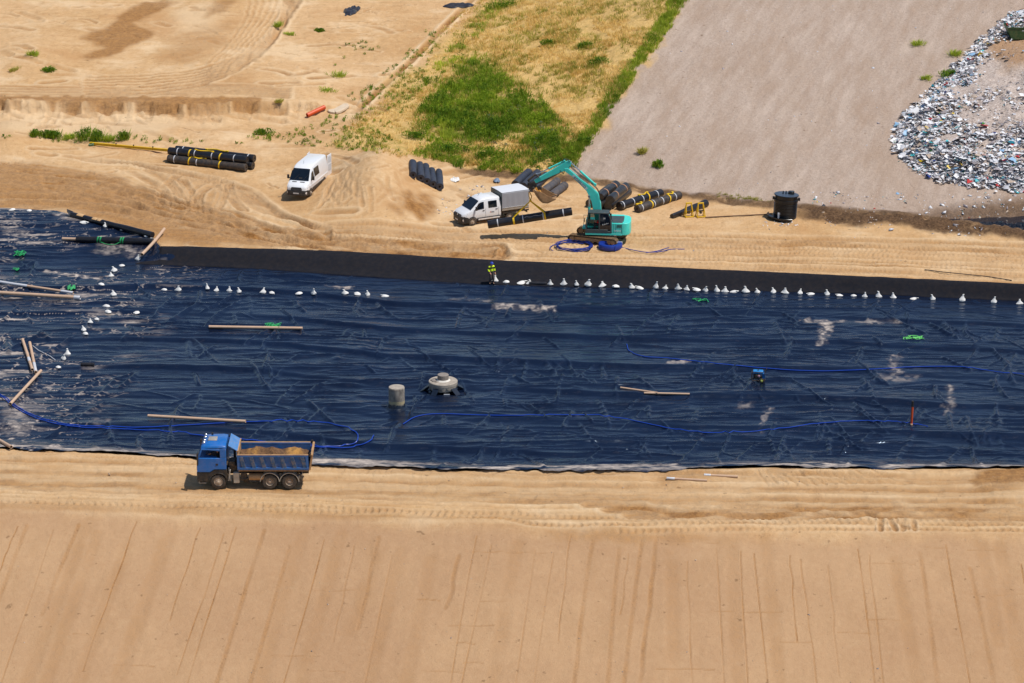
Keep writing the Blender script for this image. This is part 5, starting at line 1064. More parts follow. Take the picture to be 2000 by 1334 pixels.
# ------------------------------------------------------------------ cardboard tubes
def tube_thing(label, p, q, r=.1, h=None, white=None, group='cardboard tubes left on the liner', bend=0.0, on=CL, name='cardboard_tube', m_=None):
    a, b = on(p[0], p[1], h or r*1.0), on(q[0], q[1], h or r*1.0)
    if on is CL:
        uu = np.linspace(.04, .96, 24); hx = HL(a.x+(b.x-a.x)*uu, a.y+(b.y-a.y)*uu)+r-(a.z+(b.z-a.z)*uu); lift = max(0, .85*float(hx.max())); sx_ = (HC-a.z-lift)/(HC-a.z); a = Vector((a.x*sx_, a.y*sx_, a.z+lift)); sx_ = (HC-b.z-lift)/(HC-b.z); b = Vector((b.x*sx_, b.y*sx_, b.z+lift))
    a_, L, rz, ry = frame(a, b); t = thing(name, label, 'tube', a_, rz, group, ry=ry)
    m = MB(); n = 14; prof = []
    def rg(x, s): return [(x, r*s*math.cos(2*math.pi*k/n), r*s*math.sin(2*math.pi*k/n)-bend*math.sin(math.pi*min(max(x/L, 0), 1))) for k in range(n)]
    xs_ = [L*i/8 for i in range(9)]
    m.loft([rg(.4, .02), rg(.4, .8), rg(0, .8), rg(0, 1)]+[rg(x, 1) for x in xs_[1:-1]]+[rg(L, 1), rg(L, .8), rg(L-.4, .8), rg(L-.4, .02)]); m.build('tube_wall', m_ or M_CARD, t)
    for f0, f1 in (white or ()):
        q_ = MB(); q_.loft([[(L*f, r*1.06*math.cos(2*math.pi*k/n)*s, r*1.06*math.sin(2*math.pi*k/n)*s) for k in range(n)] for f, s in ((f0, .95), (f0+.005, 1.05), ((f0+f1)/2, .99), (f1-.005, 1.04), (f1, .95))], cap=False); q_.build('white_wrapping', M_BAND, t)
    return t
tube_thing('pale cardboard tube with a green strap, lying left of the middle of the liner', (408, 638), (591, 641), .115)
tube_thing('pale cardboard tube lying on the liner just behind the dump truck', (289, 812), (480, 823), .115)
tube_thing('thin tube with white wrapping ends at the left edge above the thick tube', (-90, 537), (143, 572), .11, white=((.38, .62), (.9, 1.0)))
tube_thing('thick cardboard tube at the left edge with white wrapping at its end', (-90, 566), (152, 581), .15, white=((.97, 1.02),))
tube_thing('short tube of the pair pointing at the viewer, left one', (44, 663), (63, 722), .12, .2, white=((.62, .74),))
tube_thing('short tube of the pair pointing at the viewer, right one', (58, 669), (70, 727), .12, .2, white=((.7, .98),))
tube_thing('cardboard tube lying slantwise across the blue hose at the left', (80, 724), (20, 789), .12, .22)
tube_thing('cardboard tube reaching from the lower left liner edge onto the sand', (-40, 838), (22, 873), .12, .34)
tube_thing('thin tube right of the concrete chamber, upper one of the crossed pair', (1212, 757), (1285, 767.5), .075)
tube_thing('thin tube right of the concrete chamber, lower one of the crossed pair', (1258, 767.5), (1347, 769.5), .075)
tube_thing('slightly bent cardboard tube leaning over the sand corner of the cell', (321, 447), (277, 497), .14, .42, bend=.1)
tube_thing('whitish tube with torn white film at its left end on sand by the liner', (1302, 934), (1381, 938.5), .09, on=C, white=((0, .2),), group='tubes on the sand below the liner')
tube_thing('whitish tube with a white wrap knot, right of the first tube below the liner', (1375, 927.5), (1441, 931), .09, on=C, white=((0, .1), (.1, .2)), group='tubes on the sand below the liner')
tube_thing('orange plastic pipe lying on the upper sand beside a concrete slab', (600, 225), (634, 209), .22, .26, on=C, group=None, name='orange_pipe', m_=M_ORANGE)
tube_thing('long thin dark rod on the sand leading to the black tank', (1378, 424.5), (1507, 418), .05, .07, on=C, group=None, name='thin_rod', m_=mat('rusty_rod', S(110, 80, 56, .7), .8))
# ------------------------------------------------------------------ sandbags
M_BAG = mat('white_woven_sack', S(236, 235, 232, .84), .75, var=.06, bump=.3, scale=5, dust=.14)
def bag_mesh(kind, seed):
    rr_ = random.Random(seed); m = MB(); n = 12
    sec = [(0, .06, .0), (.03, .2, .0), (.1, .235, .0), (.18, .19, .01), (.28, .12, .03), (.36, .075, .05), (.40, .06, .06), (.45, .07, .08), (.49, .06, .10), (.5, .03, .10)]
    if kind == 1: sec = [(z*.62, r*1.15, o*2.2) for z, r, o in sec[:5]]+[(.19, .07, .16), (.17, .06, .24), (.18, .08, .32), (.17, .08, .36), (.16, .02, .38)]
    if kind == 2: sec = [(z*.9, r, o-.3*z) for z, r, o in sec]
    if kind == 3: sec = [(z*.75, r*1.05, 0) for z, r, o in sec[:4]]+[(.19, .12, 0), (.22, .03, 0)]
    rings = []
    for i, (z, r, o) in enumerate(sec):
        sq = .75 if i > 6 else .85; ph = rr_.uniform(0, 6)
        rings.append([(o+r*(1+.16*math.sin(2*a+ph)+.09*math.sin(3*a+ph*2))*math.cos(a)*1.15, r*sq*(1+.12*math.sin(3*a+ph))*math.sin(a), z) for a in [2*math.pi*k/n for k in range(n)]])
    m.loft(rings); me = m.build('sandbag', M_BAG, smooth=38); d_ = me.data; bpy.data.objects.remove(me); return d_
BAGS = [bag_mesh(k, s) for k, s in ((0, 1), (1, 2), (2, 3), (3, 4), (1, 5), (0, 6), (3, 7))]
KD = ['upright', 'low', 'leaning', 'squat', 'low', 'upright', 'squat']
left = [(24, 411, 3, 'white sandbag at the far left corner of the liner, first from the left edge'), (57, 413, 6, 'white sandbag by the sand edge at far left, second from the picture edge'), (163, 436, 1, 'white sandbag beside the sand-covered part of the black roll'), (206, 444, 0, 'upright white sandbag below the middle of the black edge roll'), (241, 450, 2, 'leaning white sandbag below the black edge roll, third of its row'), (287, 463, 3, 'squat white sandbag under the right end of the black edge roll'), (295, 469, 3, 'flat white sandbag touching the bent cardboard tube'), (269, 508, 5, 'upright white sandbag at the lower end of the bent cardboard tube'), (238, 520, 3, 'squat white sandbag just right of the tied pair below the corner'), (224, 531, 0, 'small upright sandbag, upper of the pair below the corner'), (218, 540, 2, 'tall leaning sandbag, lower of the pair below the corner'), (198, 557, 3, 'flat white sandbag above the pale streaked patch at left'), (222, 578, 0, 'pointed upright sandbag at the right end of the pale streaks'), (208, 600, 3, 'squat round sandbag, upper of two left of the lone bag'), (211, 611, 6, 'flat sandbag, lower of two left of the lone bag'), (267, 612, 6, 'lone white sandbag right of the descending line of bags'), (189, 625, 6, 'flat white sandbag, sixth from the bottom of the descending line'), (177, 631, 2, 'leaning white sandbag below the flat one in the descending line'), (164, 647, 0, 'white sandbag on top of the touching pair left of the long tube'), (167, 654, 3, 'round white sandbag, lower of the touching pair'), (133, 693, 2, 'white sandbag third from the bottom of the left line'), (124, 702, 5, 'upright white sandbag second from the bottom of the left line'), (114, 719, 6, 'white sandbag at the bottom of the left line near the slanted tube')]
mid = [321, 348, 405, 422, 447, 467, 513.5, 531, 584, 613, 674, 698, 718, 753]; midy = [567, 568, 565, 568.5, 569, 571, 572, 573.5, 574, 574.5, 574, 576, 577, 579]
right = [(968, 550), (989, 552), (1018, 553.5), (1033, 554), (1074, 556), (1100, 556.5), (1126, 557.5), (1148.6, 558), (1176, 560), (1203, 561), (1234.6, 563), (1250, 563.7), (1281, 563.5), (1299, 564.5), (1323.7, 565), (1342, 566.5), (1361.5, 567), (1378, 569), (1400, 570), (1415, 570.5), (1433, 570.5), (1456, 571.5), (1479, 572), (1511, 572.5), (1534, 573), (1562, 574), (1584.5, 575), (1615, 576), (1640, 577.6), (1667, 578.5), (1688, 580), (1716, 580.5), (1745.7, 582), (1784, 584.5), (1822, 585.5), (1879, 588.5), (1941, 592), (1992.6, 594)]
ORD = ['first', 'second', 'third', 'fourth', 'fifth', 'sixth', 'seventh', 'eighth', 'ninth', 'tenth', 'eleventh', 'twelfth', 'thirteenth', 'fourteenth', 'fifteenth', 'sixteenth', 'seventeenth', 'eighteenth', 'nineteenth', 'twentieth']
bl = list(left)
kr = random.Random(9)
for i, x in enumerate(mid):
    k = kr.choice([0, 0, 2, 2, 5, 5, 1, 3, 6]); e = ('%s from the left end' % ORD[i]) if i < 7 else ('%s from the right end' % ORD[13-i])
    bl.append((x, midy[i]+.5, k, '%s white sandbag, %s of the loose row across the upper liner' % (KD[k], e)))
for i, (x, y) in enumerate(right):
    k = kr.choice([0, 0, 2, 2, 5, 5, 1, 3, 6])
    e = 'right beside the worker' if i == 0 else ('%s to the right of the worker' % ORD[i-1] if i < 19 else '%s from the picture\'s right edge' % ORD[len(right)-1-i])
    bl.append((x, y+.5, k, '%s white sandbag, %s along the felt strip' % (KD[k], e)))
for x, y, k, lb in bl:
    p = CL(x, y, 0.0); o = bpy.data.objects.new('sandbag', BAGS[k]); COL.objects.link(o)
    o.location = p+Vector((0, 0, -.01)); o.rotation_euler = (kr.uniform(-.12, .12), kr.uniform(-.12, .12), kr.choice([0, math.pi])+kr.uniform(-.7, .7)); s = kr.uniform(.85, 1.15); o.scale = (s*kr.uniform(.85, 1.15), s*kr.uniform(.85, 1.15), s*kr.uniform(.9, 1.25))
    tag(o, lb, 'sandbag', 'white sandbags holding down the liner')
# ------------------------------------------------------------------ blue hoses
M_HOSE = mat('blue_hose', S(24, 78, 200, .6), .4, var=.08); M_HOSED = mat('deep_blue_hose', S(26, 58, 160, .7), .4, var=.1)
def hose(label, pts, r=.042, on='L', dz=.06, name='hose', cat='hose', group='blue hoses on the liner'):
    w_ = spline([Vector((p[0], p[1], 0)) for p in pts], 8); h = hits([p.x for p in w_], [p.y for p in w_], dz, HL if on == 'L' else H0)
    o = np.array(h[:, 2]); 
    for _ in range(4): h[1:-1, 2] = np.maximum(h[1:-1, 2], (h[:-2, 2]+h[2:, 2])/2)
    m = MB(); m.tube([tuple(p) for p in h], r, n=7); q = m.build(name, M_HOSE if on == 'L' else M_HOSED); return tag(q, label, cat, group)
hose('blue hose curving from the left edge to a hooked end right of the truck', [(-60, 735), (0, 770), (35, 795), (75, 815), (140, 830), (220, 834), (300, 834), (400, 828), (480, 824), (560, 823), (640, 827), (690, 841), (699, 856), (686, 868), (640, 872), (560, 868)])
hose('blue hose running beside the first one and passing behind the dump truck', [(-60, 740), (0, 774), (35, 799), (80, 820), (150, 834), (230, 838), (320, 842), (390, 850), (470, 858), (560, 868), (640, 874), (690, 873), (722, 861), (730, 850)])
hose('long blue hose looping low across the liner to the orange post', [(787, 828), (815, 813), (860, 808), (950, 811), (1060, 811), (1150, 811), (1230, 820), (1310, 837), (1380, 845), (1440, 845), (1520, 838), (1580, 829), (1650, 823), (1720, 823), (1770, 826), (1812, 833)], .036)
hose('blue hose across the right of the liner past the small generator', [(1224, 672), (1230, 686), (1258, 696), (1310, 700), (1380, 708), (1450, 715), (1520, 721), (1580, 724), (1640, 724), (1740, 719), (1800, 716), (1870, 716), (1920, 722), (1960, 728), (2060, 738)], .036)
g = C(1122, 483, 0); m = MB(); hr = random.Random(2)
pts = []
for i in range(160):
    a = 2*math.pi*i/20; k = i/160; rr_ = 1.5+.12*math.sin(i*.31)+.1*math.sin(i*.87+1); pts.append((rr_*math.cos(a)+.12*math.sin(k*9), rr_*.95*math.sin(a), .05+.03*(i//20)))
m.tube(pts, .03, n=6); q = m.build('hose_coil', M_HOSED); q.location = g; tag(q, 'loose coil of blue hose on sand below the excavator tracks', 'hose coil', 'blue hose coils by the excavator')
hose('loose end of blue hose curling out of the coil at its left', [(1140, 475.5), (1105, 474), (1085, 477), (1074, 484), (1081, 491)], .036, 'S', .05, group='loose blue hose ends by the coils')
g = C(1192, 483.5, 0); m = MB(); m.lathe([(.62, .0), (1.02, .0), (1.05, .1), (1.05, .34), (1.0, .42), (.66, .42), (.62, .34), (.62, .0)], 30, cap=False)
t = thing('hose_drum', 'tightly wound ring of blue hose standing next to the loose coil', 'hose coil', g, 0, 'blue hose coils by the excavator'); m.build('hose_ring', M_HOSED, t)
for a in (.3, 1.9, 3.6, 5.1): m = MB(); m.box((.85*math.cos(a), .85*math.sin(a), .21), (.5, .06, .46), rz=a); m.build('tie_band', M_BAND if a < 1 else M_HOSE, t)
hose('blue hose end trailing right from the wound ring over the sand', [(1214, 483), (1235, 488), (1262, 492.5), (1290, 491.5), (1310, 487), (1337, 486.5)], .036, 'S', .05, group='loose blue hose ends by the coils')
hose('second blue hose end forking off the trailing one on the sand', [(1262, 493.5), (1280, 491), (1295, 487), (1306, 483.5)], .036, 'S', .05, group='loose blue hose ends by the coils')
# ------------------------------------------------------------------ concrete chambers
cm_, nt, b = newmat('stained_concrete'); tc = N(nt, 'ShaderNodeTexCoord'); ov_ = tc.outputs['Object']; n1 = noise(nt, ov_, 3, 6, .7, (1, 1, .4)); n2 = noise(nt, ov_, 9, 5)
c = mixc(nt, ramp(nt, n1, .35, .65), S(112, 104, 98, .75), S(188, 176, 162, .78)); sx = N(nt, 'ShaderNodeSeparateXYZ'); nt.links.new(ov_, sx.inputs[0])
zz = math_(nt, 'ADD', sx.outputs[2], math_(nt, 'MULTIPLY', n1, .35)); f = math_(nt, 'MULTIPLY', ramp(nt, math_(nt, 'ABSOLUTE', math_(nt, 'SUBTRACT', zz, .70)), .16, .08), .9, True)
c = mixc(nt, f, c, S(216, 196, 150, .8)); nt.links.new(c, b.inputs['Base Color']); b.inputs['Roughness'].default_value = .9
bp = N(nt, 'ShaderNodeBump'); bp.inputs['Distance'].default_value = .02; nt.links.new(n2, bp.inputs['Height']); nt.links.new(bp.outputs[0], b.inputs['Normal'])
M_CONC = mat('pale_concrete', S(188, 176, 162, .68), .9, var=.2, scale=3, bump=.3); M_CONCD = mat('grey_concrete', S(150, 140, 132, .72), .9, var=.2, scale=4, bump=.3)
g = CL(775, 795, 0); t = thing('concrete_shaft', 'tall stained concrete cylinder standing upright on the liner', 'concrete shaft', (g.x, g.y, g.z-.05))
m = MB(); m.lathe([(.585, -.05), (.585, .3), (.6, .34), (.6, 1.6), (.56, 1.63), (.5, 1.63)], 40, cap=False); m.build('shaft_wall', cm_, t)
m = MB(); m.lathe([(.001, 1.605), (.5, 1.60), (.575, 1.64), (.575, 1.655), (.52, 1.66), (.001, 1.645)], 40); m.build('cover', M_CONC, t)
M_LINERB = mat('liner_boot', (.006, .012, .026, 1), .35, var=.4)
m = MB(); n = 40; jag = [.32+.12*abs(math.sin(k*1.3))+.13*(k % 7 == 3) for k in range(n)]
m.loft([[(1.05*math.cos(2*math.pi*k/n), 1.05*math.sin(2*math.pi*k/n), 0) for k in range(n)], [(.66*math.cos(2*math.pi*k/n), .66*math.sin(2*math.pi*k/n), .12) for k in range(n)], [(.605*math.cos(2*math.pi*k/n), .605*math.sin(2*math.pi*k/n), jag[k]*.8) for k in range(n)]], cap=False); m.build('liner_boot', M_LINERB, t)
g = CL(865.6, 763, 0); t = thing('manhole_chamber', 'wide round concrete chamber cover with a short neck on the liner', 'manhole', (g.x, g.y, g.z-.05))
m = MB(); m.lathe([(1.0, .25), (1.02, .62), (1.1, .64), (1.1, .84), (1.06, .88), (.5, .9)], 44, cap=False); m.lathe([(.001, .9), (.6, .9)], 44, cap=False); m.build('cover_slab', M_CONC, t)
m = MB(); m.lathe([(.43, .88), (.43, 1.34), (.40, 1.37), (.001, 1.37)], 32, cap=False); m.build('neck', M_CONCD, t)
m = MB(); m.lathe([(.56, .9), (.5, .95), (.435, 1.0)], 32, cap=False); m.build('mortar_collar', mat('white_mortar', S(224, 218, 208, .8), .9), t)
m = MB(); m.box((-.68, -.1, .92), (.42, .5, .05), rz=.5); m.tube(spline([(-.9, .15, .92), (-.6, .3, .93), (-.35, -.35, .93), (-.6, -.45, .92), (-.95, .0, .92)], 5), .03); m.build('step_hatch', M_CONCD, t, .01)
m = MB(); n = 48
z1 = [.5+.16*math.sin(k*.9)*math.sin(k*.37)-.28*(1 if k % 11 in (3, 4) else 0) for k in range(n)]
m.loft([[(r*math.cos(2*math.pi*k/n), r*math.sin(2*math.pi*k/n), z+(z1[k] if z == 0 else 0)) for k in range(n)] for r, z in ((1.09, .66), (1.07, 0), (1.03, 0), (1.03, .66))], cap=False); m.build('torn_skirt', M_CONC, t)
for a, l in ((-2.1, 1.75), (-.75, 1.5), (.1, 1.9), (3.1, 1.8), (2.2, 1.6)):
    m = MB(); c_, s_ = math.cos(a), math.sin(a); m.add([(1.0*c_-.25*s_, 1.0*s_+.25*c_, .55), (1.0*c_+.25*s_, 1.0*s_-.25*c_, .55), (l*c_+.1*s_, l*s_-.1*c_, .03), (l*c_-.35*s_, l*s_+.35*c_, .03), (1.15*c_, 1.15*s_, .1)], [(0, 1, 2, 3), (0, 3, 4), (1, 4, 2), (2, 4, 3)]); m.build('liner_flap', M_LINERB, t, smooth=0)
m = MB(); m.box((.3, -1.28, .2), (.45, .05, .06)); m.build('white_batten', M_BAND, t)
# ------------------------------------------------------------------ black tank
g = C(1532, 426, 0); M_TANK = mat('black_polyethylene', S(22, 28, 36, .7), .28, var=.1)
t = thing('plastic_tank', 'black ribbed plastic tank standing tilted on the sand by the gravel', 'tank', (g.x, g.y, g.z-.12), 0, None, rx=R(-2), ry=R(3.5))
pr = [(1.14, 0), (1.14, .12), (1.0, .16)]
for i in range(10): z = .24+i*.135; pr += [(1.0, z), (1.045, z+.03), (1.045, z+.07), (1.0, z+.1)]
pr += [(1.0, 1.66), (1.07, 1.7), (1.07, 1.9), (1.0, 1.94), (1.0, 2.22), (1.1, 2.24), (1.1, 2.3), (.001, 2.33)]
m = MB(); m.lathe(pr, 44); m.build('tank_body', M_TANK, t, smooth=30)
m = MB(); m.lathe([(.001, 2.325), (1.07, 2.30), (1.07, 2.325), (.001, 2.345)], 44); m.build('lid', mat('blue_grey_plastic', S(66, 88, 112, .6), .4, dust=.1), t)
m = MB(); m.cyl((.42, .1, 2.3), (.42, .1, 2.6), .29, .27, n=24); m.build('hatch', M_TANK, t, .02)
for x in (-.36, -.1): m = MB(); m.prism([(x-.02, 2.3), (x+.1, 2.3), (x+.08, 2.62), (x+.0, 2.62)], -.03, .03); m.build('lifting_lug', M_TANK, t, .01)
for x in (-1.13, 1.13): m = MB(); m.box((x, -.1, 1.95), (.2, .24, .26)); m.cyl((x, -.23, 1.95), (x, .03, 1.95), .07); m.build('side_lug', M_TANK, t, .02)
m = MB(); m.loft([[(r*math.cos(R(a)), r*math.sin(R(a)), z) for a in range(150, 291, 14)] for r, z in ((1.12, .1), (1.5, .18), (1.62, .4), (1.6, .42), (1.46, .22), (1.12, .14))], closed=False, cap=False); m.build('bent_skirt', M_TANK, t)
g = C(1522, 430.5, 0); m = MB(); m.box((0, 0, .35), (.34, .28, .7)); m.box((0, -.01, .72), (.3, .25, .04)); m.box((.2, 0, .42), (.1, .14, .12)); q = m.build('white_post_box', MATS['pale_tape'], bevel=.02); q.location = g; tag(q, 'small white upright box on the sand right in front of the black tank', 'box')
# ------------------------------------------------------------------ generator
g = CL(1481, 744, 0); t = thing('generator', 'small blue portable generator on wheels standing on the liner', 'generator', (g.x, g.y, g.z), R(-8))
M_GB = mat('light_blue_enamel', S(40, 140, 214, .75), .3, var=.08)
m = MB()
for y in (-.28, .28): m.tube([(-.5, y, .12), (-.5, y, .72), (-.42, y, .8), (.42, y, .8), (.5, y, .72), (.5, y, .12), (-.5, y, .12)], .025)
for x in (-.5, .5): m.tube([(x, -.28, .75), (x, .28, .75)], .025); m.tube([(x, -.28, .14), (x, .28, .14)], .025)
m.build('tube_frame', M_CHASSIS, t)
m = MB(); m.box((-.03, 0, .76), (.78, .5, .2)); m.build('fuel_tank', M_GB, t, .05)
m = MB(); m.cyl((-.03, 0, .85), (-.03, 0, .9), .06); m.build('fuel_cap', M_DARK, t)
m = MB(); m.box((.4, 0, .46), (.22, .5, .46)); m.build('control_panel', mat('mid_blue_enamel', S(16, 108, 184, .75), .4), t, .03)
m = MB(); m.box((-.15, 0, .42), (.46, .42, .4)); m.cyl((-.15, -.2, .45), (-.15, -.3, .45), .15); m.build('engine', M_DARK, t, .03)
m = MB(); m.lathe([(.02, 0), (.09, 0), (.1, .03), (.06, .06), (.01, .06)], 14, Matrix.Translation((.05, -.27, .5)) @ Matrix.Rotation(R(90), 4, 'X')); m.build('pull_starter', mat('pink_plastic', S(220, 170, 180, .75), .5), t)
for y in (-.34, .34): wheel(t, (.28, y, .16), .17, .08, 1 if y > 0 else -1, .55)
for y in (-.34, .34): m = MB(); m.lathe([(.03, 0), (.09, 0), (.09, .03), (.03, .03)], 14, Matrix.Translation((.28, y+(.05 if y > 0 else -.05), .16)) @ Matrix.Rotation(R(90), 4, 'X')); m.build('hub_cap', mat('yellow_green_plastic', S(212, 232, 90, .8), .5), t)
for y in (-.2, .2): m = MB(); m.cyl((-.42, y, 0), (-.42, y, .14), .04); m.build('foot', M_DARK, t)
m = MB(); m.tube([(.5, -.2, .7), (.62, -.2, 1.05), (.62, .2, 1.05), (.5, .2, .7)], .02); m.build('handle', M_CHASSIS, t)
# ------------------------------------------------------------------ orange post, slabs, scraps
g = CL(1780, 829.5, 0); t = thing('marker_post', 'thin orange marker pipe with black top standing upright on the liner', 'post', g, 0, None, rx=0, ry=R(1.0))
m = MB(); m.cyl((0, 0, -.02), (0, 0, 1.42), .085); m.build('pipe', M_ORANGE, t); m = MB(); m.cyl((0, 0, 1.42), (0, 0, 1.85), .095); m.cyl((0, 0, 1.85), (0, 0, 1.87), .07); m.build('black_cap', M_DARK, t); m = MB(); m.lathe([(.13, -.03), (.12, .08), (.09, .1)], 14); m.build('white_foot', M_CARD, t)
M_SLAB = mat('sandy_concrete', S(226, 204, 176, .78), .95, var=.08, bump=.3)
for (px, py, sx_, sy_, rz, lb, sd) in ((667, 214, 1.3, 1.9, -.4, 'pale irregular concrete slab lying right of the orange pipe', 1), (649, 219, .9, .8, .2, 'smaller concrete block between the orange pipe and the pale slab', 2)):
    g = C(px, py, 0); rr_ = random.Random(sd); m = MB(); k = 9; pl = [(sx_*.5*math.cos(2*math.pi*i/k)*rr_.uniform(.75, 1.1), sy_*.75*math.sin(2*math.pi*i/k)*rr_.uniform(.8, 1.1)) for i in range(k)]
    prz(pl, 0, .26, m); q = m.build('concrete_slab', M_SLAB, bevel=.05); q.location = (g.x, g.y, g.z-.03); q.rotation_euler = (R(5), R(-4), rz); tag(q, lb, 'slab', 'concrete pieces by the orange pipe')
def crumple(label, px, py, sx_, sy_, h, m_, seed, name, cat, rz=0, on=None, shape=None, group=None):
    g = (on or C)(px, py, 0); nx, ny = 26, 16; u, v = np.meshgrid(np.linspace(-1, 1, nx), np.linspace(-1, 1, ny))
    ox = u+.3*(vn(u*1.5+seed, v*1.5, 1)-.5)*2*.6; oy = v+.3*(vn(u*1.5+seed, v*1.5, 2)-.5)*2
    mx_ = (1-.45*np.abs(v)**2); z = h*np.clip(fbm(u*1.8+seed*3, v*1.8, 3, seed % 7)*1.5-.2, 0.06, 1)*(1-.85*np.maximum(np.abs(u), np.abs(v))**3)
    if shape is not None: oy = oy*shape(u)
    co_ = np.stack([ox*mx_*sx_/2, oy*sy_/2, z], -1).reshape(-1, 3); base = co_.copy(); base[:, 2] = -.06
    o = raw_mesh(name, co_, grid_quads(ny, nx), m_); sm = o.modifiers.new('thick', 'SOLIDIFY'); sm.thickness = .02
    o.location = g; o.rotation_euler = (0, 0, rz); return tag(o, label, cat, group)
M_SCRAP = mat('black_film_scrap', S(36, 42, 56, .7), .4, var=.3, dust=.1)
crumple('crumpled black film scrap lying alone on the upper sand flat', 683, 25, 1.6, 3.2, .5, M_SCRAP, 3, 'film_scrap', 'film scrap', group='black film scraps'); crumple('small black film scrap attached above the crumpled one', 694, 18, 1.2, 2.4, .45, M_SCRAP, 4, 'film_scrap', 'film scrap', group='black film scraps')
crumple('long thin strip of black film at the top edge by the drainage rut', 897, 12, 3.6, 1.6, .4, M_SCRAP, 5, 'film_scrap', 'film scrap', .35, group='black film scraps')
crumple('crumpled white plastic sheet at the foot of the green bank', 888, 351, .9, 1.5, .3, M_BAG, 6, 'plastic_sheet', 'plastic sheet')
crumple('small blue-grey plastic rag on the brown strip behind the truck cab', 970, 353.5, .6, .8, .3, mat('blue_grey_rag', S(120, 140, 166, .7), .6), 7, 'plastic_rag', 'rag')
crumple('green plastic sheet scrap above the end of the thick tube', 139, 562, .75, 1.2, .25, mat('green_plastic_sheet', S(60, 170, 100, .7), .5), 8, 'green_sheet', 'plastic sheet', on=CL)
def straps(label, px, py, w_, d_, n, seed, col=None):
    rr_ = random.Random(seed); g = CL(px, py, .07); m = MB()
    for k in range(n):
        p = [Vector((rr_.uniform(-w_, w_)*.5, rr_.uniform(-d_, d_)*.5, rr_.uniform(.02, .14))) for _ in range(6)]; p.sort(key=lambda q: q.x+rr_.uniform(-.4, .4)); m.tube(spline(p, 5), .035, n=5)
    q = m.build('green_strap', col or M_GREENS); q.location = g; return tag(q, label, 'strap', 'green straps dropped on the liner')
straps('tangled bright green strap on the liner left of the corner', 41, 496, 1.3, 1.4, 6, 1); straps('green strap tangle over the long cardboard tube', 532, 637, 1.3, 1.2, 5, 2)
straps('thin green strap below the row of sandbags at right', 1370, 588, 1.5, 1.0, 2, 3); straps('pale green strap bundle on the right of the liner', 1783, 661, 1.7, .7, 5, 4, mat('pale_green_webbing', S(110, 220, 110, .75), .6)); straps('small faded green strap at far left of the liner', 31, 527, .5, .5, 2, 5)
m = MB(); h = hits([64, 75, 85, 97, 108], [675, 684, 689, 695, 703], .07, HL); m.tube([tuple(p) for p in h], .03, n=5); tag(m.build('white_rope', M_BAND), 'short white rope lying slantwise beside the pair of tubes', 'rope')
m = MB(); h = hits([1806, 1840, 1880, 1930, 1976], [526.5, 531, 535, 540, 547.5], .05); m.tube([tuple(p) for p in h], .04, n=5); tag(m.build('thin_cable', M_DARK), 'thin dark cable lying on the sand near the right edge', 'cable')
# worker
g = CL(960, 554, 0); WK = person('worker in yellow and black hi-vis jacket and blue helmet walking along the felt strip', (g.x, g.y, g.z-.02), R(-62), STAND,
    (seg_mat('hi_vis_jacket', [(1.08, 1.27, S(222, 250, 40, .85)), (1.40, 1.6, S(222, 250, 40, .85)), (.9, .98, S(190, 196, 190, .8))], S(30, 34, 34, .7)), mat('brown_grey_trousers', S(92, 80, 80, .7), .9)), mat('blue_helmet', S(30, 70, 190, .7), .35))
WK.scale = (1.08, 1.08, 1.08)
# green skip at the top right with rubbish
g = C(1992, 79, 0); t = thing('skip', 'open green metal skip on the sandy top of the rubbish heap', 'skip', (g.x+.6, g.y+1.0, g.z), R(3))
M_GRN = mat('dark_green_paint', S(52, 96, 48, .6), .5, var=.15, dust=.15)
m = MB(); m.prism([(-1.5, .12), (1.5, .12), (2.0, 1.35), (-2.0, 1.35)], -1.0, -.94); m.build('side_panel', M_GRN, t, .02); m = MB(); m.prism([(-1.5, .12), (1.5, .12), (2.0, 1.35), (-2.0, 1.35)], .94, 1.0); m.build('side_panel', M_GRN, t, .02)
for s in (-1, 1): m = MB(); m.add([(s*1.5, -.94, .12), (s*1.5, .94, .12), (s*2.0, .94, 1.35), (s*2.0, -.94, 1.35), (s*1.44, -.94, .12), (s*1.44, .94, .12), (s*1.94, .94, 1.35), (s*1.94, -.94, 1.35)], [(0, 1, 2, 3), (4, 7, 6, 5), (0, 4, 5, 1), (3, 2, 6, 7), (0, 3, 7, 4), (1, 5, 6, 2)]); m.build('end_panel', M_GRN, t, .01)
m = MB(); m.box((0, 0, .12), (3.0, 1.9, .08)); m.build('floor_plate', M_GRN, t); m = MB(); m.box((0, -1.01, 1.3), (3.9, .08, .1)); m.box((0, 1.01, 1.3), (3.9, .08, .1)); m.build('rim', M_GRN, t, .01)
plate([(-.5, -1.0, .95), (.1, -1.0, .95), (.1, -1.0, 1.03), (-.5, -1.0, 1.03)], Vector((0, -1, 0)), M_BAND, 'stencil', t, .004)
SKIP = t
g = C(2003, 48, 0); q = thing('gas_bottle', 'small red-orange gas bottle standing behind the green skip', 'gas bottle', g); m = MB(); m.lathe([(.001, 0), (.2, .02), (.22, .1), (.22, .75), (.14, .9), (.05, .95), (.001, .96)], 18); m.build('bottle_body', M_ORANGE, q); m = MB(); m.cyl((0, 0, .94), (0, 0, 1.08), .08); m.build('valve', M_DARK, q)
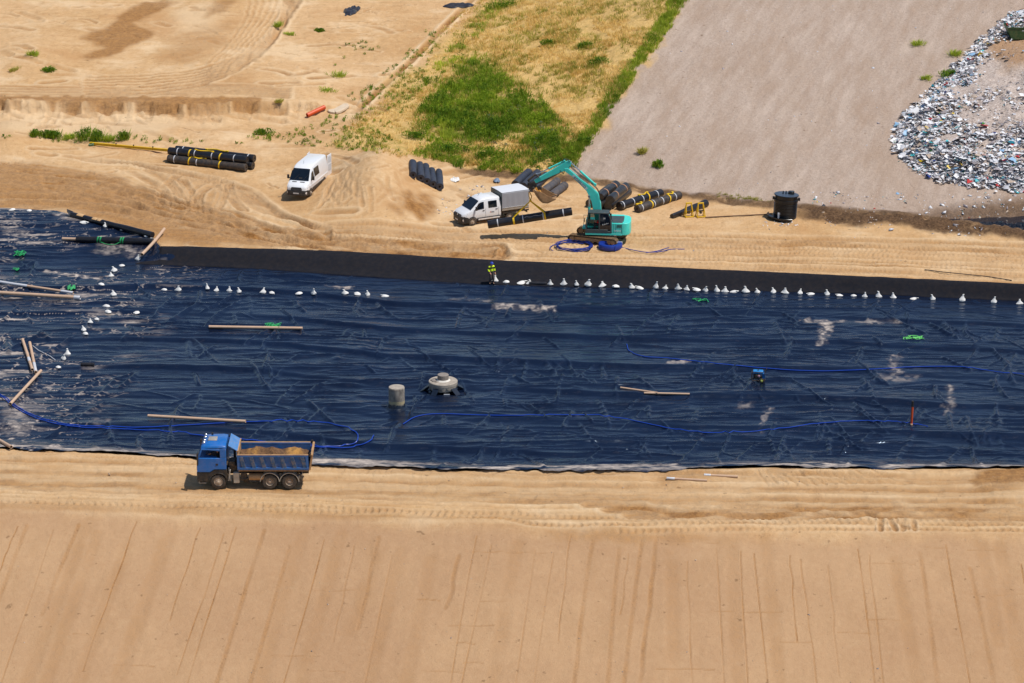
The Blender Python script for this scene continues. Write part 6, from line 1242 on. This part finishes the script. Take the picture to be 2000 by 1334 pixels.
# ------------------------------------------------------------------ vegetation
def leaf_mat(name, a, b_, tr=.25):
    m, nt, b = newmat(name); at = N(nt, 'ShaderNodeAttribute', attribute_name='shade').outputs['Fac']; c = mixc(nt, at, a, b_); nt.links.new(c, b.inputs['Base Color']); b.inputs['Roughness'].default_value = .7; b.inputs['Specular IOR Level'].default_value = .2
    out = nt.nodes['Material Output']; t = N(nt, 'ShaderNodeBsdfTranslucent'); nt.links.new(c, t.inputs[0]); x = N(nt, 'ShaderNodeMixShader'); x.inputs[0].default_value = tr
    nt.links.new(b.outputs[0], x.inputs[1]); nt.links.new(t.outputs[0], x.inputs[2]); nt.links.new(x.outputs[0], out.inputs[0]); return m
M_STRAW = leaf_mat('straw_grass', S(216, 180, 92, .9), S(250, 222, 152, .92), .4); M_GRASS = leaf_mat('green_grass', S(86, 124, 22, .9), S(196, 206, 70, .95), .4); M_WEED = leaf_mat('weed_leaves', S(54, 102, 22, .9), S(160, 182, 46, .95), .4); M_OLIVE = leaf_mat('olive_grass', S(140, 144, 50, .88), S(208, 192, 96, .9), .4); M_SAGE = leaf_mat('grey_green_leaves', S(84, 98, 84, .75), S(128, 138, 116, .8))
PR = np.random.default_rng(4)
def blades(base, n, h, spread, w_, lean=.5, tilt=None):
    """n bent blades for every base point; returns triangles"""
    M = len(base); b = np.repeat(base, n, 0); K = M*n
    a = PR.random(K)*2*np.pi; hh = np.repeat(h, n)*(.55+.6*PR.random(K)); sp = np.repeat(spread, n)
    off = np.stack([np.cos(a), np.sin(a), np.zeros(K)], 1)*(sp*PR.random(K)**.6)[:, None]
    a2 = a+PR.normal(0, .6, K); ln = lean*(.3+PR.random(K))
    dr = np.stack([np.cos(a2)*ln, np.sin(a2)*ln, np.ones(K)], 1); dr /= np.linalg.norm(dr, axis=1)[:, None]
    sd = np.stack([-np.sin(a2+.5), np.cos(a2+.5), np.zeros(K)], 1)*(w_*(.6+.8*PR.random(K)))[:, None]
    p = b+off; mid = p+dr*hh[:, None]*.55; tip = p+dr*hh[:, None]; tip[:, :2] += dr[:, :2]*hh[:, None]*.25
    v = np.stack([p-sd*.6, p+sd*.6, mid+sd, tip, mid-sd], 1).reshape(-1, 3); tn = np.clip(.5*PR.random(K)+1.3*(fbm(b[:, 0]*.35, b[:, 1]*.25, 3, 5)-.5)+.25, 0, 1); i = np.arange(K)[:, None]*5
    q = np.concatenate([i+np.array([0, 1, 2]), i+np.array([0, 2, 4]), i+np.array([4, 2, 3])], 0); return v, q, np.repeat(tn, 5)
def leaves(base, n, h, spread, s):
    M = len(base); K = M*n; b = np.repeat(base, n, 0); hh = np.repeat(h, n); sp = np.repeat(spread, n)
    a = PR.random(K)*2*np.pi; u = PR.random(K); z = hh*(.12+.88*PR.random(K)**.8); rr_ = sp*np.sqrt(u)*(1.05-.6*(z/np.maximum(hh, .01)))*(.75+.5*np.sin(a*3+b[:, 0]*5)**2)
    c = b+np.stack([np.cos(a)*rr_, np.sin(a)*rr_, z], 1)
    d1 = PR.normal(0, 1, (K, 3)); d1 /= np.linalg.norm(d1, axis=1)[:, None]; d2 = np.cross(d1, PR.normal(0, 1, (K, 3))); d2 /= np.linalg.norm(d2, axis=1)[:, None]
    ss = (s*(.6+.8*PR.random(K)))[:, None]
    v = np.stack([c-d1*ss, c+d2*ss*.5, c+d1*ss, c-d2*ss*.5], 1).reshape(-1, 3); tn = np.clip(.5*PR.random(K)+1.6*(fbm(b[:, 0]*.4, b[:, 1]*.3, 3, 3)-.5)+.25, 0, 1); i = np.arange(K)[:, None]*4
    q = np.concatenate([i+np.array([0, 1, 2]), i+np.array([0, 2, 3])], 0); return v, q, np.repeat(tn, 4)
def cloud(name, parts, m_, label=None, kind='stuff', cat=None):
    vs_, qs, sh = [], [], []; k = 0
    for v, q, s in parts: vs_.append(v); qs.append(q+k); sh.append(s); k += len(v)
    o = raw_mesh(name, np.concatenate(vs_), np.concatenate(qs), m_, {'shade': np.concatenate(sh)}, smooth=False)
    if kind: o['kind'] = kind
    return tag(o, label, cat)
def scatter(poly, n, thin=None, f=.35, thr=.0, seed=1):
    p = np.array(poly, float); x = PR.uniform(p[:, 0].min(), p[:, 0].max(), n*3); y = PR.uniform(p[:, 1].min(), p[:, 1].max(), n*3)
    k = inpoly(x, y, [tuple(q) for q in poly]); x, y = x[k][:n], y[k][:n]; h = np.concatenate([hits(x[i:i+4000], y[i:i+4000]) for i in range(0, len(x), 4000)])
    if thr > 0: k = fbm(h[:, 0]*f, h[:, 1]*f*.6, 3, seed) > thr; h = h[k]
    return h
def ragged(poly, n, grow, amp, f=.22, seed=1, soft=1.5, px=None):
    p = np.array(poly, float); c = p.mean(0); ex = [tuple(c+(q-c)*grow) for q in p]; h = scatter(px or ex, n); pw = poly_w(poly)
    d = sdpoly(h[:, 0], h[:, 1], pw)+amp*2*(fbm(h[:, 0]*f, h[:, 1]*f*.7, 4, seed)-.5)+soft*PR.normal(0, 1, len(h)); return h[d < 0]
def U(n, a, b): return PR.uniform(a, b, n)
bank = [(940, 0), (1335, 0), (1290, 75), (1225, 160), (1150, 270), (1118, 335), (1000, 335), (860, 318), (800, 300), (790, 280), (840, 200), (880, 110)]
lbank = [(880, 40), (940, 0), (885, 110), (840, 200), (790, 285), (800, 310), (700, 295), (640, 290), (690, 235), (760, 170), (830, 95)]
core = [(905, 125), (940, 120), (985, 168), (1045, 215), (1085, 265), (1098, 310), (1050, 296), (1000, 266), (930, 272), (865, 272), (838, 252), (855, 215), (882, 170)]
foot = [(800, 296), (850, 285), (1000, 300), (1105, 305), (1112, 335), (1000, 340), (900, 330), (860, 322), (815, 312)]
redge = [(1310, 0), (1342, 0), (1310, 55), (1262, 120), (1215, 185), (1165, 262), (1122, 318), (1105, 312), (1150, 245), (1200, 165), (1255, 90), (1285, 45)]
ledge = [(955, 8), (1000, 0), (960, 45), (905, 105), (850, 165), (825, 185), (805, 185), (850, 130), (910, 60)]
b1 = scatter(bank, 5600, thr=.42); b2 = scatter(lbank, 1500, thr=.47, f=.5, seed=3)
n = len(b1); P1 = blades(b1, 12, U(n, .3, .6), U(n, .15, .35), .022, .7); n2 = len(b2); P2 = blades(b2, 10, U(n2, .2, .4), U(n2, .15, .3), .022, .7)
cloud('dry_grass', [P1, P2], M_STRAW, 'dry straw-coloured grass tufts over the sandy bank')
b3 = scatter(bank, 3400, thr=.49, f=.3, seed=2); b4 = scatter(lbank, 420, thr=.52, f=.4, seed=5)
n, n4 = len(b3), len(b4); cloud('olive_grass', [blades(b3, 12, U(n, .3, .65), U(n, .15, .4), .022, .6), blades(b4, 12, U(n4, .25, .5), U(n4, .2, .4), .024, .6)], M_OLIVE, 'olive green grass patches among the straw on the bank')
e1 = np.concatenate([ragged(redge, 2100, 1.0, 1.6, .5, 4, .6), scatter(redge, 700, thr=.45, f=.5, seed=4)]); e2 = scatter(ledge, 420, thr=.42, f=.5, seed=6); e3 = scatter(foot, 500, thr=.48, f=.6, seed=2)
w5 = ragged(core, 2700, 1.3, 3.2, .24, 3, 1.5)
cloud('green_grass', [blades(q, 16, U(len(q), .35, .75), U(len(q), .15, .4), .026, .5) for q in (e1, e2, e3, w5)], M_GRASS, 'green grass fringe along the bank edges and its foot')
w1 = ragged(core, 2600, 1.3, 3.5, .24, 7, 1.3); w1 = w1[fbm(w1[:, 0]*.6, w1[:, 1]*.5, 3, 6) > .42]; w2 = scatter(foot, 420, thr=.5, f=.45, seed=3); w3 = scatter(ledge, 110, thr=.5, f=.5, seed=2); w4 = scatter(redge, 170, thr=.5, f=.5, seed=1)
cloud('weed_thicket', [leaves(q, 30, .3+.85*PR.random(len(q))**2, U(len(q), .22, .55), .075) for q in (w1, w2, w3, w4)]+[blades(w1, 8, U(len(w1), .5, 1.0), U(len(w1), .2, .5), .03, .4)], M_WEED, 'dense green weeds growing over the lower middle of the bank')
s1 = scatter([(1000, 195), (1060, 215), (1085, 260), (1040, 300), (960, 290), (940, 240)], 60, thr=.45, f=.6, seed=5)
cloud('grey_green_weeds', [leaves(s1, 30, U(len(s1), .4, .8), U(len(s1), .3, .5), .07)], M_SAGE, 'greyish weeds at the right of the green thicket')
sp = np.concatenate([scatter([(640, 225), (700, 225), (800, 300), (720, 300), (600, 285), (480, 270), (470, 255), (560, 262)], 230, thr=.44, f=.6, seed=2), scatter([(700, 190), (830, 60), (870, 60), (800, 200), (760, 290), (700, 280)], 260, thr=.46, f=.6, seed=4), scatter([(640, 110), (720, 60), (760, 130), (700, 200), (640, 180)], 60, thr=.5, f=.5), scatter([(0, 262), (260, 266), (500, 280), (480, 284), (0, 276)], 60, thr=.45, f=.4)])
cloud('sparse_weeds', [leaves(sp, 16, U(len(sp), .15, .4), U(len(sp), .12, .3), .06), blades(sp, 8, U(len(sp), .2, .4), U(len(sp), .1, .25), .022)], M_WEED, 'small dark weeds scattered over the sandy slope left of the bank')
tf = scatter([(1400, 378), (1470, 385), (1510, 396), (1500, 400), (1400, 386)], 60, thr=.3); cloud('toe_grass', [blades(tf, 10, U(len(tf), .15, .35), U(len(tf), .1, .2), .02)], M_OLIVE, 'thin fringe of grass at the gravel toe left of the black tank')
def plant(label, px, py, h, w_, m_=M_WEED, kind='leafy', name='shrub', cat='shrub', group=None):
    g = np.array([tuple(G(px, py))]); t = thing(name, label, cat, tuple(g[0]), 0, group); z = np.zeros((7, 3)); z[:, :2] = PR.normal(0, w_*.33, (7, 2))
    if kind == 'leafy':
        pr_ = [leaves(z, 60, np.full(7, h)*U(7, .6, 1), np.full(7, w_*.5), .09), blades(z, 14, np.full(7, h), np.full(7, w_*.4), .03, .5)]
    else: pr_ = [blades(z, 22, np.full(7, h), np.full(7, w_*.35), .03, .9)]
    o = cloud('foliage', pr_, m_, None, None); o.parent = t
    m = MB()
    for k in range(5): a = k*1.3; m.tube([(0, 0, -.05), (.12*w_*math.cos(a), .12*w_*math.sin(a), h*.4), (.3*w_*math.cos(a), .3*w_*math.sin(a), h*.8)], [.02, .014, .006], n=5)
    m.build('stem', mat('plant_stem', S(96, 92, 50, .7), .8), t); return t
gs = 'isolated plants on the grey gravel slope'; gd = 'shrubs in the row along the sand terrace'; gu = 'plants on the upper sand flat'; gb = 'dark shrubs standing out on the straw bank'
for a in ((1286, 325, .7, .8, 'round dark green shrub low on the gravel slope above the tank side', M_WEED, 'leafy', gs), (1256, 300, .7, .5, 'thin upright weed just above the round shrub on the gravel', M_OLIVE, 'grassy', gs), (1792, 88, .55, 1.1, 'wide spiky tuft high on the gravel, left of the rubbish heap', M_GRASS, 'grassy', gs), (1866, 109, .7, 1.2, 'bushy grass tuft beside the rubbish heap, upper right of the gravel', M_GRASS, 'grassy', gs), (1857, 149, .7, 1.1, 'dense green shrub touching the edge of the rubbish heap', M_WEED, 'leafy', gs), (1810, 155, .45, .6, 'small tuft left of the dense shrub near the rubbish heap', M_GRASS, 'grassy', gs),
          (68, 267, .7, .7, 'leftmost small bush of the row along the sand terrace', M_WEED, 'leafy', gd), (88, 269, .8, .9, 'bush second from the left along the sand terrace', M_WEED, 'leafy', gd), (107, 269, .8, 1.0, 'bush third from the left along the sand terrace', M_WEED, 'leafy', gd), (130, 271, .6, 1.1, 'low wide bush in the middle of the terrace row', M_GRASS, 'grassy', gd), (160, 274, 1.25, 1.3, 'tallest bush of the terrace row', M_WEED, 'leafy', gd), (190, 275, 1.2, 1.1, 'tall bush right of the tallest one in the terrace row', M_WEED, 'leafy', gd), (209, 276, .8, .8, 'bush above the left end of the yellow beam', M_GRASS, 'grassy', gd), (247, 273, 1.0, .9, 'separate rightmost bush of the terrace row', M_WEED, 'leafy', gd),
          (98, 140, .5, 1.0, 'low green plant on the upper sand at left', M_WEED, 'leafy', gu), (66, 108, .6, .8, 'grassy tuft on the bump at far upper left', M_GRASS, 'grassy', gu), (28, 138, .4, 1.1, 'dull flat plant at the far left of the upper sand', M_OLIVE, 'grassy', gu), (540, 52, .7, .8, 'green tuft beside the curved wheel tracks', M_GRASS, 'grassy', gu), (567, 68, .3, .8, 'flat weed right of the curved wheel tracks', M_GRASS, 'grassy', gu), (623, 62, .4, .6, 'small weed left of the black film scrap', M_WEED, 'leafy', gu), (660, 150, .6, 1.6, 'wide patch of grass on the sand above the orange pipe', M_GRASS, 'grassy', gu), (640, 178, .4, 1.3, 'low patch of grass nearest the orange pipe', M_GRASS, 'grassy', gu), (517, 263, .6, 1.3, 'low green bush above the white van to its left', M_WEED, 'leafy', gu), (545, 200, .4, .4, 'tiny weed on the sand left of the orange pipe', M_OLIVE, 'grassy', gu),
          (1140, 93, .8, .9, 'round dark bush high on the straw bank', M_WEED, 'leafy', gb), (1168, 125, .8, 1.2, 'larger dark bush low right on the straw bank', M_WEED, 'leafy', gb), (1072, 88, .7, .8, 'dark bush left of the round one on the straw bank', M_WEED, 'leafy', gb), (1145, 282, .8, .9, 'green bush at the gravel edge above the excavator boom', M_WEED, 'leafy', gb), (985, 15, 1.0, 1.6, 'big dark bush at the top left of the bank', M_WEED, 'leafy', gb), (820, 268, .8, 1.4, 'dark bush at the lower left corner of the green thicket', M_WEED, 'leafy', gb), (870, 298, .9, 1.2, 'bush above the five felt rolls', M_WEED, 'leafy', gb), (946, 310, 1.0, 1.3, 'bush above the cab of the crew truck', M_WEED, 'leafy', gb), (1052, 278, .9, 1.0, 'bush at the right end of the thicket', M_WEED, 'leafy', gb)):
    plant(a[4], a[0], a[1], a[2], a[3], a[5], a[6], 'shrub' if a[6] == 'leafy' else 'grass_tuft', 'shrub' if a[6] == 'leafy' else 'grass tuft', a[7])
# ------------------------------------------------------------------ rubbish
tm, nt, b = newmat('rubbish_pieces'); at = N(nt, 'ShaderNodeAttribute', attribute_name='shade').outputs['Fac']; cr = N(nt, 'ShaderNodeValToRGB'); cr.color_ramp.interpolation = 'CONSTANT'
el = cr.color_ramp.elements; cols = [(0, S(236, 236, 240, .82)), (.34, S(214, 214, 220, .8)), (.5, S(176, 166, 170, .75)), (.6, S(206, 184, 164, .75)), (.72, S(150, 142, 144, .75)), (.855, S(50, 54, 64, .7)), (.885, S(70, 190, 200, .75)), (.925, S(30, 130, 150, .7)), (.945, S(150, 190, 225, .8)), (.965, S(30, 70, 170, .7)), (.975, S(210, 60, 60, .7)), (.985, S(236, 200, 40, .8)), (.993, S(80, 160, 60, .7))]
el[0].position = 0; el[0].color = cols[0][1]; el[1].position = cols[1][0]; el[1].color = cols[1][1]
for p_, c_ in cols[2:]: e = el.new(p_); e.color = c_
nt.links.new(at, cr.inputs[0]); nt.links.new(cr.outputs[0], b.inputs['Base Color']); b.inputs['Roughness'].default_value = .5
def pieces(c, size, shade):
    K = len(c); d1 = PR.normal(0, 1, (K, 3)); d1[:, 2] *= .55; d1 /= np.linalg.norm(d1, axis=1)[:, None]; d2 = np.cross(d1, PR.normal(0, 1, (K, 3))+np.array([0, 0, 1.2])); d2 /= np.linalg.norm(d2, axis=1)[:, None]; up_ = np.cross(d1, d2)
    up_[up_[:, 2] < 0] *= -1; s = size[:, None]; a = (.35+.65*PR.random(K))[:, None]
    top = c+up_*s*.45; v = np.stack([c-d1*s-d2*s*a*.6, c+d1*s*.9-d2*s*a, c+d1*s*.7+d2*s*a, c-d1*s*.8+d2*s*a*.8, top+d1*s*.3*PR.normal(0, 1, (K, 1)), c-up_*s*.3], 1).reshape(-1, 3)
    i = np.arange(K)[:, None]*6; q = np.concatenate([i+np.array(t_) for t_ in ([0, 1, 4], [1, 2, 4], [2, 3, 4], [3, 0, 4], [1, 0, 5], [2, 1, 5], [3, 2, 5], [0, 3, 5])], 0); return v, q, np.repeat(shade, 6)
rim = [(2010, 45), (1975, 30), (1930, 66), (1880, 118), (1828, 172), (1768, 226), (1746, 272), (1760, 314), (1828, 350), (1920, 370), (2030, 380), (2030, 300), (1960, 330), (1880, 320), (1820, 290), (1800, 250), (1830, 205), (1880, 150), (1915, 110), (1955, 70)]
def conv(px): return scatter(px, 1)
rim2 = [(2010, 40), (1970, 34), (1925, 74), (1876, 124), (1822, 180), (1764, 230), (1742, 272), (1756, 318), (1826, 354), (1920, 373), (2030, 384), (2030, 340), (1960, 350), (1870, 338), (1800, 305), (1782, 255), (1820, 198), (1886, 138), (1925, 95), (1965, 60)]
zone = [(2020, 20), (1970, 24), (1925, 62), (1872, 116), (1820, 170), (1758, 224), (1730, 272), (1750, 322), (1825, 360), (1920, 380), (2030, 390)]
cand = scatter(zone, 42000); dc = sdpoly(cand[:, 0], cand[:, 1], DUMP); nz = fbm(cand[:, 0]*.22, cand[:, 1]*.16, 4, 2); nz2 = fbm(cand[:, 0]*.7, cand[:, 1]*.5, 3, 4)
top_ = sst(305, 318, cand[:, 1]); wid = (3.6-2.2*top_)*(.35+1.3*nz)
pk = np.exp(-np.maximum(-dc-1.0, 0)/wid)*sst(.9, -.4, dc-1.6*(nz2-.5))*sst(.25, .5, nz2+.25*np.exp(dc/2))+.05*(dc > 0)*(PR.random(len(dc)) < .25)
bare = sst(1.5, -1.0, sdpoly(cand[:, 0], cand[:, 1], poly_w([(1915, 128), (1945, 92), (1985, 60), (2040, 45), (2040, 150), (1950, 165), (1900, 190), (1880, 180)]))+2*(nz2-.5)); pk *= 1-.97*bare
r_ = PR.random(len(dc)); t1 = cand[r_ < pk]; inn = (r_ >= pk) & (dc < -1.5) & (PR.random(len(dc)) < .5*sst(.38, .6, nz2)*(1-.8*top_)*(1-.9*bare)); t2 = cand[inn]
t1[:, 2] += U(len(t1), 0, .22); t2[:, 2] += .02
def sheets(c, size, shade):
    K = len(c); d1 = PR.normal(0, 1, (K, 3)); d1[:, 2] *= .32; d1 /= np.linalg.norm(d1, axis=1)[:, None]; d2 = np.cross(d1, np.array([0, 0, 1.0])+PR.normal(0, .3, (K, 3))); d2 /= np.linalg.norm(d2, axis=1)[:, None]; up_ = np.cross(d1, d2); up_[up_[:, 2] < 0] *= -1
    s = size[:, None]; a = (.3+.7*PR.random(K))[:, None]; j = lambda: PR.normal(0, .25, (K, 3))*s*np.array([1, 1, .6])
    v = np.stack([c-d1*s-d2*s*a+j(), c-d2*s*a+up_*s*.2+j(), c+d1*s-d2*s*a*.7+j(), c-d1*s*.8+d2*s*a+j(), c+d2*s*a+up_*s*.25+j(), c+d1*s+d2*s*a+j()], 1).reshape(-1, 3)
    i = np.arange(K)[:, None]*6; q = np.concatenate([i+np.array(t_) for t_ in ([0, 1, 4], [0, 4, 3], [1, 2, 5], [1, 5, 4])], 0); return v, q, np.repeat(shade, 6)
kb = PR.random(len(t1)) < .04; sh1 = PR.random(len(t1))**1.5
tp = [sheets(t1, np.where(kb, PR.uniform(.16, .45, len(t1)), PR.gamma(1.7, .045, len(t1))+.035), sh1), sheets(t2, PR.gamma(1.4, .026, len(t2))+.02, np.where(PR.random(len(t2)) < .4, .5*PR.random(len(t2)), .55+.22*PR.random(len(t2))))]
o = cloud('rubbish', tp, tm, 'loose heap of white, grey and turquoise rubbish on the gravel slope')
l1 = scatter([(1560, 372), (2030, 385), (2030, 448), (1860, 428), (1700, 420), (1580, 405)], 420, thr=.40, f=.5, seed=3); l2 = scatter([(1340, 0), (1990, 0), (1740, 220), (1740, 330), (2000, 385), (1330, 372), (1130, 320)], 170); l3 = scatter([(870, 372), (940, 362), (1010, 380), (880, 425), (850, 420)], 170, thr=.4, f=.8); l4 = scatter([(400, 300), (2000, 440), (2000, 540), (900, 500), (300, 430)], 120)
l5 = scatter([(1480, 432), (1560, 434), (1560, 442), (1490, 442)], 60); l6 = scatter([(1600, 410), (1960, 448), (1990, 452), (1990, 470), (1600, 440)], 200, thr=.42, f=.6)
cloud('litter', [pieces(l1, PR.gamma(2, .045, len(l1))+.03, PR.random(len(l1))), pieces(l2, PR.gamma(1.5, .03, len(l2))+.03, .85*PR.random(len(l2))), pieces(l3, PR.gamma(2, .03, len(l3))+.03, .8*PR.random(len(l3))), pieces(l4, PR.gamma(1.2, .025, len(l4))+.02, .4+.48*PR.random(len(l4))), pieces(l5, PR.gamma(2, .03, len(l5))+.02, .7*PR.random(len(l5))), pieces(l6, PR.gamma(2, .04, len(l6))+.03, .3+.5*PR.random(len(l6)))], tm, 'small scraps of litter and stones scattered over gravel and sand')
sk_ = np.stack([U(260, -1.7, 1.7), U(260, -.85, .85), U(260, .9, 1.35)], 1); o = cloud('skip_rubbish', [pieces(sk_, U(260, .08, .26), PR.random(260))], tm, 'mixed rubbish filling the green skip to its rim'); o.location = SKIP.location; o.rotation_euler = SKIP.rotation_euler
st_ = scatter([(0, 985), (2000, 1040), (2000, 1334), (0, 1334)], 330); st2 = scatter([(0, 880), (2000, 925), (2000, 1010), (0, 980)], 160)
cloud('stones', [pieces(st_, PR.gamma(1.5, .012, len(st_))+.012, .60+.24*PR.random(len(st_))), pieces(st2, PR.gamma(1.5, .014, len(st2))+.012, .60+.2*PR.random(len(st2)))], tm, 'small clods and pebbles scattered over the near sand')
